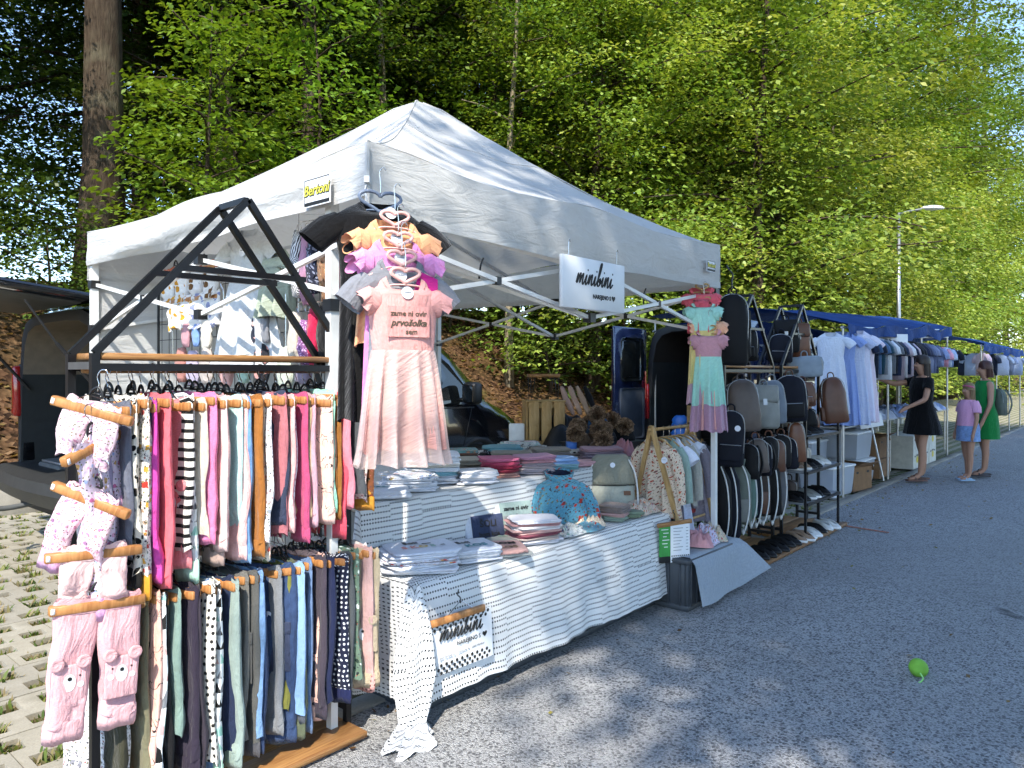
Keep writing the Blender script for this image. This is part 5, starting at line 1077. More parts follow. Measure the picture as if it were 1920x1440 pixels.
for s in (-1, 1): MB().tube(cat_rom([(s * .1, -.01, .36), (s * .145, -.05, .26), (s * .16, -.06, .14), (s * .15, -.09, .02), (s * .1, -.12, .008), (s * .05, -.13, .008)]), .006, 6).build('cord', M_cord, bp, True)

# hooks with papers on the cloth front
def poster(t, w, h): pass
ps = thing('paper_poster', 'white dotted-edge poster with black script on a wooden hanger against the cloth', 'poster', (2.33, 2.315, .32), R(-2)); ps.rotation_euler = (R(-3), 0, R(-2))
MB().grid(lambda u, v: (lerp(-.19, .19, u), .004 * math.sin(u * 5), lerp(-.125, .10, v)), 12, 6).build('sheet', M_paper, ps, True)
rbox('hanger_bar', (.33, .02, .03), .004, M_hangwood, ps, (-.02, -.004, .105), seg=1)
MB().tube([(-.08, 0, .115), (-.01, 0, .16), (.01, 0, .16), (.08, 0, .115)], .002, 5).build('wire', M_chrome, ps); MB().tube(cat_rom([(0, 0, .155), (0, 0, .18), (-.015, 0, .195), (-.006, .004, .212), (.01, .02, .21)], 3), .003, 5).build('hook', M_bplast, ps)
dots = MB()
for j, (z, o) in enumerate(((.088, 0), (.072, .5), (-.083, .5), (-.099, 0), (-.115, .5))):
    for i in range(12):
        xx = -.175 + (i + o) * .031
        if xx < .18: dots.disc((xx, -.0045, z), .0078, (0, -1, 0), 12)
dots.build('dot_print', M_ink, ps)['kind'] = 'stuff'
link('lettering', script_mesh('minibini', .044, M_ink, .065), ps, (-.005, -.005, .018), (R(90), 0, 0))
lettering('NAREJENO S', .026, M_ink, ps, (.04, -.005, -.014), (R(90), 0, 0)); MB().add([(x, 0, z) for x, z in heart_pts(.03)], [tuple(range(20))]).build('heart', M_ink, ps, loc=(.14, -.005, -.012))
lettering('Igor Tur\u0161nik s.p.   Obiskova 4a   2000 Maribor', .0145, M_greyink, ps, (0, -.005, -.052), (R(90), 0, 0))
pl = thing('price_list', 'green and white price list on a wooden hanger at the cloth end', 'price list', (4.22, 2.285, .44), R(-30)); pl.rotation_euler = (0, 0, R(-30))
rbox('hanger_bar', (.25, .02, .028), .004, M_rackwood, pl, (0, 0, .105), (0, R(-4), 0), seg=1)
MB().box((-.07, -.004, 0), (.09, .002, .2)).build('green_sheet', plain('green_print', (.05, .32, .06), .5), pl); MB().box((-.07, -.004, -.12), (.09, .002, .04)).build('dark_footer', M_ink, pl); MB().box((.035, -.008, -.02), (.14, .002, .24)).build('price_sheet', M_paper, pl)
for k in range(6): MB().box((-.075 + .008 * (k % 2), -.0055, .07 - k * .022), (.05 - .012 * (k % 3), .001, .005)).build('text_line', M_paper, pl)
for k in range(8): MB().box((.02 - .006 * (k % 3), -.0095, .075 - k * .02), (.07 - .012 * (k % 3), .001, .004)).build('text_line', M_greyink, pl); MB().box((.085, -.0095, .075 - k * .02), (.016, .001, .004)).build('text_line', M_greyink, pl)
dd = MB()
for j in range(3):
    for i in range(9): dd.disc((-.025 + i * .015 + (j % 2) * .007, -.0095, -.1 - j * .013), .005, (0, -1, 0), 8)
dd.build('dot_print', M_ink, pl)['kind'] = 'stuff'
MB().tube(cat_rom([(0, 0, .12), (0, 0, .16), (-.01, 0, .175), (0, .02, .185), (.012, .03, .18)], 3), .003, 5).build('hook', M_bplast, pl)

# fur-bobble hats heaped at the far end of the upper tier
def fur_mat():
    t = NT('brown_fur'); a = t.n('Attribute'); a.attribute_name = 'col'; return t.done(a.outputs[0], .8, 0, .2)
M_fur = fur_mat()
def fur_ball(r, seed):
    g = np.random.default_rng(seed); N = 5200; d = g.normal(0, 1, (N, 3)); d /= np.linalg.norm(d, axis=1)[:, None]; s = np.cross(d, g.normal(0, 1, (N, 3))); s /= np.linalg.norm(s, axis=1)[:, None]
    tip = d + g.normal(0, .28, (N, 3)); w = .0035; L = r * g.uniform(.75, 1.12, N)[:, None]
    V = np.stack([d * r * .35 - s * w * 1.6, d * r * .35 + s * w * 1.6, (d * .6 + tip * .4) * L * .9 + s * w, tip / np.linalg.norm(tip, axis=1)[:, None] * L], 1)
    C = np.array([[.34, .22, .14], [.25, .155, .095], [.46, .31, .2], [.16, .1, .06]])[g.integers(0, 4, N)]; return quads_mesh('fur_bobble', V, C, M_fur)
FB = [fur_ball(.072, k) for k in range(3)]
def bobble_hat(loc, label, mat, rz, tilt, sc=1.0, bob=True):
    t = thing('bobble_hat', label, 'hat', loc, 0, 'bobble hats', rot=(tilt, 0, rz)); t.scale = (sc, sc, sc)
    b = MB(); b.loft([[(r * 1.15 * math.cos(a), r * .8 * math.sin(a), z) for a in [2 * math.pi * i / 18 for i in range(18)]] for r, z in ((.085, .0), (.095, .012), (.095, .05), (.088, .052), (.085, .10), (.06, .135), (.02, .15))], True, True, True); b.build('knit_cap', mat, t, True)
    if bob: link('fur_bobble', FB[rnd.randint(0, 2)], t, (0, 0, .185), (rnd.uniform(0, 3), 0, rnd.uniform(0, 6)))
bx = thing('display_box', 'black plastic box carrying the heap of bobble hats', 'box', (4.92, 3.30, ZU)); rbox('box_body', (.56, .42, .06), .01, M_bplast, bx, (0, 0, .03)); rbox('rim', (.58, .44, .015), .004, M_bplast, bx, (0, 0, .062))
hats = [((4.60, 3.12, ZU), .9, '#5a4636', .7), ((4.66, 3.34, .958), 1.2, '#6a5442', .4), ((4.78, 3.24, .958), 1.0, '#4a3a30', .5), ((4.82, 3.42, .958), .9, '#56606a', .3), ((4.94, 3.30, .958), 1.1, '#2a2a30', .5), ((5.0, 3.42, .958), .7, '#7a6a5a', .2), ((5.08, 3.22, .958), .9, '#1e1e20', .6), ((4.96, 3.38, 1.04), .9, '#3f6a9a', .5), ((5.06, 3.42, 1.06), 1.0, '#6a5040', .4), ((5.12, 3.34, 1.0), .9, '#22303a', .5)]
for k, (p, tl, c, rz) in enumerate(hats): bobble_hat(p, ['brown bobble hat lying lowest at the front of the heap', 'brown fur bobble hat beside the blue carton', 'brown bobble hat in the middle of the heap', 'grey blue hat with brown fur bobble in the heap', 'dark hat with brown fur bobble, centre of the heap', 'beige hat with brown fur bobble at the heap back', 'black hat with a fur bobble near the A-frame', 'blue hat with brown fur bobble on top of the heap', 'brown hat with the highest fur bobble', 'dark teal hat with a fur bobble at the heap end'][k], F('melange', c), R(-58) + (rz - .5) * 1.6, tl * .85, .92)
crumple('beanie', 'pink and mustard beanie hats laid over the upper tier end', F('plain', '#c0858a'), (4.72, 2.98, ZU), (.26, .2, .12), 'hat', 1.4)
cb = thing('carton', 'small blue carton beside the bobble hats', 'carton', (4.52, 3.32, ZU + .02), R(-40)); rbox('carton_body', (.075, .05, .07), .002, plain('blue_carton', (.05, .16, .5), .5), cb, (0, 0, .035), seg=1)
crumple('black_bag', 'large black bag slumped behind the bobble hats', plain('black_nylon', (.008, .008, .009), .5), (5.0, 3.75, ZU), (.62, .5, .26), 'bag', 4.5, .4, 5)
# slatted wooden crate with the small hairpin shelf on it
wc = thing('wooden_crate', 'pale slatted wooden crate standing on the upper tier', 'crate', (4.86, 3.86, ZU), R(-40))
for s in (-1, 1):
    for k in range(3): rbox('slat', (.085, .014, .37), .003, M_palewood, wc, (-.105 + k * .105, s * .13, .185), seg=1)
    for k in range(2): rbox('slat', (.014, .1, .37), .003, M_palewood, wc, (s * .155, -.055 + k * .11, .185), seg=1)
    for z in (.03, .34): rbox('rail', (.30, .012, .04), .002, M_palewood, wc, (0, s * .117, z), seg=1)
for k in range(3): rbox('top_slat', (.33, .08, .012), .003, M_palewood, wc, (0, -.09 + k * .09, .377), seg=1)
hs = thing('hairpin_stand', 'small wooden stand on black hairpin legs on the crate', 'stand', (4.86, 3.86, ZU + .384), R(-40))
rbox('plank', (.26, .14, .028), .003, M_rackwood, hs, (0, 0, .205), seg=1)
for sx in (-1, 1):
    for sy in (-1, 1): MB().tube([(sx * .10 - .02, sy * .05, .192), (sx * .115, sy * .06, 0.004), (sx * .10 + .02, sy * .05, .192)], .004, 5).build('hairpin_leg', M_black, hs)
for k, c in enumerate(('#b99a90', '#c0a090', '#b09480', '#1c1c20')):
    soft('sock', ('rose', 'beige', 'sand', 'black')[k] + ' long sock leaning at the hairpin stand', F('plain', c), (.05, .03, .26), (4.98 + k * .05, 3.70 - k * .045, 1.27), R(-40), 'sock', rot=(0, R(-24), R(-40)))
pl2 = thing('plastic_chair', 'white and brown plastic chair back beside the wooden crate', 'chair', (4.62, 3.95, ZU), R(-40)); rbox('seat_back', (.13, .02, .19), .009, M_wplast, pl2, (0, 0, .1)); rbox('brown_edge', (.135, .022, .05), .005, M_plywood, pl2, (0, 0, .03))

# ------------------------------------------------------------------ wooden A-frame on covered crates
crate((4.52, 2.40, 0), 'grey crate under the pale cloth, carrying the wooden A-frame', (.62, .42, .325), 0, None)
crate((4.90, 2.62, 0), 'second grey crate behind the cloth-covered one', (.36, .5, .318), 0, None)
M_linen = F('plain', '#9aa3ac')
b = MB()
def lf(u, v):
    x = lerp(4.24, 4.98, u); tt = v * .75
    if tt < .45: return (x, 2.64 - tt, .336 + .004 * nz(x * 6, tt * 8))
    q = (tt - .45) / .3; e = max(0, (x - 4.84) / .14)
    return (x + .10 * e * q, 2.160 - .014 * math.sin(x * 9) * q - .05 * q - .10 * e * q, .33 - .29 * q * (1 - .35 * e) + .02 * nz(x * 3, 1) * q)
b.grid(lf, 26, 20, uvf=lambda u, v: (u * .74, v * .75)); tag(b.build('cover_cloth', M_linen, None, True), 'plain grey linen cloth draped over the crate under the A-frame', 'cloth')
af = thing('a_frame_rail', 'pale wooden A-frame clothes rail standing on the covered crates', 'clothes rail', (4.30, 2.5, .34))
for px in (0, .54):
    for py, ln in ((-.22, 'f'), (.22, 'b')): MB().tube([(px + .06 * (1 if px == 0 else 0), py, .0), (px, 0, .81)], .0135, sq=True).build('leg', M_palewood, af)
    MB().tube([(px + .03, -.17, .16), (px + .03, .17, .16)], .011, sq=True).build('brace', M_palewood, af)
MB().tube([(-.03, 0, .785), (.58, 0, .785)], .011, 8).build('rail', M_palewood, af, True)
for py in (-.15, .0, .13): MB().tube([(.0, py, .175), (.58, py, .175)], .008, 6).build('shelf_rod', M_palewood, af)
for k, (dx, lb, m, sk, L, sv, fl) in enumerate([(.06, 'cream poppy-print long-sleeved dress, front of the A-frame', F('floral', '#d9c7b2', k=1.1, cols=['#a8483a', '#c0603f', '#7b4a48', '#a05038']), None, .52, 'long', .19), (.16, 'sage green top second on the A-frame', F('plain', '#93aaa0'), None, .34, 'long', .14), (.24, 'white tulle dress third on the A-frame', F('plain', '#dfe3f2'), F('plain', '#d8def2', trans=.2), .60, 'cap', .2), (.32, 'pale grey long-sleeved dress on the A-frame', F('plain', '#a9a69c'), None, .46, 'long', .17), (.40, 'white frilled blouse on the A-frame', F('plain', '#e2e6f2'), None, .36, 'ruffle', .14), (.48, 'mauve grey dress last on the A-frame', F('plain', '#8e8690'), None, .60, 'long', .18)]):
    dress(lb, (4.30 + dx, 2.5, 1.06), R(-90) + rnd.uniform(-.12, .1), m, sk, L=L, sh=.13, flare=fl, sleeves=sv, extra=(lambda t: round_tag(t, .09, -.13, -.06, .022)) if k == 0 else None, th=.04)
    tt = thing('clothes_hanger', ('pale', 'wooden', 'cream', 'beige', 'white', 'light')[k] + ' clothes hanger number ' + ('one', 'two', 'three', 'four', 'five', 'six')[k] + ' on the A-frame rail', 'hanger', (4.30 + dx, 2.5, 1.06), R(-90), 'A-frame hangers')
    MB().tube(cat_rom([(-.12, 0, -.05), (-.06, 0, -.01), (0, 0, .005), (.06, 0, -.01), (.12, 0, -.05)]), .006, 6).build('shoulder_bar', M_palewood, tt, True); MB().tube(cat_rom([(0, 0, .005), (0, 0, .05), (-.012, 0, .068), (0, 0, .082), (.014, 0, .07)], 3), .0018, 5).build('hook', M_chrome, tt)
for k, (lb, c, x, y) in enumerate([('pink quilted baby bib hanging over the A-frame rod', '#cf9a9f', 4.56, 2.34), ('white pink-speckled baby bib hanging over the A-frame rod', '#ddd3e6', 4.66, 2.34), ('cream sprig-print baby bib hanging over the A-frame rod', '#cfc3ad', 4.77, 2.35)]):
    crumple('baby_bib', lb, F('plain', c) if k == 0 else F('floral', c, k=.8), (x, y - .05, .345), (.17, .2, .13), 'bib', k * 2.3 + .5)
rbox('tray', (.34, .2, .03), .006, plain('red_tray', (.35, .02, .02), .4), af, (.3, .0, .2))
# ================================================================== BAGS AND SHOES
def backpack(label, loc, rz, mat, d=(.28, .12, .36), flap=None, straps=True, pocket=None, tilt=0, group=None, strap_mat=None, tagd=False, cat='backpack', name='backpack', round_=.75):
    t = thing(name, label, cat, loc, 0, group, rot=(tilt, rnd.uniform(-.1, .1), rz + rnd.uniform(-.12, .12))); w, dp, h = (v * .9 for v in d); sm = strap_mat or mat; sd = rnd.random() * 30
    body_loft([(0, w * .42, dp * .36, -h), (0, w * .49, dp * .48, -h * .95), (0, w * .5, dp * .5, -h * .7), (0, w * .48, dp * .47, -h * .35), (0, w * (.46 - .12 * round_), dp * .40, -h * .1), (0, w * (.36 - .2 * round_), dp * .25, 0)], mat, 'bag_body', t, sd, .16)
    if flap: rbox('flap', (w * .92, dp * .5, h * .42), .02, flap, t, (0, -dp * .30, -h * .2), (R(-6), 0, 0), wob=.006, seed=sd); MB().box((0, -dp * .56, -h * .40), (.03, .008, .05)).build('buckle', M_greymetal, t)
    if pocket: rbox('front_pocket', (w * .78, dp * .3, h * .34), .018, pocket, t, (0, -dp * .46, -h * .74), wob=.005, seed=sd); MB().tube([(-w * .34, -dp * .62, -h * .6), (w * .34, -dp * .62, -h * .6)], .003, 5).build('zipper', M_greymetal, t)
    MB().tube(cat_rom([(-w * .47, -dp * .1, -h * .75), (-w * .44, -dp * .2, -h * .2), (-w * .2, -dp * .2, -h * .02), (w * .2, -dp * .2, -h * .02), (w * .44, -dp * .2, -h * .2), (w * .47, -dp * .1, -h * .75)], 4), .0035, 5).build('zip_seam', M_greymetal, t, True)
    if straps: rbox('side_pocket', (.04, dp * .5, h * .3), .012, mat, t, (-w * .49, 0, -h * .78), wob=.004)
    MB().tube(cat_rom([(-.03, .01, -.01), (-.025, .01, .035), (0, .01, .05), (.025, .01, .035), (.03, .01, -.01)], 3), .006, 6).build('carry_loop', sm, t, True)
    if straps:
        for s in (-1, 1): MB().tube(cat_rom([(s * .05, dp * .35, -.01), (s * w * .42, dp * .55, -h * .25), (s * w * .5, dp * .62, -h * .6), (s * w * .42, dp * .4, -h * .93)], 4), .011, 6).build('strap', sm, t, True)
    if tagd: MB().disc((w * .2, -dp * .52, -h * .3), .022, (0, -1, 0)).build('paper_tag', M_stick, t)
    return t
def drawbag(label, loc, rz, mat, L=.52, w=.11, low=None):
    t = thing('drawstring_bag', label, 'bag', loc, rz, 'drawstring bags'); sd = rnd.random() * 30
    body_loft([(0, w * .8, .03, -L), (0, w, .05, -L + .03), (0, w, .055, -L * .6), (0, w * .9, .05, -L * .25), (0, w * .45, .035, -.05), (0, w * .55, .04, -.0)], mat, 'sack_body', t, sd, .12)
    if low: rbox('pocket', (w * 1.8, .02, L * .36), .008, low, t, (0, -.048, -L * .78), wob=.004)
    for s in (-1, 1):
        MB().tube(cat_rom([(s * .03, -.04, -.03), (s * w * .8, -.065, -L * .3), (s * w * .95, -.07, -L * .7), (s * w * .7, -.075, -L * 1.02), (s * w * .5, -.07, -L * 1.08)], 4), .0055, 6).build('cord', M_cord, t, True)
        b = MB(); b.loft([[(s * w * .5 + r * math.cos(a), -.07 + r * math.sin(a), -L * 1.08 + z) for a in [2 * math.pi * i / 8 for i in range(8)]] for r, z in ((.004, .012), (.014, .0), (.010, -.014), (.004, -.03))], True, True, True); b.build('knot', M_cord, t, True)
LB_, LN, LBr, LT = plain('black_leather', (.009, .009, .010), .62, 0, .2), plain('navy_nylon', (.012, .013, .02), .7, 0, .15), plain('brown_leather', (.115, .045, .022), .45), plain('taupe_leather', (.10, .075, .062), .5)
LSil, LSage, LTan = plain('silver_grey_canvas', (.22, .225, .205), .6), plain('sage_canvas', (.12, .14, .115), .7), plain('chestnut_leather', (.16, .06, .028), .4)
fr = R(-62)
backpack('tall black rucksack hanging from the far tent leg', (4.98, 2.24, 2.06), fr, LB_, (.27, .13, .56), straps=True)
MB_h = thing('clothes_hook', 'black plastic hook carrying the black rucksack at the tent corner', 'hook', (4.97, 2.24, 2.1)); MB().tube(cat_rom([(0, 0, 0), (0, 0, .06), (.012, 0, .1), (-.01, .02, .14), (0, .04, .17)]), .006, 6).build('bent_wire', M_bplast, MB_h)
backpack('black leather rucksack with flap in the first gable of the bag rack', (5.82, 2.60, 2.02), fr, LB_, (.30, .14, .44), flap=LB_)
backpack('black rucksack standing on the bag rack shelf', (5.98, 2.60, 1.90), fr, LB_, (.28, .14, .33), pocket=LB_)
backpack('beige canvas rucksack on the bag rack shelf end', (5.56, 2.60, 1.86), fr, plain('beige_canvas', (.24, .21, .16), .7), (.24, .12, .29))
backpack('small black bag in the second gable', (6.95, 2.60, 2.0), fr, LB_, (.26, .12, .34), flap=LB_)
backpack('navy rucksack on the second rack shelf', (6.78, 2.58, 1.86), fr, LN, (.24, .12, .29), pocket=LN)
backpack('chestnut leather rucksack in the second gable', (7.18, 2.56, 1.98), fr, LTan, (.24, .12, .36), flap=LBr)
backpack('grey green rucksack behind the chestnut one', (7.32, 2.62, 1.97), fr, LSage, (.22, .12, .36), pocket=LSil)
backpack('blue grey handbag on the second rack shelf', (7.05, 2.46, 1.66), fr, plain('pale_blue_canvas', (.24, .29, .34), .7), (.36, .1, .22), cat='handbag', name='handbag', round_=0)
# bags hung on the first bag rack's rail and front
backpack('navy rucksack with white round tag, nearest on the bag rack', (5.22, 2.36, 1.22), fr + .1, LN, (.25, .13, .46), pocket=LN, tagd=True)
backpack('taupe brown rucksack hung on the bag rack rail', (5.40, 2.36, 1.45), fr, LT, (.27, .14, .44), tagd=False, tilt=R(-5))
backpack('silver grey flap rucksack hung on the bag rack rail', (5.78, 2.34, 1.40), fr, LSil, (.26, .13, .38), flap=LSil, tilt=R(-8))
backpack('pale steel blue rucksack behind the silver one', (6.05, 2.38, 1.44), fr, plain('steel_blue_canvas', (.16, .19, .23), .7), (.22, .12, .4))
backpack('black round rucksack hung between the two bag racks', (6.34, 2.34, 1.48), fr, LN, (.30, .15, .44), pocket=LB_, strap_mat=LBr)
backpack('chestnut shoulder bag hung low between the racks', (6.38, 2.30, 1.08), fr, LTan, (.16, .08, .38), cat='handbag', name='handbag')
backpack('dusty pink handbag on the second rack', (6.66, 2.42, 1.42), fr, plain('mauve_leather', (.30, .2, .22), .5), (.2, .1, .24), cat='handbag', name='handbag', round_=0)
backpack('brown leather handbag on the second rack', (6.88, 2.42, 1.42), fr, LBr, (.26, .11, .25), cat='handbag', name='handbag', pocket=LBr, round_=0)
backpack('tall dark brown roll-top rucksack at the second rack end', (7.50, 2.36, 1.46), fr, LBr, (.27, .14, .50), tilt=R(-4))
backpack('black handbag on the middle shoe shelf', (7.05, 2.48, 1.16), fr, LB_, (.28, .12, .2), cat='handbag', name='handbag', round_=0)
for k in range(12):
    x = 5.5 + (k % 6) * .16 if k < 6 else 6.62 + (k % 6) * .15
    backpack('black bag in the crowded rear row of the bag racks', (x, 2.66 + .03 * (k % 3), 1.42 if k % 2 else 1.36), fr + rnd.uniform(-.3, .3), (LB_, LN, LB_, LT)[k % 4], (.26, .13, .42 + .05 * (k % 3)), group='black bags of the rear row')
for k in range(7): backpack('dark rucksack hanging low in front of the drawstring bags', (5.55 + k * .13, 2.36, .95 + .03 * (k % 2)), fr + rnd.uniform(-.4, .4), (LB_, LT, LN, LB_, LBr, LB_, LN)[k], (.2, .1, .3), group='low hanging dark rucksacks', strap_mat=(LB_, LTan)[k % 2])
# drawstring bags in a row under the first bag rack
GDB = [('black drawstring bag, nearest of the hanging row', LB_, None, 5.16, .56), ('wide black drawstring bag in the row', LN, None, 5.28, .58), ('stone drawstring bag with pale pocket in the row', LSage, LSil, 5.44, .50), ('sage green drawstring bag in the row', plain('sea_green_canvas', (.12, .2, .17), .7), None, 5.60, .48), ('dark blue drawstring bag in the row', LN, None, 5.74, .5), ('brown black drawstring bag in the row', plain('dark_brown_canvas', (.04, .025, .018), .7), LBr, 5.88, .5), ('charcoal drawstring bag, last of the row', LB_, None, 6.05, .52), ('grey strapped drawstring bag by the shoe shelf', plain('grey_canvas', (.12, .12, .13), .7), None, 6.2, .5)]
for lb, m, lo, x, L in GDB: drawbag(lb, (x, 2.42 + .02 * math.sin(x * 9), .84), R(-75) + rnd.uniform(-.2, .2), m, L, .1, lo)
rl = thing('low_rail', 'wooden low rail carrying the drawstring bags', 'rail', (5.41, 2.46, .87)); MB().tube([(-.3, 0, 0), (.96, 0, 0)], .014, 8).build('rail_rod', M_rackwood, rl, True)
for px in (.02, .94): MB().tube([(px, 0, 0), (px, .05, .0)], .009, 6).build('bracket', M_black, rl)
# shoe shelves on the second rack
sh = thing('shoe_shelf', 'black tubular shelf unit with grey boards for shoes', 'shelf', (6.62, 2.30, 0))
for z in (.34, .62, .93): rbox('board', (.9, .3, .022), .003, plain('grey_shelf_board', (.22, .24, .27), .5), sh, (.45, .15, z), seg=1)
for z in (.34, .62, .93): MB().tube([(0, -.012, z - .004), (.9, -.012, z - .004)], .012, sq=True).build('front_bar', M_black, sh)
for px in (0, .9):
    for py in (0, .3): MB().tube([(px, py, .04), (px, py, 1.12)], .010, sq=True).build('upright', M_black, sh)
pf = thing('base_platform', 'low wooden platform under the bag racks', 'platform', (5.38, 2.24, 0))
for k in range(4): rbox('plank', (2.25, .085, .03), .004, wood_mat('weathered_pine', '#6a4a30', '#94704c', (3, 20, 20), .6), pf, (1.12, .045 + k * .09, .02), seg=1)
def shoe_meshes(up, so_):
    a = MB(); b = MB(); N = 16
    sole = [(-.5, .30, .0), (-.3, .36, 0), (0, .34, 0), (.25, .42, 0), (.45, .30, 0), (.5, .12, 0)]
    A = [2 * math.pi * i / N for i in range(N)]
    def ring(z, f): return [(.12 * math.cos(an) * f - .0, .043 * math.sin(an) * f * (1 + .25 * math.cos(an)), z) for an in A]
    a.loft([ring(0, 1.0), ring(.012, 1.03), ring(.02, .99)], True, True, True)
    b.loft([ring(.02, .98)] + [[(x, y, z + h * (1 if x < .02 else max(.15, 1 - (x - .02) * 9))) for x, y, z in ring(.02, f)] for f, h in ((.97, .015), (.88, .035), (.72, .05), (.66, .052), (.6, .035))], True)
    return a.mesh('sole', so_, True), b.mesh('upper', up, True)
SHM = {'black': shoe_meshes(LB_, M_bplast), 'white': shoe_meshes(plain('white_leather', (.62, .62, .6), .5), M_wplast), 'tan': shoe_meshes(plain('tan_suede', (.3, .2, .13), .8), M_wplast), 'silver': shoe_meshes(LSil, M_wplast)}
def shoe_pair(kind, x, y, z, rz, where):
    for s in (-1, 1):
        t = thing('shoe', f'{kind} slip-on shoe {where}', 'shoe', (x + s * .05 * math.sin(-rz), y + s * .05 * math.cos(rz), z), rz + s * .06, 'pair of ' + kind + ' shoes ' + where); a, c = SHM[kind]; link('sole', a, t); link('upper', c, t)
for kind, x, y, z, wr in [('black', 6.72, 2.42, .945, 'on the top shoe shelf, first from the bags'), ('black', 7.05, 2.42, .945, 'on the top shoe shelf in the middle'), ('tan', 6.72, 2.42, .635, 'on the middle shoe shelf'), ('black', 6.95, 2.40, .635, 'on the middle shoe shelf beside tan ones'), ('white', 7.25, 2.42, .635, 'on the middle shoe shelf end'), ('black', 6.70, 2.42, .355, 'on the low shoe shelf, first'), ('silver', 6.92, 2.40, .355, 'on the low shoe shelf'), ('black', 7.18, 2.40, .355, 'on the low shoe shelf end'), ('tan', 6.55, 2.33, .037, 'on the platform by the drawstring bags'), ('white', 6.74, 2.33, .037, 'on the platform in the middle'), ('black', 6.95, 2.36, .037, 'on the platform under the shelves'), ('white', 7.22, 2.32, .037, 'on the platform end'), ('black', 6.3, 2.36, .037, 'on the platform below the bags'), ('black', 6.02, 2.36, .037, 'on the platform, second from its near end'), ('black', 5.75, 2.36, .037, 'on the platform near end')]:
    shoe_pair(kind, x, y, z, R(-100) + rnd.uniform(-.2, .2), wr)
for k, (x, y, z, c, lb) in enumerate([(6.85, 2.5, .95, '#c9c4b8', 'cream purse on the top shoe shelf'), (7.3, 2.5, .95, '#8a5a44', 'brown purse on the top shoe shelf end'), (7.08, 2.5, .64, '#d9d2c4', 'cream clutch bag on the middle shelf'), (6.8, 2.52, .36, '#3a2a24', 'dark brown clutch bag on the low shelf')]):
    backpack(lb, (x, y, z + .16), R(-80), plain('purse_' + c[1:], c, .5), (.2, .07, .16), straps=False, cat='purse', name='purse', round_=0)

# ================================================================== VANS
M_bpaint = plain('black_car_paint', (.006, .006, .007), .12, 0, .6, var=.02); M_bpaint.node_tree.nodes['Principled BSDF'].inputs['Coat Weight'].default_value = 1
M_navyp = plain('navy_car_paint', (.012, .02, .06), .16, 0, .6, var=.02); M_navyp.node_tree.nodes['Principled BSDF'].inputs['Coat Weight'].default_value = 1
M_glass = glassy('dark_glass', (.012, .015, .016), .04); M_trimb = plain('black_trim', (.015, .015, .016), .6); M_beige = plain('beige_lining', (.24, .195, .15), .8); M_greyl = plain('grey_lining', (.03, .034, .036), .7); M_red = glassy('red_lens', (.45, .015, .015), .15); M_lens = glassy('clear_lens', (.55, .58, .6), .08); M_tyre = plain('tyre_rubber', (.012, .012, .012), .85); M_rim = plain('steel_rim', (.3, .3, .31), .35, .8); M_galv = plain('scuffed_grey_plastic', (.10, .105, .105), .6)
def wheel(parent, loc, r=.33, w=.21):
    N = 24; A = [2 * math.pi * i / N for i in range(N)]
    b = MB(); b.loft([[(rr * math.cos(a), y, rr * math.sin(a)) for a in A] for rr, y in ((r * .6, -w / 2), (r * .93, -w / 2), (r, -w * .36), (r, w * .36), (r * .93, w / 2), (r * .6, w / 2))], True); o = b.build('wheel', M_tyre, parent, True, loc)
    b = MB(); b.loft([[(rr * math.cos(a), y, rr * math.sin(a)) for a in A] for rr, y in ((r * .62, -w * .5), (r * .58, -w * .42), (r * .3, -w * .36), (r * .12, -w * .45))], True, False, True); b.build('rim', M_rim, o, True)
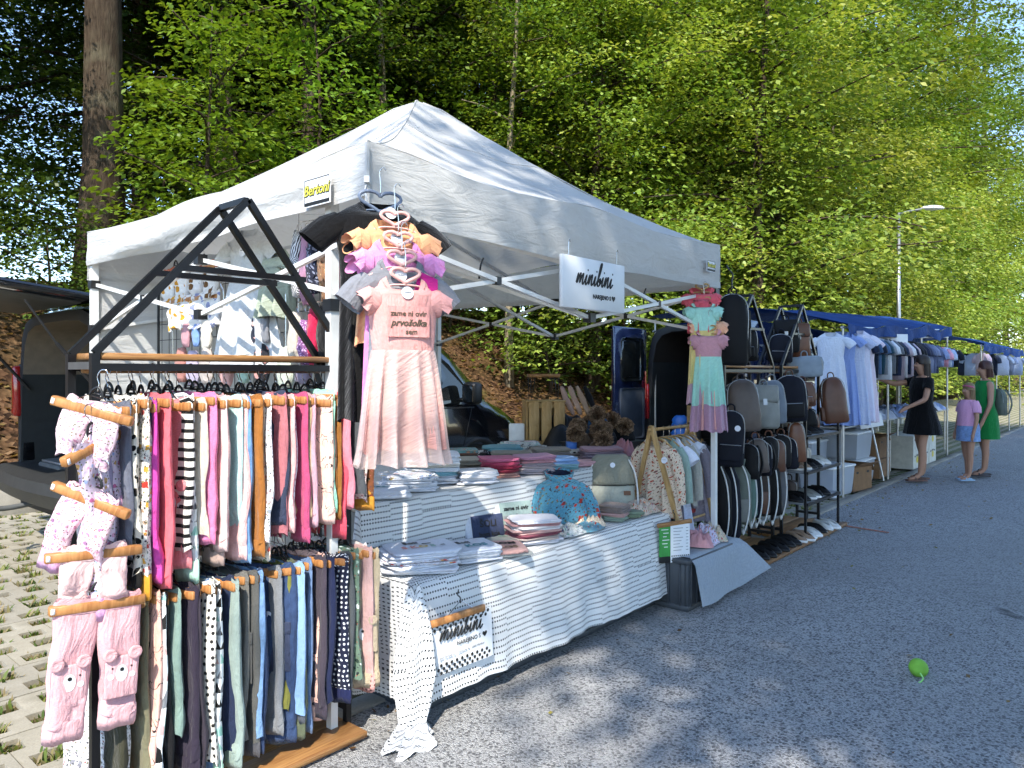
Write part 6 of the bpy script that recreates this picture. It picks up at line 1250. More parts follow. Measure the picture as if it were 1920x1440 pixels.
def van(name, label, loc, rz, L, Wd, H, paint, lining, rear_open=True, hood=1.35):
    """van along +x (front), rear at x = 0 open; near side at y = 0, far side at y = Wd; hollow cargo room"""
    t = thing(name, label, 'van', loc, rz)
    def sec(x, zt, zb=.32, ins=0.0, f=1.0):
        w0 = Wd / 2; pts = []
        side = [(zb, .93), (zb + .12, .985), (.75, 1.0), (1.12, .99), (zt - .42, .95), (zt - .16, .89), (zt - .05, .80), (zt, .62), (zt + .015, .3)]
        if zt < 1.5: side = [(zb, .93), (zb + .12, .985), (lerp(zb, zt, .45), 1.0), (lerp(zb, zt, .62), .99), (lerp(zb, zt, .78), .97), (lerp(zb, zt, .9), .93), (lerp(zb, zt, .96), .86), (zt, .7), (zt + .01, .35)]
        for z, q in side: pts.append((x, w0 - (w0 * q * f - ins), min(z, zt + .02) if not ins else max(zb + ins, z - ins)))
        for z, q in reversed(side): pts.append((x, w0 + (w0 * q * f - ins), min(z, zt + .02) if not ins else max(zb + ins, z - ins)))
        return pts
    S = [(0, H - .04), (.06, H - .01), (.5, H), (L * .4, H), (L * .62, H - .01), (L * .69, H - .07), (L * .75, H - .26), (L * .81, H - .52), (L * .865, 1.20), (L * .92, 1.10), (L * .965, .98), (L * .985, .84)]
    fz = lambda x: 1.0 if x < L * .86 else 1 - .10 * ((x - L * .86) / (L * .14)) ** 2
    b = MB(); b.loft([sec(x, z, .32, 0, fz(x)) for x, z in S] + [[(L, Wd / 2 + (p[1] - Wd / 2) * .9, lerp(.42, p[2], .85)) for p in sec(L * .99, .8, .36, 0, .9)]], True, False, True); b.build('body', paint, t, True)
    n = len(sec(0, H)); ins = .07
    lo = MB(); hi = MB()
    sx = [sec(x, H - .05, .5, ins) for x in (.0, .4, 1.2, 2.4)]
    lo.loft([[p for k, p in enumerate(s) if k <= 4] for s in sx], False).loft([[p for k, p in enumerate(s) if k >= n - 5] for s in sx], False)
    hi.loft([[p for k, p in enumerate(s) if 4 <= k <= n - 5] for s in sx], False)
    lo.add([sx[0][0], sx[3][0], sx[3][n - 1], sx[0][n - 1]], [(0, 1, 2, 3)]); lo.add([sx[3][k] for k in range(n)], [tuple(range(n))])
    lo.build('lower_lining', M_greyl, t); hi.build('upper_lining', lining, t, True)
    o_, i_ = sec(0, H - .04), sec(0, H - .05, .5, ins); b = MB(); b.loft([o_, [(-.012, *p[1:]) for p in sec(0, H - .045, .42, ins * .5)], i_], True); b.build('door_seal', M_trimb, t, True)
    return t, sec
bv, bsec = van('black_van', 'black van with raised tailgate parked behind the white tent', (2.12, 5.85, 0), 0, 4.98, 1.92, 2.03, M_bpaint, M_beige)
def side_y(z): return 1.92 / 2 * (1 - (lerp(1.0, .99, (z - .75) / .37) if z < 1.12 else lerp(.99, .95, (z - 1.12) / (1.53 - 1.12)) if z < 1.53 else lerp(.95, .89, (z - 1.53) / .26)))
def side_panel(pts, off, name, mat, sm=False):
    b = MB(); b.add([(x, side_y(z) - off, z) for x, z in pts] + [(x, side_y(z) + .02, z) for x, z in pts], [tuple(range(len(pts) - 1, -1, -1))] + [(i, (i + 1) % len(pts), len(pts) + (i + 1) % len(pts), len(pts) + i) for i in range(len(pts))]); return b.build(name, mat, bv)
side_panel([(2.72, 1.16), (3.94, 1.15), (3.98, 1.22), (3.62, 1.60), (3.32, 1.80), (2.72, 1.81)], .007, 'door_window', M_glass)
side_panel([(1.3, 1.18), (2.55, 1.17), (2.55, 1.80), (1.3, 1.81)], .007, 'side_window', M_glass)
for pts in ([(2.62, .42), (2.63, .42), (2.63, 1.88), (2.62, 1.88)], [(3.72, .42), (3.73, .42), (3.95, 1.12), (3.94, 1.12)], [(2.62, 1.115), (3.98, 1.105), (3.98, 1.12), (2.62, 1.13)]): side_panel(pts, .003, 'door_seam', M_trimb)
side_panel([(2.72, 1.0), (2.9, 1.0), (2.9, 1.03), (2.72, 1.03)], .025, 'door_handle', M_bpaint)
b = MB()
for k in range(2): b.grid(lambda u, v: (lerp(3.42, 4.2, v), lerp(.16, 1.76, u), lerp(1.87, 1.24, v) + .03 * math.sin(math.pi * u) + .004), 10, 6) if k == 0 else None
b.build('windscreen', M_glass, bv, True)
mr = rbox('mirror', (.16, .2, .25), .05, M_bplast, bv, (3.78, -.16, 1.28), seg=3); MB().tube([(0, .05, -.06), (.03, .17, -.08)], .03, 6).build('mirror_arm', M_bplast, mr); MB().box((-.082, 0, 0), (.004, .16, .19)).build('mirror_glass', plain('mirror_glass', (.6, .62, .65), .03, 1.0), mr)
for s in (0, 1): rbox('headlight', (.42, .16, .2), .06, M_lens, bv, (4.50, .19 if s == 0 else 1.73, .96), (0, R(20), R(16 if s == 0 else -16)), seg=3)
rbox('front_bumper', (.28, 1.72, .36), .08, M_trimb, bv, (4.86, .96, .46), seg=3)
for x in (.95, 4.05):
    for y in (.11, 1.81): wheel(bv, (x, y, .33))
    b = MB(); b.loft([[(x + r * math.cos(a), y, .33 + r * math.sin(a)) for a in [math.pi * i / 14 for i in range(15)]] for r, y in ((.36, .02), (.40, -.012), (.42, -.012), (.44, .01))], False); b.build('wheel_arch', M_trimb, bv, True)
# rear: bumper step, lamps, tailgate on gas struts, tow ball
b = MB(); b.loft([[(x, y, z) for x, z in ((.1, .42), (-.14 - .06 * math.sin(math.pi * (y + .04) / 2.0), .46), (-.19 - .08 * math.sin(math.pi * (y + .04) / 2.0), .58), (-.17 - .08 * math.sin(math.pi * (y + .04) / 2.0), .665), (-.12, .69), (.08, .70))] for y in [-.04 + 2.0 * k / 14 for k in range(15)]], False, True, True); b.build('rear_bumper', plain('scuffed_dark_bumper', (.028, .029, .029), .5), bv, False)
for y in (.03, 1.89):
    lm = rbox('tail_lamp', (.10, .10, .46), .03, M_red, bv, (-.01, y, 1.34), seg=2); rbox('lamp_housing', (.14, .09, .9), .03, M_bpaint, lm, (.07, 0, -.2), seg=2)
tg = rbox('tailgate', (1.28, 1.72, .07), .03, M_bpaint, bv, (-.60, .96, 2.13), (0, R(6), 0), seg=2)
rbox('tailgate_window', (.6, 1.35, .02), .008, M_glass, tg, (-.02, 0, .04), seg=1); rbox('inner_lining', (1.1, 1.5, .02), .008, M_galv, tg, (0, 0, -.04), seg=1)
for y in (.14, 1.78): MB().tube([(.05, y, 1.35), (-.25, y, 1.72)], .014, 6).tube([(-.25, y, 1.72), (-.45, y, 2.02)], .008, 6).build('gas_strut', M_trimb, bv)
MB().tube(cat_rom([(-.05, 1.2, .42), (-.3, 1.2, .40), (-.42, 1.2, .44), (-.44, 1.2, .56)]), .022, 8).build('tow_bar', M_galv, bv, True)
b = MB(); b.loft([[(-.44 + r * math.cos(a), 1.2 + r * math.sin(a), .59 + z) for a in [2 * math.pi * i / 12 for i in range(12)]] for r, z in ((.015, -.035), (.028, -.02), (.033, 0), (.025, .022), (.008, .032))], True, True, True); b.build('tow_ball', M_barest, bv, True)
MB().box((.9, .96, .60), (1.8, 1.6, .02)).build('load_floor', M_galv, bv)
bx2 = thing('storage_tray', 'grey plastic tray on the load floor of the open black van', 'tray', (2.35, 7.1, .62)); rbox('tray_body', (.4, .5, .1), .02, M_galv, bx2, (0, 0, .06)); rbox('tray_lid', (.36, .45, .02), .008, M_greymetal, bx2, (0, 0, .12))

nv, nsec = van('navy_van', 'navy blue van with its rear doors open behind the bag racks', (9.2, 3.6, 0), 0, 5.1, 1.84, 2.2, M_navyp, plain('dark_plywood_lining', (.035, .024, .018), .8))
for nm, y, a in (('rear_door', 1.80, 0), ('rear_door', .04, 0)):
    dr = rbox(nm, (.86, .06, 1.62), .03, M_navyp, nv, (-.45, y + (.03 if y > 1 else -.03), 1.33), seg=2)
    sgn = -1 if y > 1 else 1
    rbox('window_recess', (.52, .02, .6), .06, M_glass, dr, (-.02, sgn * .03, .36), seg=2); rbox('inner_panel', (.6, .02, .7), .04, plain('grey_door_lining', (.06, .075, .10), .7), dr, (.0, sgn * .032, -.38), seg=2)
    MB().tube([(.36, sgn * .04, -.2), (.36, sgn * .04, .2)], .012, 6).build('check_strap', M_red, dr)
rbox('tail_lamp', (.06, .08, .5), .02, M_red, nv, (-.01, 1.82, 1.1), seg=2); rbox('rear_bumper', (.16, 1.8, .22), .05, M_trimb, nv, (-.06, .92, .44), seg=2)
for x in (.9, 4.1):
    for y in (.1, 1.74): wheel(nv, (x, y, .34))
b2 = thing('plywood_board', 'plywood board with cut-out handle leaning in the navy van', 'board', (9.3, 4.62, .56), R(-80)); rbox('panel', (.42, .018, .44), .004, M_plywood, b2, (0, 0, .22), seg=1); rbox('upper_lug', (.12, .018, .06), .003, M_plywood, b2, (-.15, 0, .468), seg=1); rbox('upper_lug', (.12, .018, .06), .003, M_plywood, b2, (.15, 0, .468), seg=1)
for k in range(5): soft('folded_cloth', ('white', 'pale blue', 'off-white', 'light grey', 'white topmost')[k] + ' folded cloth in the pile beside the plywood board', F('plain', Wh[k % 3]), (.3, .26, .085), (9.38, 4.2, .6 + k * .075), R(-75), 'cloth', 'cloths in the navy van', wob=.02, taper=1)
for k in range(2): soft('blue_bag', ('blue plastic bag on the van floor', 'second blue bag lying on the first')[k], plain('blue_plastic', (.03, .16, .5), .35), (.26, .22, .2), (9.36, 4.98, .64 + k * .17), R(-75), 'bag', wob=.03, taper=.8)
# ================================================================== FURTHER STALLS AND PEOPLE
M_tarp = NT('blue_tarpaulin'); _c = M_tarp.mix(M_tarp.rng(M_tarp.noise(M_tarp.obj(), 3, 4), .3, .7), (.014, .048, .18), (.024, .08, .28)); M_tarp.bump(M_tarp.noise(M_tarp.obj(), 6, 4, .6, .6), .5, .05); _t = M_tarp
_t.done(_c, .75, 0, .12); _tr = _t.n('BsdfTranslucent'); _t.put(_tr.inputs[0], _c); _mx = _t.n('MixShader'); _mx.inputs[0].default_value = .1; _t.t.links.new(_t.b.outputs[0], _mx.inputs[1]); _t.t.links.new(_tr.outputs[0], _mx.inputs[2]); _t.t.links.new(_mx.outputs[0], _t.out.inputs[0]); M_tarp = _t.m
M_alu = plain('aluminium_tube', (.5, .5, .5), .35, .8)
def awning(label, x0, x1, y0, y1, zf, zb, seed, rise=0):
    t = thing('market_awning', label, 'awning', (x0, y0, 0)); W_, D = x1 - x0, y1 - y0
    b = MB(); b.grid(lambda u, v: (u * W_, v * D, lerp(zf, zb, math.sin(v * math.pi * .75) ) + rise * u + .05 * nz(u * 8, v * 4, seed) - .06 * math.sin(u * math.pi * 3) ** 2 * (1 - v)), 50, 12, uvf=lambda u, v: (u * W_, v * D)); b.build('tarpaulin', M_tarp, t, True)
    b = MB(); b.grid(lambda u, v: (u * W_, -.02 - .03 * v * math.sin(u * 40 + seed), zf + rise * u + .05 * nz(u * 8, 0, seed) - .06 * math.sin(u * math.pi * 3) ** 2 - v * (.16 + .05 * nz(u * 6, seed))), 60, 3, uvf=lambda u, v: (u * W_, v * .2)); b.build('front_flap', M_tarp, t, True)
    for k in range(4):
        for y in (.05, D - .05): MB().tube([(.06 + (W_ - .12) * k / 3, y, 0), (.06 + (W_ - .12) * k / 3, y, lerp(zf, zb, .0 if y < 1 else .65) + rise * k / 3 - .03)], .016, 8).build('pole', M_alu, t)
    for y, z in ((.05, zf - .05), (.05, zf - .18), (D - .05, zf)): MB().tube([(0, y, z), (W_, y, z + rise)], .014, 8).build('rail', M_alu, t)
    return t
awning('blue tarpaulin awning of the neighbouring clothes stall', 9.25, 15.4, 2.74, 5.4, 2.10, 2.40, 1, .24)
awning('second blue awning further down the road', 18.6, 25, 2.7, 5.4, 2.15, 2.5, 5)
def tee(label, loc, rz, col, L=.5, long=False, group=None, w=.2, pattern=None):
    t = thing('hung_shirt', label, 'shirt', loc, rz, group); m = pattern or F('plain', col); sd = rnd.random() * 9
    body_loft([(0, w * .97, .03, -L), (0, w, .045, -L * .6), (0, w * .98, .045, -L * .3), (0, w * 1.0, .035, -.08), (0, w * .55, .03, -.02), (0, w * .3, .025, 0)], m, 'shirt_body', t, sd, .08, 18)
    for s in (-1, 1): MB().tube([(s * w * .85, 0, -.06), (s * w * 1.25, 0, -.15), (s * w * (1.35 if not long else 1.3), 0, -.22 if not long else -.5)], [.045, .05, .045], 8).build('sleeve', m, t, True)
    MB().tube(cat_rom([(0, 0, -.01), (0, 0, .05), (.015, 0, .075), (0, 0, .095), (-.015, 0, .08)], 3), .003, 5).build('hook', M_bplast, t)
cols_t = ['#27304a', '#3a5a80', '#1c2434', '#4d6a90', '#2a4a5a', '#8a9098', '#d8dce4', '#6a7078', '#20242e', '#2c3854', '#b8a8b4', '#e0e0e6', '#1e2a44', '#c8b8c4', '#15161c', '#20222a']
for i, c in enumerate(cols_t):
    tee(f'{["navy","denim blue","ink","steel blue","petrol","grey","white","slate","charcoal","indigo","mauve","off-white","midnight","rose grey","black","soot"][i]} shirt hanging in the awning row nearest the lamp', (9.75 + i * .17, 2.80, 1.97), R(88) + rnd.uniform(-.15, .15), c, .52 + rnd.uniform(-.05, .06), group=None)
for i, c in enumerate(['#14151b', '#1b1d26', '#2a3048', '#39405c', '#555f80', '#6f7a9a', '#7f88a8', '#8f98b8', '#6a7494', '#3f4860']):
    tee(f'{["black","soot","indigo","slate blue","dull blue","grey blue","lilac blue","pale blue","dusk blue","dark blue"][i]} shirt hanging behind the woman in black', (12.5 + i * .16, 2.86, 2.0), R(90) + rnd.uniform(-.2, .2), c, .5, group=None)
for i, c in enumerate(['#9aa8d0', '#d8b8c8', '#e8a8bc', '#c8d8f0', '#d8dce8', '#8fa8d8', '#20242c', '#e0e4ec']):
    tee(f'{["periwinkle","pale rose","pink","ice blue","cloud white","cornflower","black","white"][i]} child shirt at the far awning end', (13.9 + i * .2, 2.70, 1.95), R(60) + rnd.uniform(-.4, .4), c, .34, w=.15)
for i in range(12):
    tee(f'{["white","pale grey","snow","ivory","ash","milk","chalk","pearl","frost","bone","mist","linen"][i]} shirt in the long white row at the back of the awning', (12.2 + i * .3, 4.2, 1.8), R(rnd.uniform(-20, 40)), ['#c8d0e4', '#b8c0d8', '#d4d8e4', '#aab4cc'][i % 4], .75, True)
GF = 'shirts under the far awnings'
for i in range(15): tee('small shirt hanging under the far blue awning', (18.8 + i * .42, 2.76 + .2 * (i % 3), 1.95), R(rnd.uniform(40, 110)), rnd.choice(['#c8d0e4', '#9aa8c8', '#30384c', '#d8c0cc', '#20242c', '#aebad4']), .5, group=GF)
# long dresses at the near awning pole
for k, (lb, c, x, y, z, L) in enumerate([('white nightdress with square collar at the near awning pole', '#d4dae8', 9.05, 2.85, 1.98, .95), ('blue speckled long dress at the near awning pole', '#8fa4d8', 9.30, 2.80, 2.0, 1.12), ('pale blue long dress second at the awning pole', '#c4cbe0', 9.42, 2.72, 1.98, 1.1), ('lilac white long dress with bright shoulder', '#dcdcf0', 9.60, 2.70, 2.02, 1.1), ('pinkish white long dress, last of the long dresses', '#e2d4e2', 9.80, 2.70, 1.99, 1.1)]):
    dress(lb, (x, y, z), R(-70) + .1 * k, F('spots' if k in (1, 2) else 'plain', c, '#7088c0', 1.0), L=L, sh=.16, flare=.21, waist=.3, sleeves='cap', th=.05)
# table with heaps of folded clothes
def stall_table(x0, x1, label):
    t = thing('market_table', label, 'table', (x0, 2.95, 0)); rbox('table_top', (x1 - x0, .95, .03), .004, M_greymetal, t, ((x1 - x0) / 2, .475, .80), seg=1)
    for px in (.08, (x1 - x0) / 2, x1 - x0 - .08):
        for py in (.06, .89): MB().tube([(px, py, 0), (px, py, .785)], .015, 8).build('leg', M_alu, t)
stall_table(9.9, 12.4, 'market table with folded clothes under the blue awning'); stall_table(12.7, 16.4, 'second market table further under the blue awning')
cn = ['white', 'black', 'pale blue', 'navy', 'slate', 'grey', 'powder blue', 'dark']
ch = ['#d8dce8', '#16181e', '#9aaed8', '#222a40', '#4c5468', '#8a90a0', '#a8b8dc', '#24262e']
k = 0
for x in [10.05 + .34 * i for i in range(18)]:
    for y in (3.1, 3.5):
        j = rnd.randint(0, 7); crumple('clothes_heap', f'{cn[j]} folded clothes lying on the market table', F('plain', ch[j]), (x + rnd.uniform(-.05, .05), y, .818), (.36, .42, rnd.uniform(.08, .17)), 'clothes', k * 1.7, rnd.uniform(0, 3), 7)['group'] = 'heaps on the market tables'; k += 1
# price sign on the table edge
sg = thing('price_sign', 'small hand-lettered price card at the market table edge', 'sign', (10.6, 2.82, .86), R(-35)); sg.rotation_euler = (R(-8), R(-8), R(-35)); rbox('card', (.36, .006, .17), .001, M_paper, sg, seg=1); lettering('vse 10\u20ac', .085, M_greyink, sg, (0, -.005, .02), (R(90), 0, 0)); MB().tube([(0, .01, -.8), (0, .01, .0)], .012, 6).build('stake', M_alu, sg)
sg2 = thing('price_sign', 'white sheet clipped among the hanging shirts', 'sign', (11.55, 2.70, 1.93), R(-30)); rbox('card', (.32, .004, .26), .001, M_paper, sg2, seg=1)
# bins and cartons under the tables
M_clear = NT('frosted_plastic'); _b = M_clear; _b.done(_b.mix(_b.noise(_b.obj(), 6), (.55, .6, .68), (.62, .66, .72)), .35, 0, .4); _b.b.inputs['Transmission Weight'].default_value = .35; M_clear = _b.m
def bin_(label, loc, d, rz=0, lid=True):
    t = thing('plastic_bin', label, 'bin', loc, rz, 'plastic bins under the awning'); a, c, h = d
    b = MB(); b.loft([[(sx * a / 2 * f, sy * c / 2 * f, z) for sx, sy in ((-1, -1), (1, -1), (1, 1), (-1, 1))] for f, z in ((.86, .01), (.9, .04), (1.0, h), (.97, h), (.87, .05))], True, True, True); b.build('bin_body', M_clear, t)
    rbox('rim', (a * 1.06, c * 1.06, .03), .008, M_wplast, t, (0, 0, h), seg=1) if lid else None
    return t
bin_('white clear plastic bin at the awning pole', (9.45, 3.02, 0), (.62, .42, .36), R(-6)); bin_('cloudy plastic bin under the market table', (10.75, 3.1, 0), (.6, .42, .32), 0); bin_('cloudy plastic bin stacked on another', (10.70, 3.15, .335), (.7, .46, .36), 0); bin_('cloudy plastic bin behind the open carton', (10.0, 3.5, 0), (.6, .42, .6), 0)
soft('white_cloth', 'white cloth lying in front of the clear bin', F('plain', '#d8dce4'), (.3, .16, .08), (9.12, 2.86, .05), .4, 'cloth', wob=.02, taper=1)
M_card = plain('brown_cardboard', (.24, .13, .06), .85); M_wcard = plain('white_cardboard', (.62, .6, .52), .8); M_ycard = plain('yellow_print_card', (.65, .5, .05), .7)
def carton(label, loc, d, rz, m, open_=True, printed=None):
    t = thing('cardboard_box', label, 'cardboard box', loc, rz, 'cardboard boxes under the awning'); a, c, h = d; th = .008
    for s in (-1, 1): MB().box((0, s * (c / 2 - th / 2), h / 2), (a, th, h)).build('long_side', m, t); MB().box((s * (a / 2 - th / 2), 0, h / 2), (th, c - 2 * th - .002, h)).build('short_side', m, t)
    MB().box((0, 0, .006), (a - .02, c - .02, .01)).build('bottom', m, t)
    if open_: MB().box((0, -c / 2 - .05, h + .03), (a, .006, .13), Matrix.Rotation(R(60), 3, 'X')).build('flap', m, t); MB().box((a / 2 + .05, 0, h - .02), (.006, c, .13), Matrix.Rotation(R(-40), 3, 'Y')).build('flap', m, t)
    else: MB().box((0, 0, h + .004), (a, c, .008)).build('lid', m, t)
    if printed: MB().disc((0, -c / 2 - .003, h * .55), min(a, h) * .3, (0, -1, 0), 16, ry=h * .22).build('printed_mark', printed, t); lettering('BONITA', h * .16, M_ink, t, (0, -c / 2 - .004, h * .82), (R(90), 0, 0))
    for s in (-1, 1): MB().disc((s * a * .28, -c / 2 - .002, h * .78), .035, (0, -1, 0), 12, ry=.016).build('hand_hole', M_ink, t)
carton('open brown cardboard box beside the clear bin', (10.12, 2.98, 0), (.5, .4, .30), R(-10), M_card); carton('brown cardboard box under the market table', (11.6, 3.1, 0), (.55, .4, .26), 0, M_card, False); carton('brown cardboard box stacked under the market table', (11.58, 3.1, .28), (.5, .4, .3), 0, M_card)
for k, (x, z) in enumerate(((13.0, 0), (13.55, 0), (13.0, .26), (13.55, .26), (14.1, 0), (14.1, .26))): carton(('lower fruit box, first in the printed stack', 'lower fruit box, second in the printed stack', 'upper fruit box, first in the printed stack', 'upper fruit box, second in the printed stack', 'lower fruit box at the printed stack end', 'upper fruit box at the printed stack end')[k], (x, 2.98, z), (.5, .4, .25), 0, M_wcard, False, M_ycard)

# ------------------------------------------------------------------ people
M_skin = NT('skin'); _s = M_skin; M_skin = _s.done(_s.mix(_s.noise(_s.obj(), 12), (.36, .19, .12), (.44, .24, .16)), .5, 0, .35)
def skin_body(name, parent, V, E, mat, sub=2):
    """one continuous figure grown around a skeleton: V = {name: ((x, y, z), rx, ry)}"""
    me = bpy.data.meshes.new(name); ks = list(V); me.from_pydata([V[k][0] for k in ks], [(ks.index(a), ks.index(c)) for a, c in E], [])
    o = bpy.data.objects.new(name, me); COL.objects.link(o); md = o.modifiers.new('skin', 'SKIN'); md.use_smooth_shade = True; sv = o.modifiers.new('sub', 'SUBSURF'); sv.levels = sv.render_levels = sub
    sk = me.skin_vertices[0] if me.skin_vertices else None
    for i, k in enumerate(ks): sk.data[i].radius = (V[k][1], V[k][2]); sk.data[i].use_root = (k == 'pelvis')
    dg = bpy.context.evaluated_depsgraph_get(); m2 = bpy.data.meshes.new_from_object(o.evaluated_get(dg)); bpy.data.objects.remove(o, do_unlink=True)
    m2.materials.clear(); m2.materials.append(mat)
    for p in m2.polygons: p.use_smooth = True
    return link(name, m2, parent)
def person(label, loc, rz, h, hair_m, hair_len, cloth, arms, step=.06, sandals=None, hair_tie=False):
    """faces local +x; arms = ((shoulder-relative elbow, wrist) left, right) in body units of height 1.7"""
    t = thing('person', label, 'person', loc, rz); s = h / 1.7; t.scale = (s, s, s)
    V = {'pelvis': ((0, 0, .93), .13, .15), 'waist': ((.01, 0, 1.08), .10, .125), 'chest': ((.0, 0, 1.27), .115, .15), 'upchest': ((-.01, 0, 1.37), .09, .13), 'neck': ((-.01, 0, 1.45), .05, .05), 'jaw': ((.015, 0, 1.52), .06, .058), 'head': ((.015, 0, 1.60), .088, .075), 'crown': ((0, 0, 1.665), .06, .055), 'nose': ((.115, 0, 1.575), .012, .012)}
    E = [('pelvis', 'waist'), ('waist', 'chest'), ('chest', 'upchest'), ('upchest', 'neck'), ('neck', 'jaw'), ('jaw', 'head'), ('head', 'crown'), ('head', 'nose')]
    for n_, sd, st in (('l', 1, step), ('r', -1, -step)):
        V.update({n_ + 'hip': ((0, sd * .09, .86), .088, .088), n_ + 'knee': ((st * .5 + .01, sd * .09, .49), .055, .055), n_ + 'calf': ((st * .8 - .015, sd * .09, .34), .052, .05), n_ + 'ankle': ((st, sd * .09, .09), .034, .034), n_ + 'ball': ((st + .10, sd * .10, .035), .03, .038), n_ + 'toe': ((st + .17, sd * .10, .028), .018, .034)})
        E += [('pelvis', n_ + 'hip'), (n_ + 'hip', n_ + 'knee'), (n_ + 'knee', n_ + 'calf'), (n_ + 'calf', n_ + 'ankle'), (n_ + 'ankle', n_ + 'ball'), (n_ + 'ball', n_ + 'toe')]
        el, wr = arms[0 if sd == 1 else 1]; S_ = Vector((-.01, sd * .165, 1.36)); el = Vector(el); wr = Vector(wr); hd = wr + (wr - el).normalized() * .07; pr = (wr - el).normalized()
        V.update({n_ + 'sho': (tuple(S_), .052, .052), n_ + 'elb': (tuple(el), .038, .038), n_ + 'wri': (tuple(wr), .024, .026), n_ + 'palm': (tuple(hd), .018, .034)})
        E += [('upchest', n_ + 'sho'), (n_ + 'sho', n_ + 'elb'), (n_ + 'elb', n_ + 'wri'), (n_ + 'wri', n_ + 'palm')]
        sidev = pr.cross(Vector((0, 0, 1))); sidev = sidev.normalized() if sidev.length > .1 else Vector((1, 0, 0))
        for f in range(4):
            q = hd + pr * (.075 - .008 * abs(f - 1)) + sidev * (f - 1.5) * .017 + Vector((0, 0, -.02)); V[f'{n_}f{f}'] = (tuple(q), .008, .008); E.append((n_ + 'palm', f'{n_}f{f}'))
        q = wr + pr * .07 + sidev * .045; V[n_ + 'th'] = (tuple(q), .009, .009); E.append((n_ + 'wri', n_ + 'th'))
    skin_body('body', t, V, E, M_skin)
    b = MB(); N = 22; A = [2 * math.pi * i / N for i in range(N)]
    rr = [[(-.005 + (r + .012) * math.cos(a) * (1 if math.cos(a) < .35 else .8), (r) * math.sin(a), z) for a in A] for r, z in ((.015, 1.735), (.06, 1.722), (.088, 1.685), (.096, 1.64), (.094, 1.60))]
    b.loft(rr, True, True)
    back = [[(-.02 + (.088 + .01 * q) * math.cos(a) - .015 * q, (.092 - .02 * q + .012 * math.sin(9 * a)) * math.sin(a), lerp(1.605, 1.605 - hair_len, q)) for a in [R(70) + R(220) * i / 20 for i in range(21)]] for q in (0, .3, .6, .85, 1)]
    b.loft(back, False); b.build('hair', hair_m, t, True)
    for sy in (-1, 1): MB().disc((.092, sy * .032, 1.607), .011, (1, sy * .3, 0), 10, ry=.006).build('eye', M_ink, t)
    MB().box((.1, 0, 1.535), (.012, .038, .008)).build('mouth', plain('lips', (.3, .09, .08), .5), t)
    for nm, m, pf in cloth:
        b = MB(); b.loft([[(cx + hx * math.cos(a) * (1 + w * math.sin(a * 8)), hy * math.sin(a) * (1 + w * math.cos(a * 9)), z) for a in [2 * math.pi * i / 36 for i in range(36)]] for cx, hx, hy, z, w in pf], True); b.build(nm, m, t, True)
    for sd, st in ((1, step), (-1, -step)):
        if sandals: rbox('sandal', (.27, .10, .022), .01, sandals, t, (st + .06, sd * .10, .012)); MB().tube([(st + .08, sd * .10 - .05, .02), (st + .09, sd * .10, .075), (st + .08, sd * .10 + .05, .02)], .012, 6).build('sandal_strap', sandals, t, True)
    return t
M_bcl = F('plain', '#0b0b0d'); M_hbr = plain('dark_brown_hair', (.025, .014, .009), .5); M_hbl = plain('dark_blonde_hair', (.20, .12, .055), .5); M_hrd = plain('reddish_hair', (.06, .018, .012), .5)
face = math.atan2(.756, -.655)
dr_b = [('dress', M_bcl, [(.0, .10, .155, 1.42, 0), (.0, .135, .175, 1.36, 0), (.005, .15, .175, 1.25, 0), (.01, .135, .155, 1.08, .01), (.0, .175, .2, .92, .03), (-.01, .21, .24, .75, .05), (-.01, .23, .26, .64, .06)])]
wA = person('woman in a short black dress reaching into the hanging shirts', (11.40, 2.38, .024), face, 1.70, M_hbr, .34, dr_b, (((.10, .26, 1.12), (.30, .22, 1.02)), ((.30, -.20, 1.33), (.56, -.16, 1.42))), .07, plain('brown_sandal', (.14, .07, .05), .6))
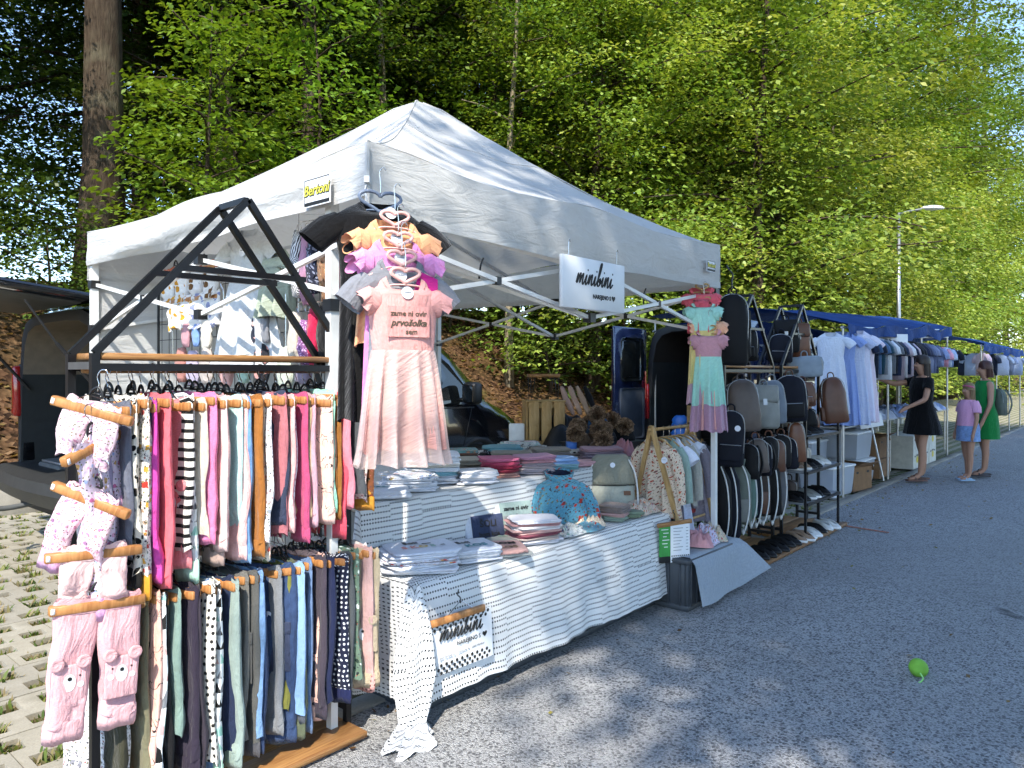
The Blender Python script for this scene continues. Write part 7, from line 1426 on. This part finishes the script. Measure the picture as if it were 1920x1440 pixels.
for sy, el in ((1, (.10, .26, 1.12)), (-1, (.30, -.20, 1.33))):
    S_ = Vector((-.01, sy * .165, 1.36)); e = S_.lerp(Vector(el), .45); MB().tube([S_ + Vector((0, -sy * .03, .02)), S_.lerp(e, .5), e], [.075, .07, .062], 10, False).build('sleeve', M_bcl, wA, True)
gr = F('plain', '#1c7a3c'); person('woman in a sleeveless green dress with short reddish hair', (12.5, 1.80, .024), face - .15, 1.63, M_hrd, .13, [('dress', gr, [(.0, .10, .13, 1.43, 0), (.0, .13, .165, 1.35, 0), (.01, .15, .17, 1.25, 0), (.01, .13, .15, 1.08, .01), (0, .165, .19, .92, .02), (0, .185, .21, .7, .03), (0, .19, .215, .56, .03)])], (((.02, .22, 1.08), (.12, .22, .84)), ((.0, -.23, 1.08), (.1, -.24, .84))), .05, plain('dark_sandal', (.05, .04, .04), .6))
gl = person('girl in a pink shirt and denim shorts with a pink headband', (11.85, 1.90, .024), face + .1, 1.32, M_hbl, .42, [('shirt', F('plain', '#d9a0c0'), [(0, .09, .13, 1.43, 0), (0, .13, .17, 1.36, 0), (.01, .15, .175, 1.24, 0), (.01, .15, .17, 1.08, .01), (.01, .16, .185, .97, .02)]), ('shorts', F('denim', '#7f9cc8'), [(0, .155, .185, 1.0, 0), (0, .17, .2, .9, .01), (0, .165, .21, .78, .02), (0, .17, .22, .70, .02)])], (((.02, .24, 1.1), (.08, .24, .86)), ((.0, -.24, 1.1), (.06, -.24, .86))), .05, plain('pale_blue_sandal', (.35, .5, .65), .6))
for sy in (1, -1): S_ = Vector((-.01, sy * .165, 1.36)); MB().tube([S_ + Vector((0, -sy * .03, .02)), S_ + Vector((0, sy * .03, -.07)), S_ + Vector((.01, sy * .05, -.16))], [.075, .072, .07], 10, False).build('sleeve', F('plain', '#d9a0c0'), gl, True)
MB().tube([(.07 * math.cos(a) - .0, .1 * math.sin(a), 1.66 + .02 * math.cos(a)) for a in [2 * math.pi * i / 20 for i in range(21)]], .012, 6).build('headband', plain('pink_band', (.6, .1, .22), .6), gl, True)
backpack('grey canvas backpack worn by the woman in the green dress', (12.63, 1.64, 1.27), face + R(90), LSage, (.3, .16, .42))
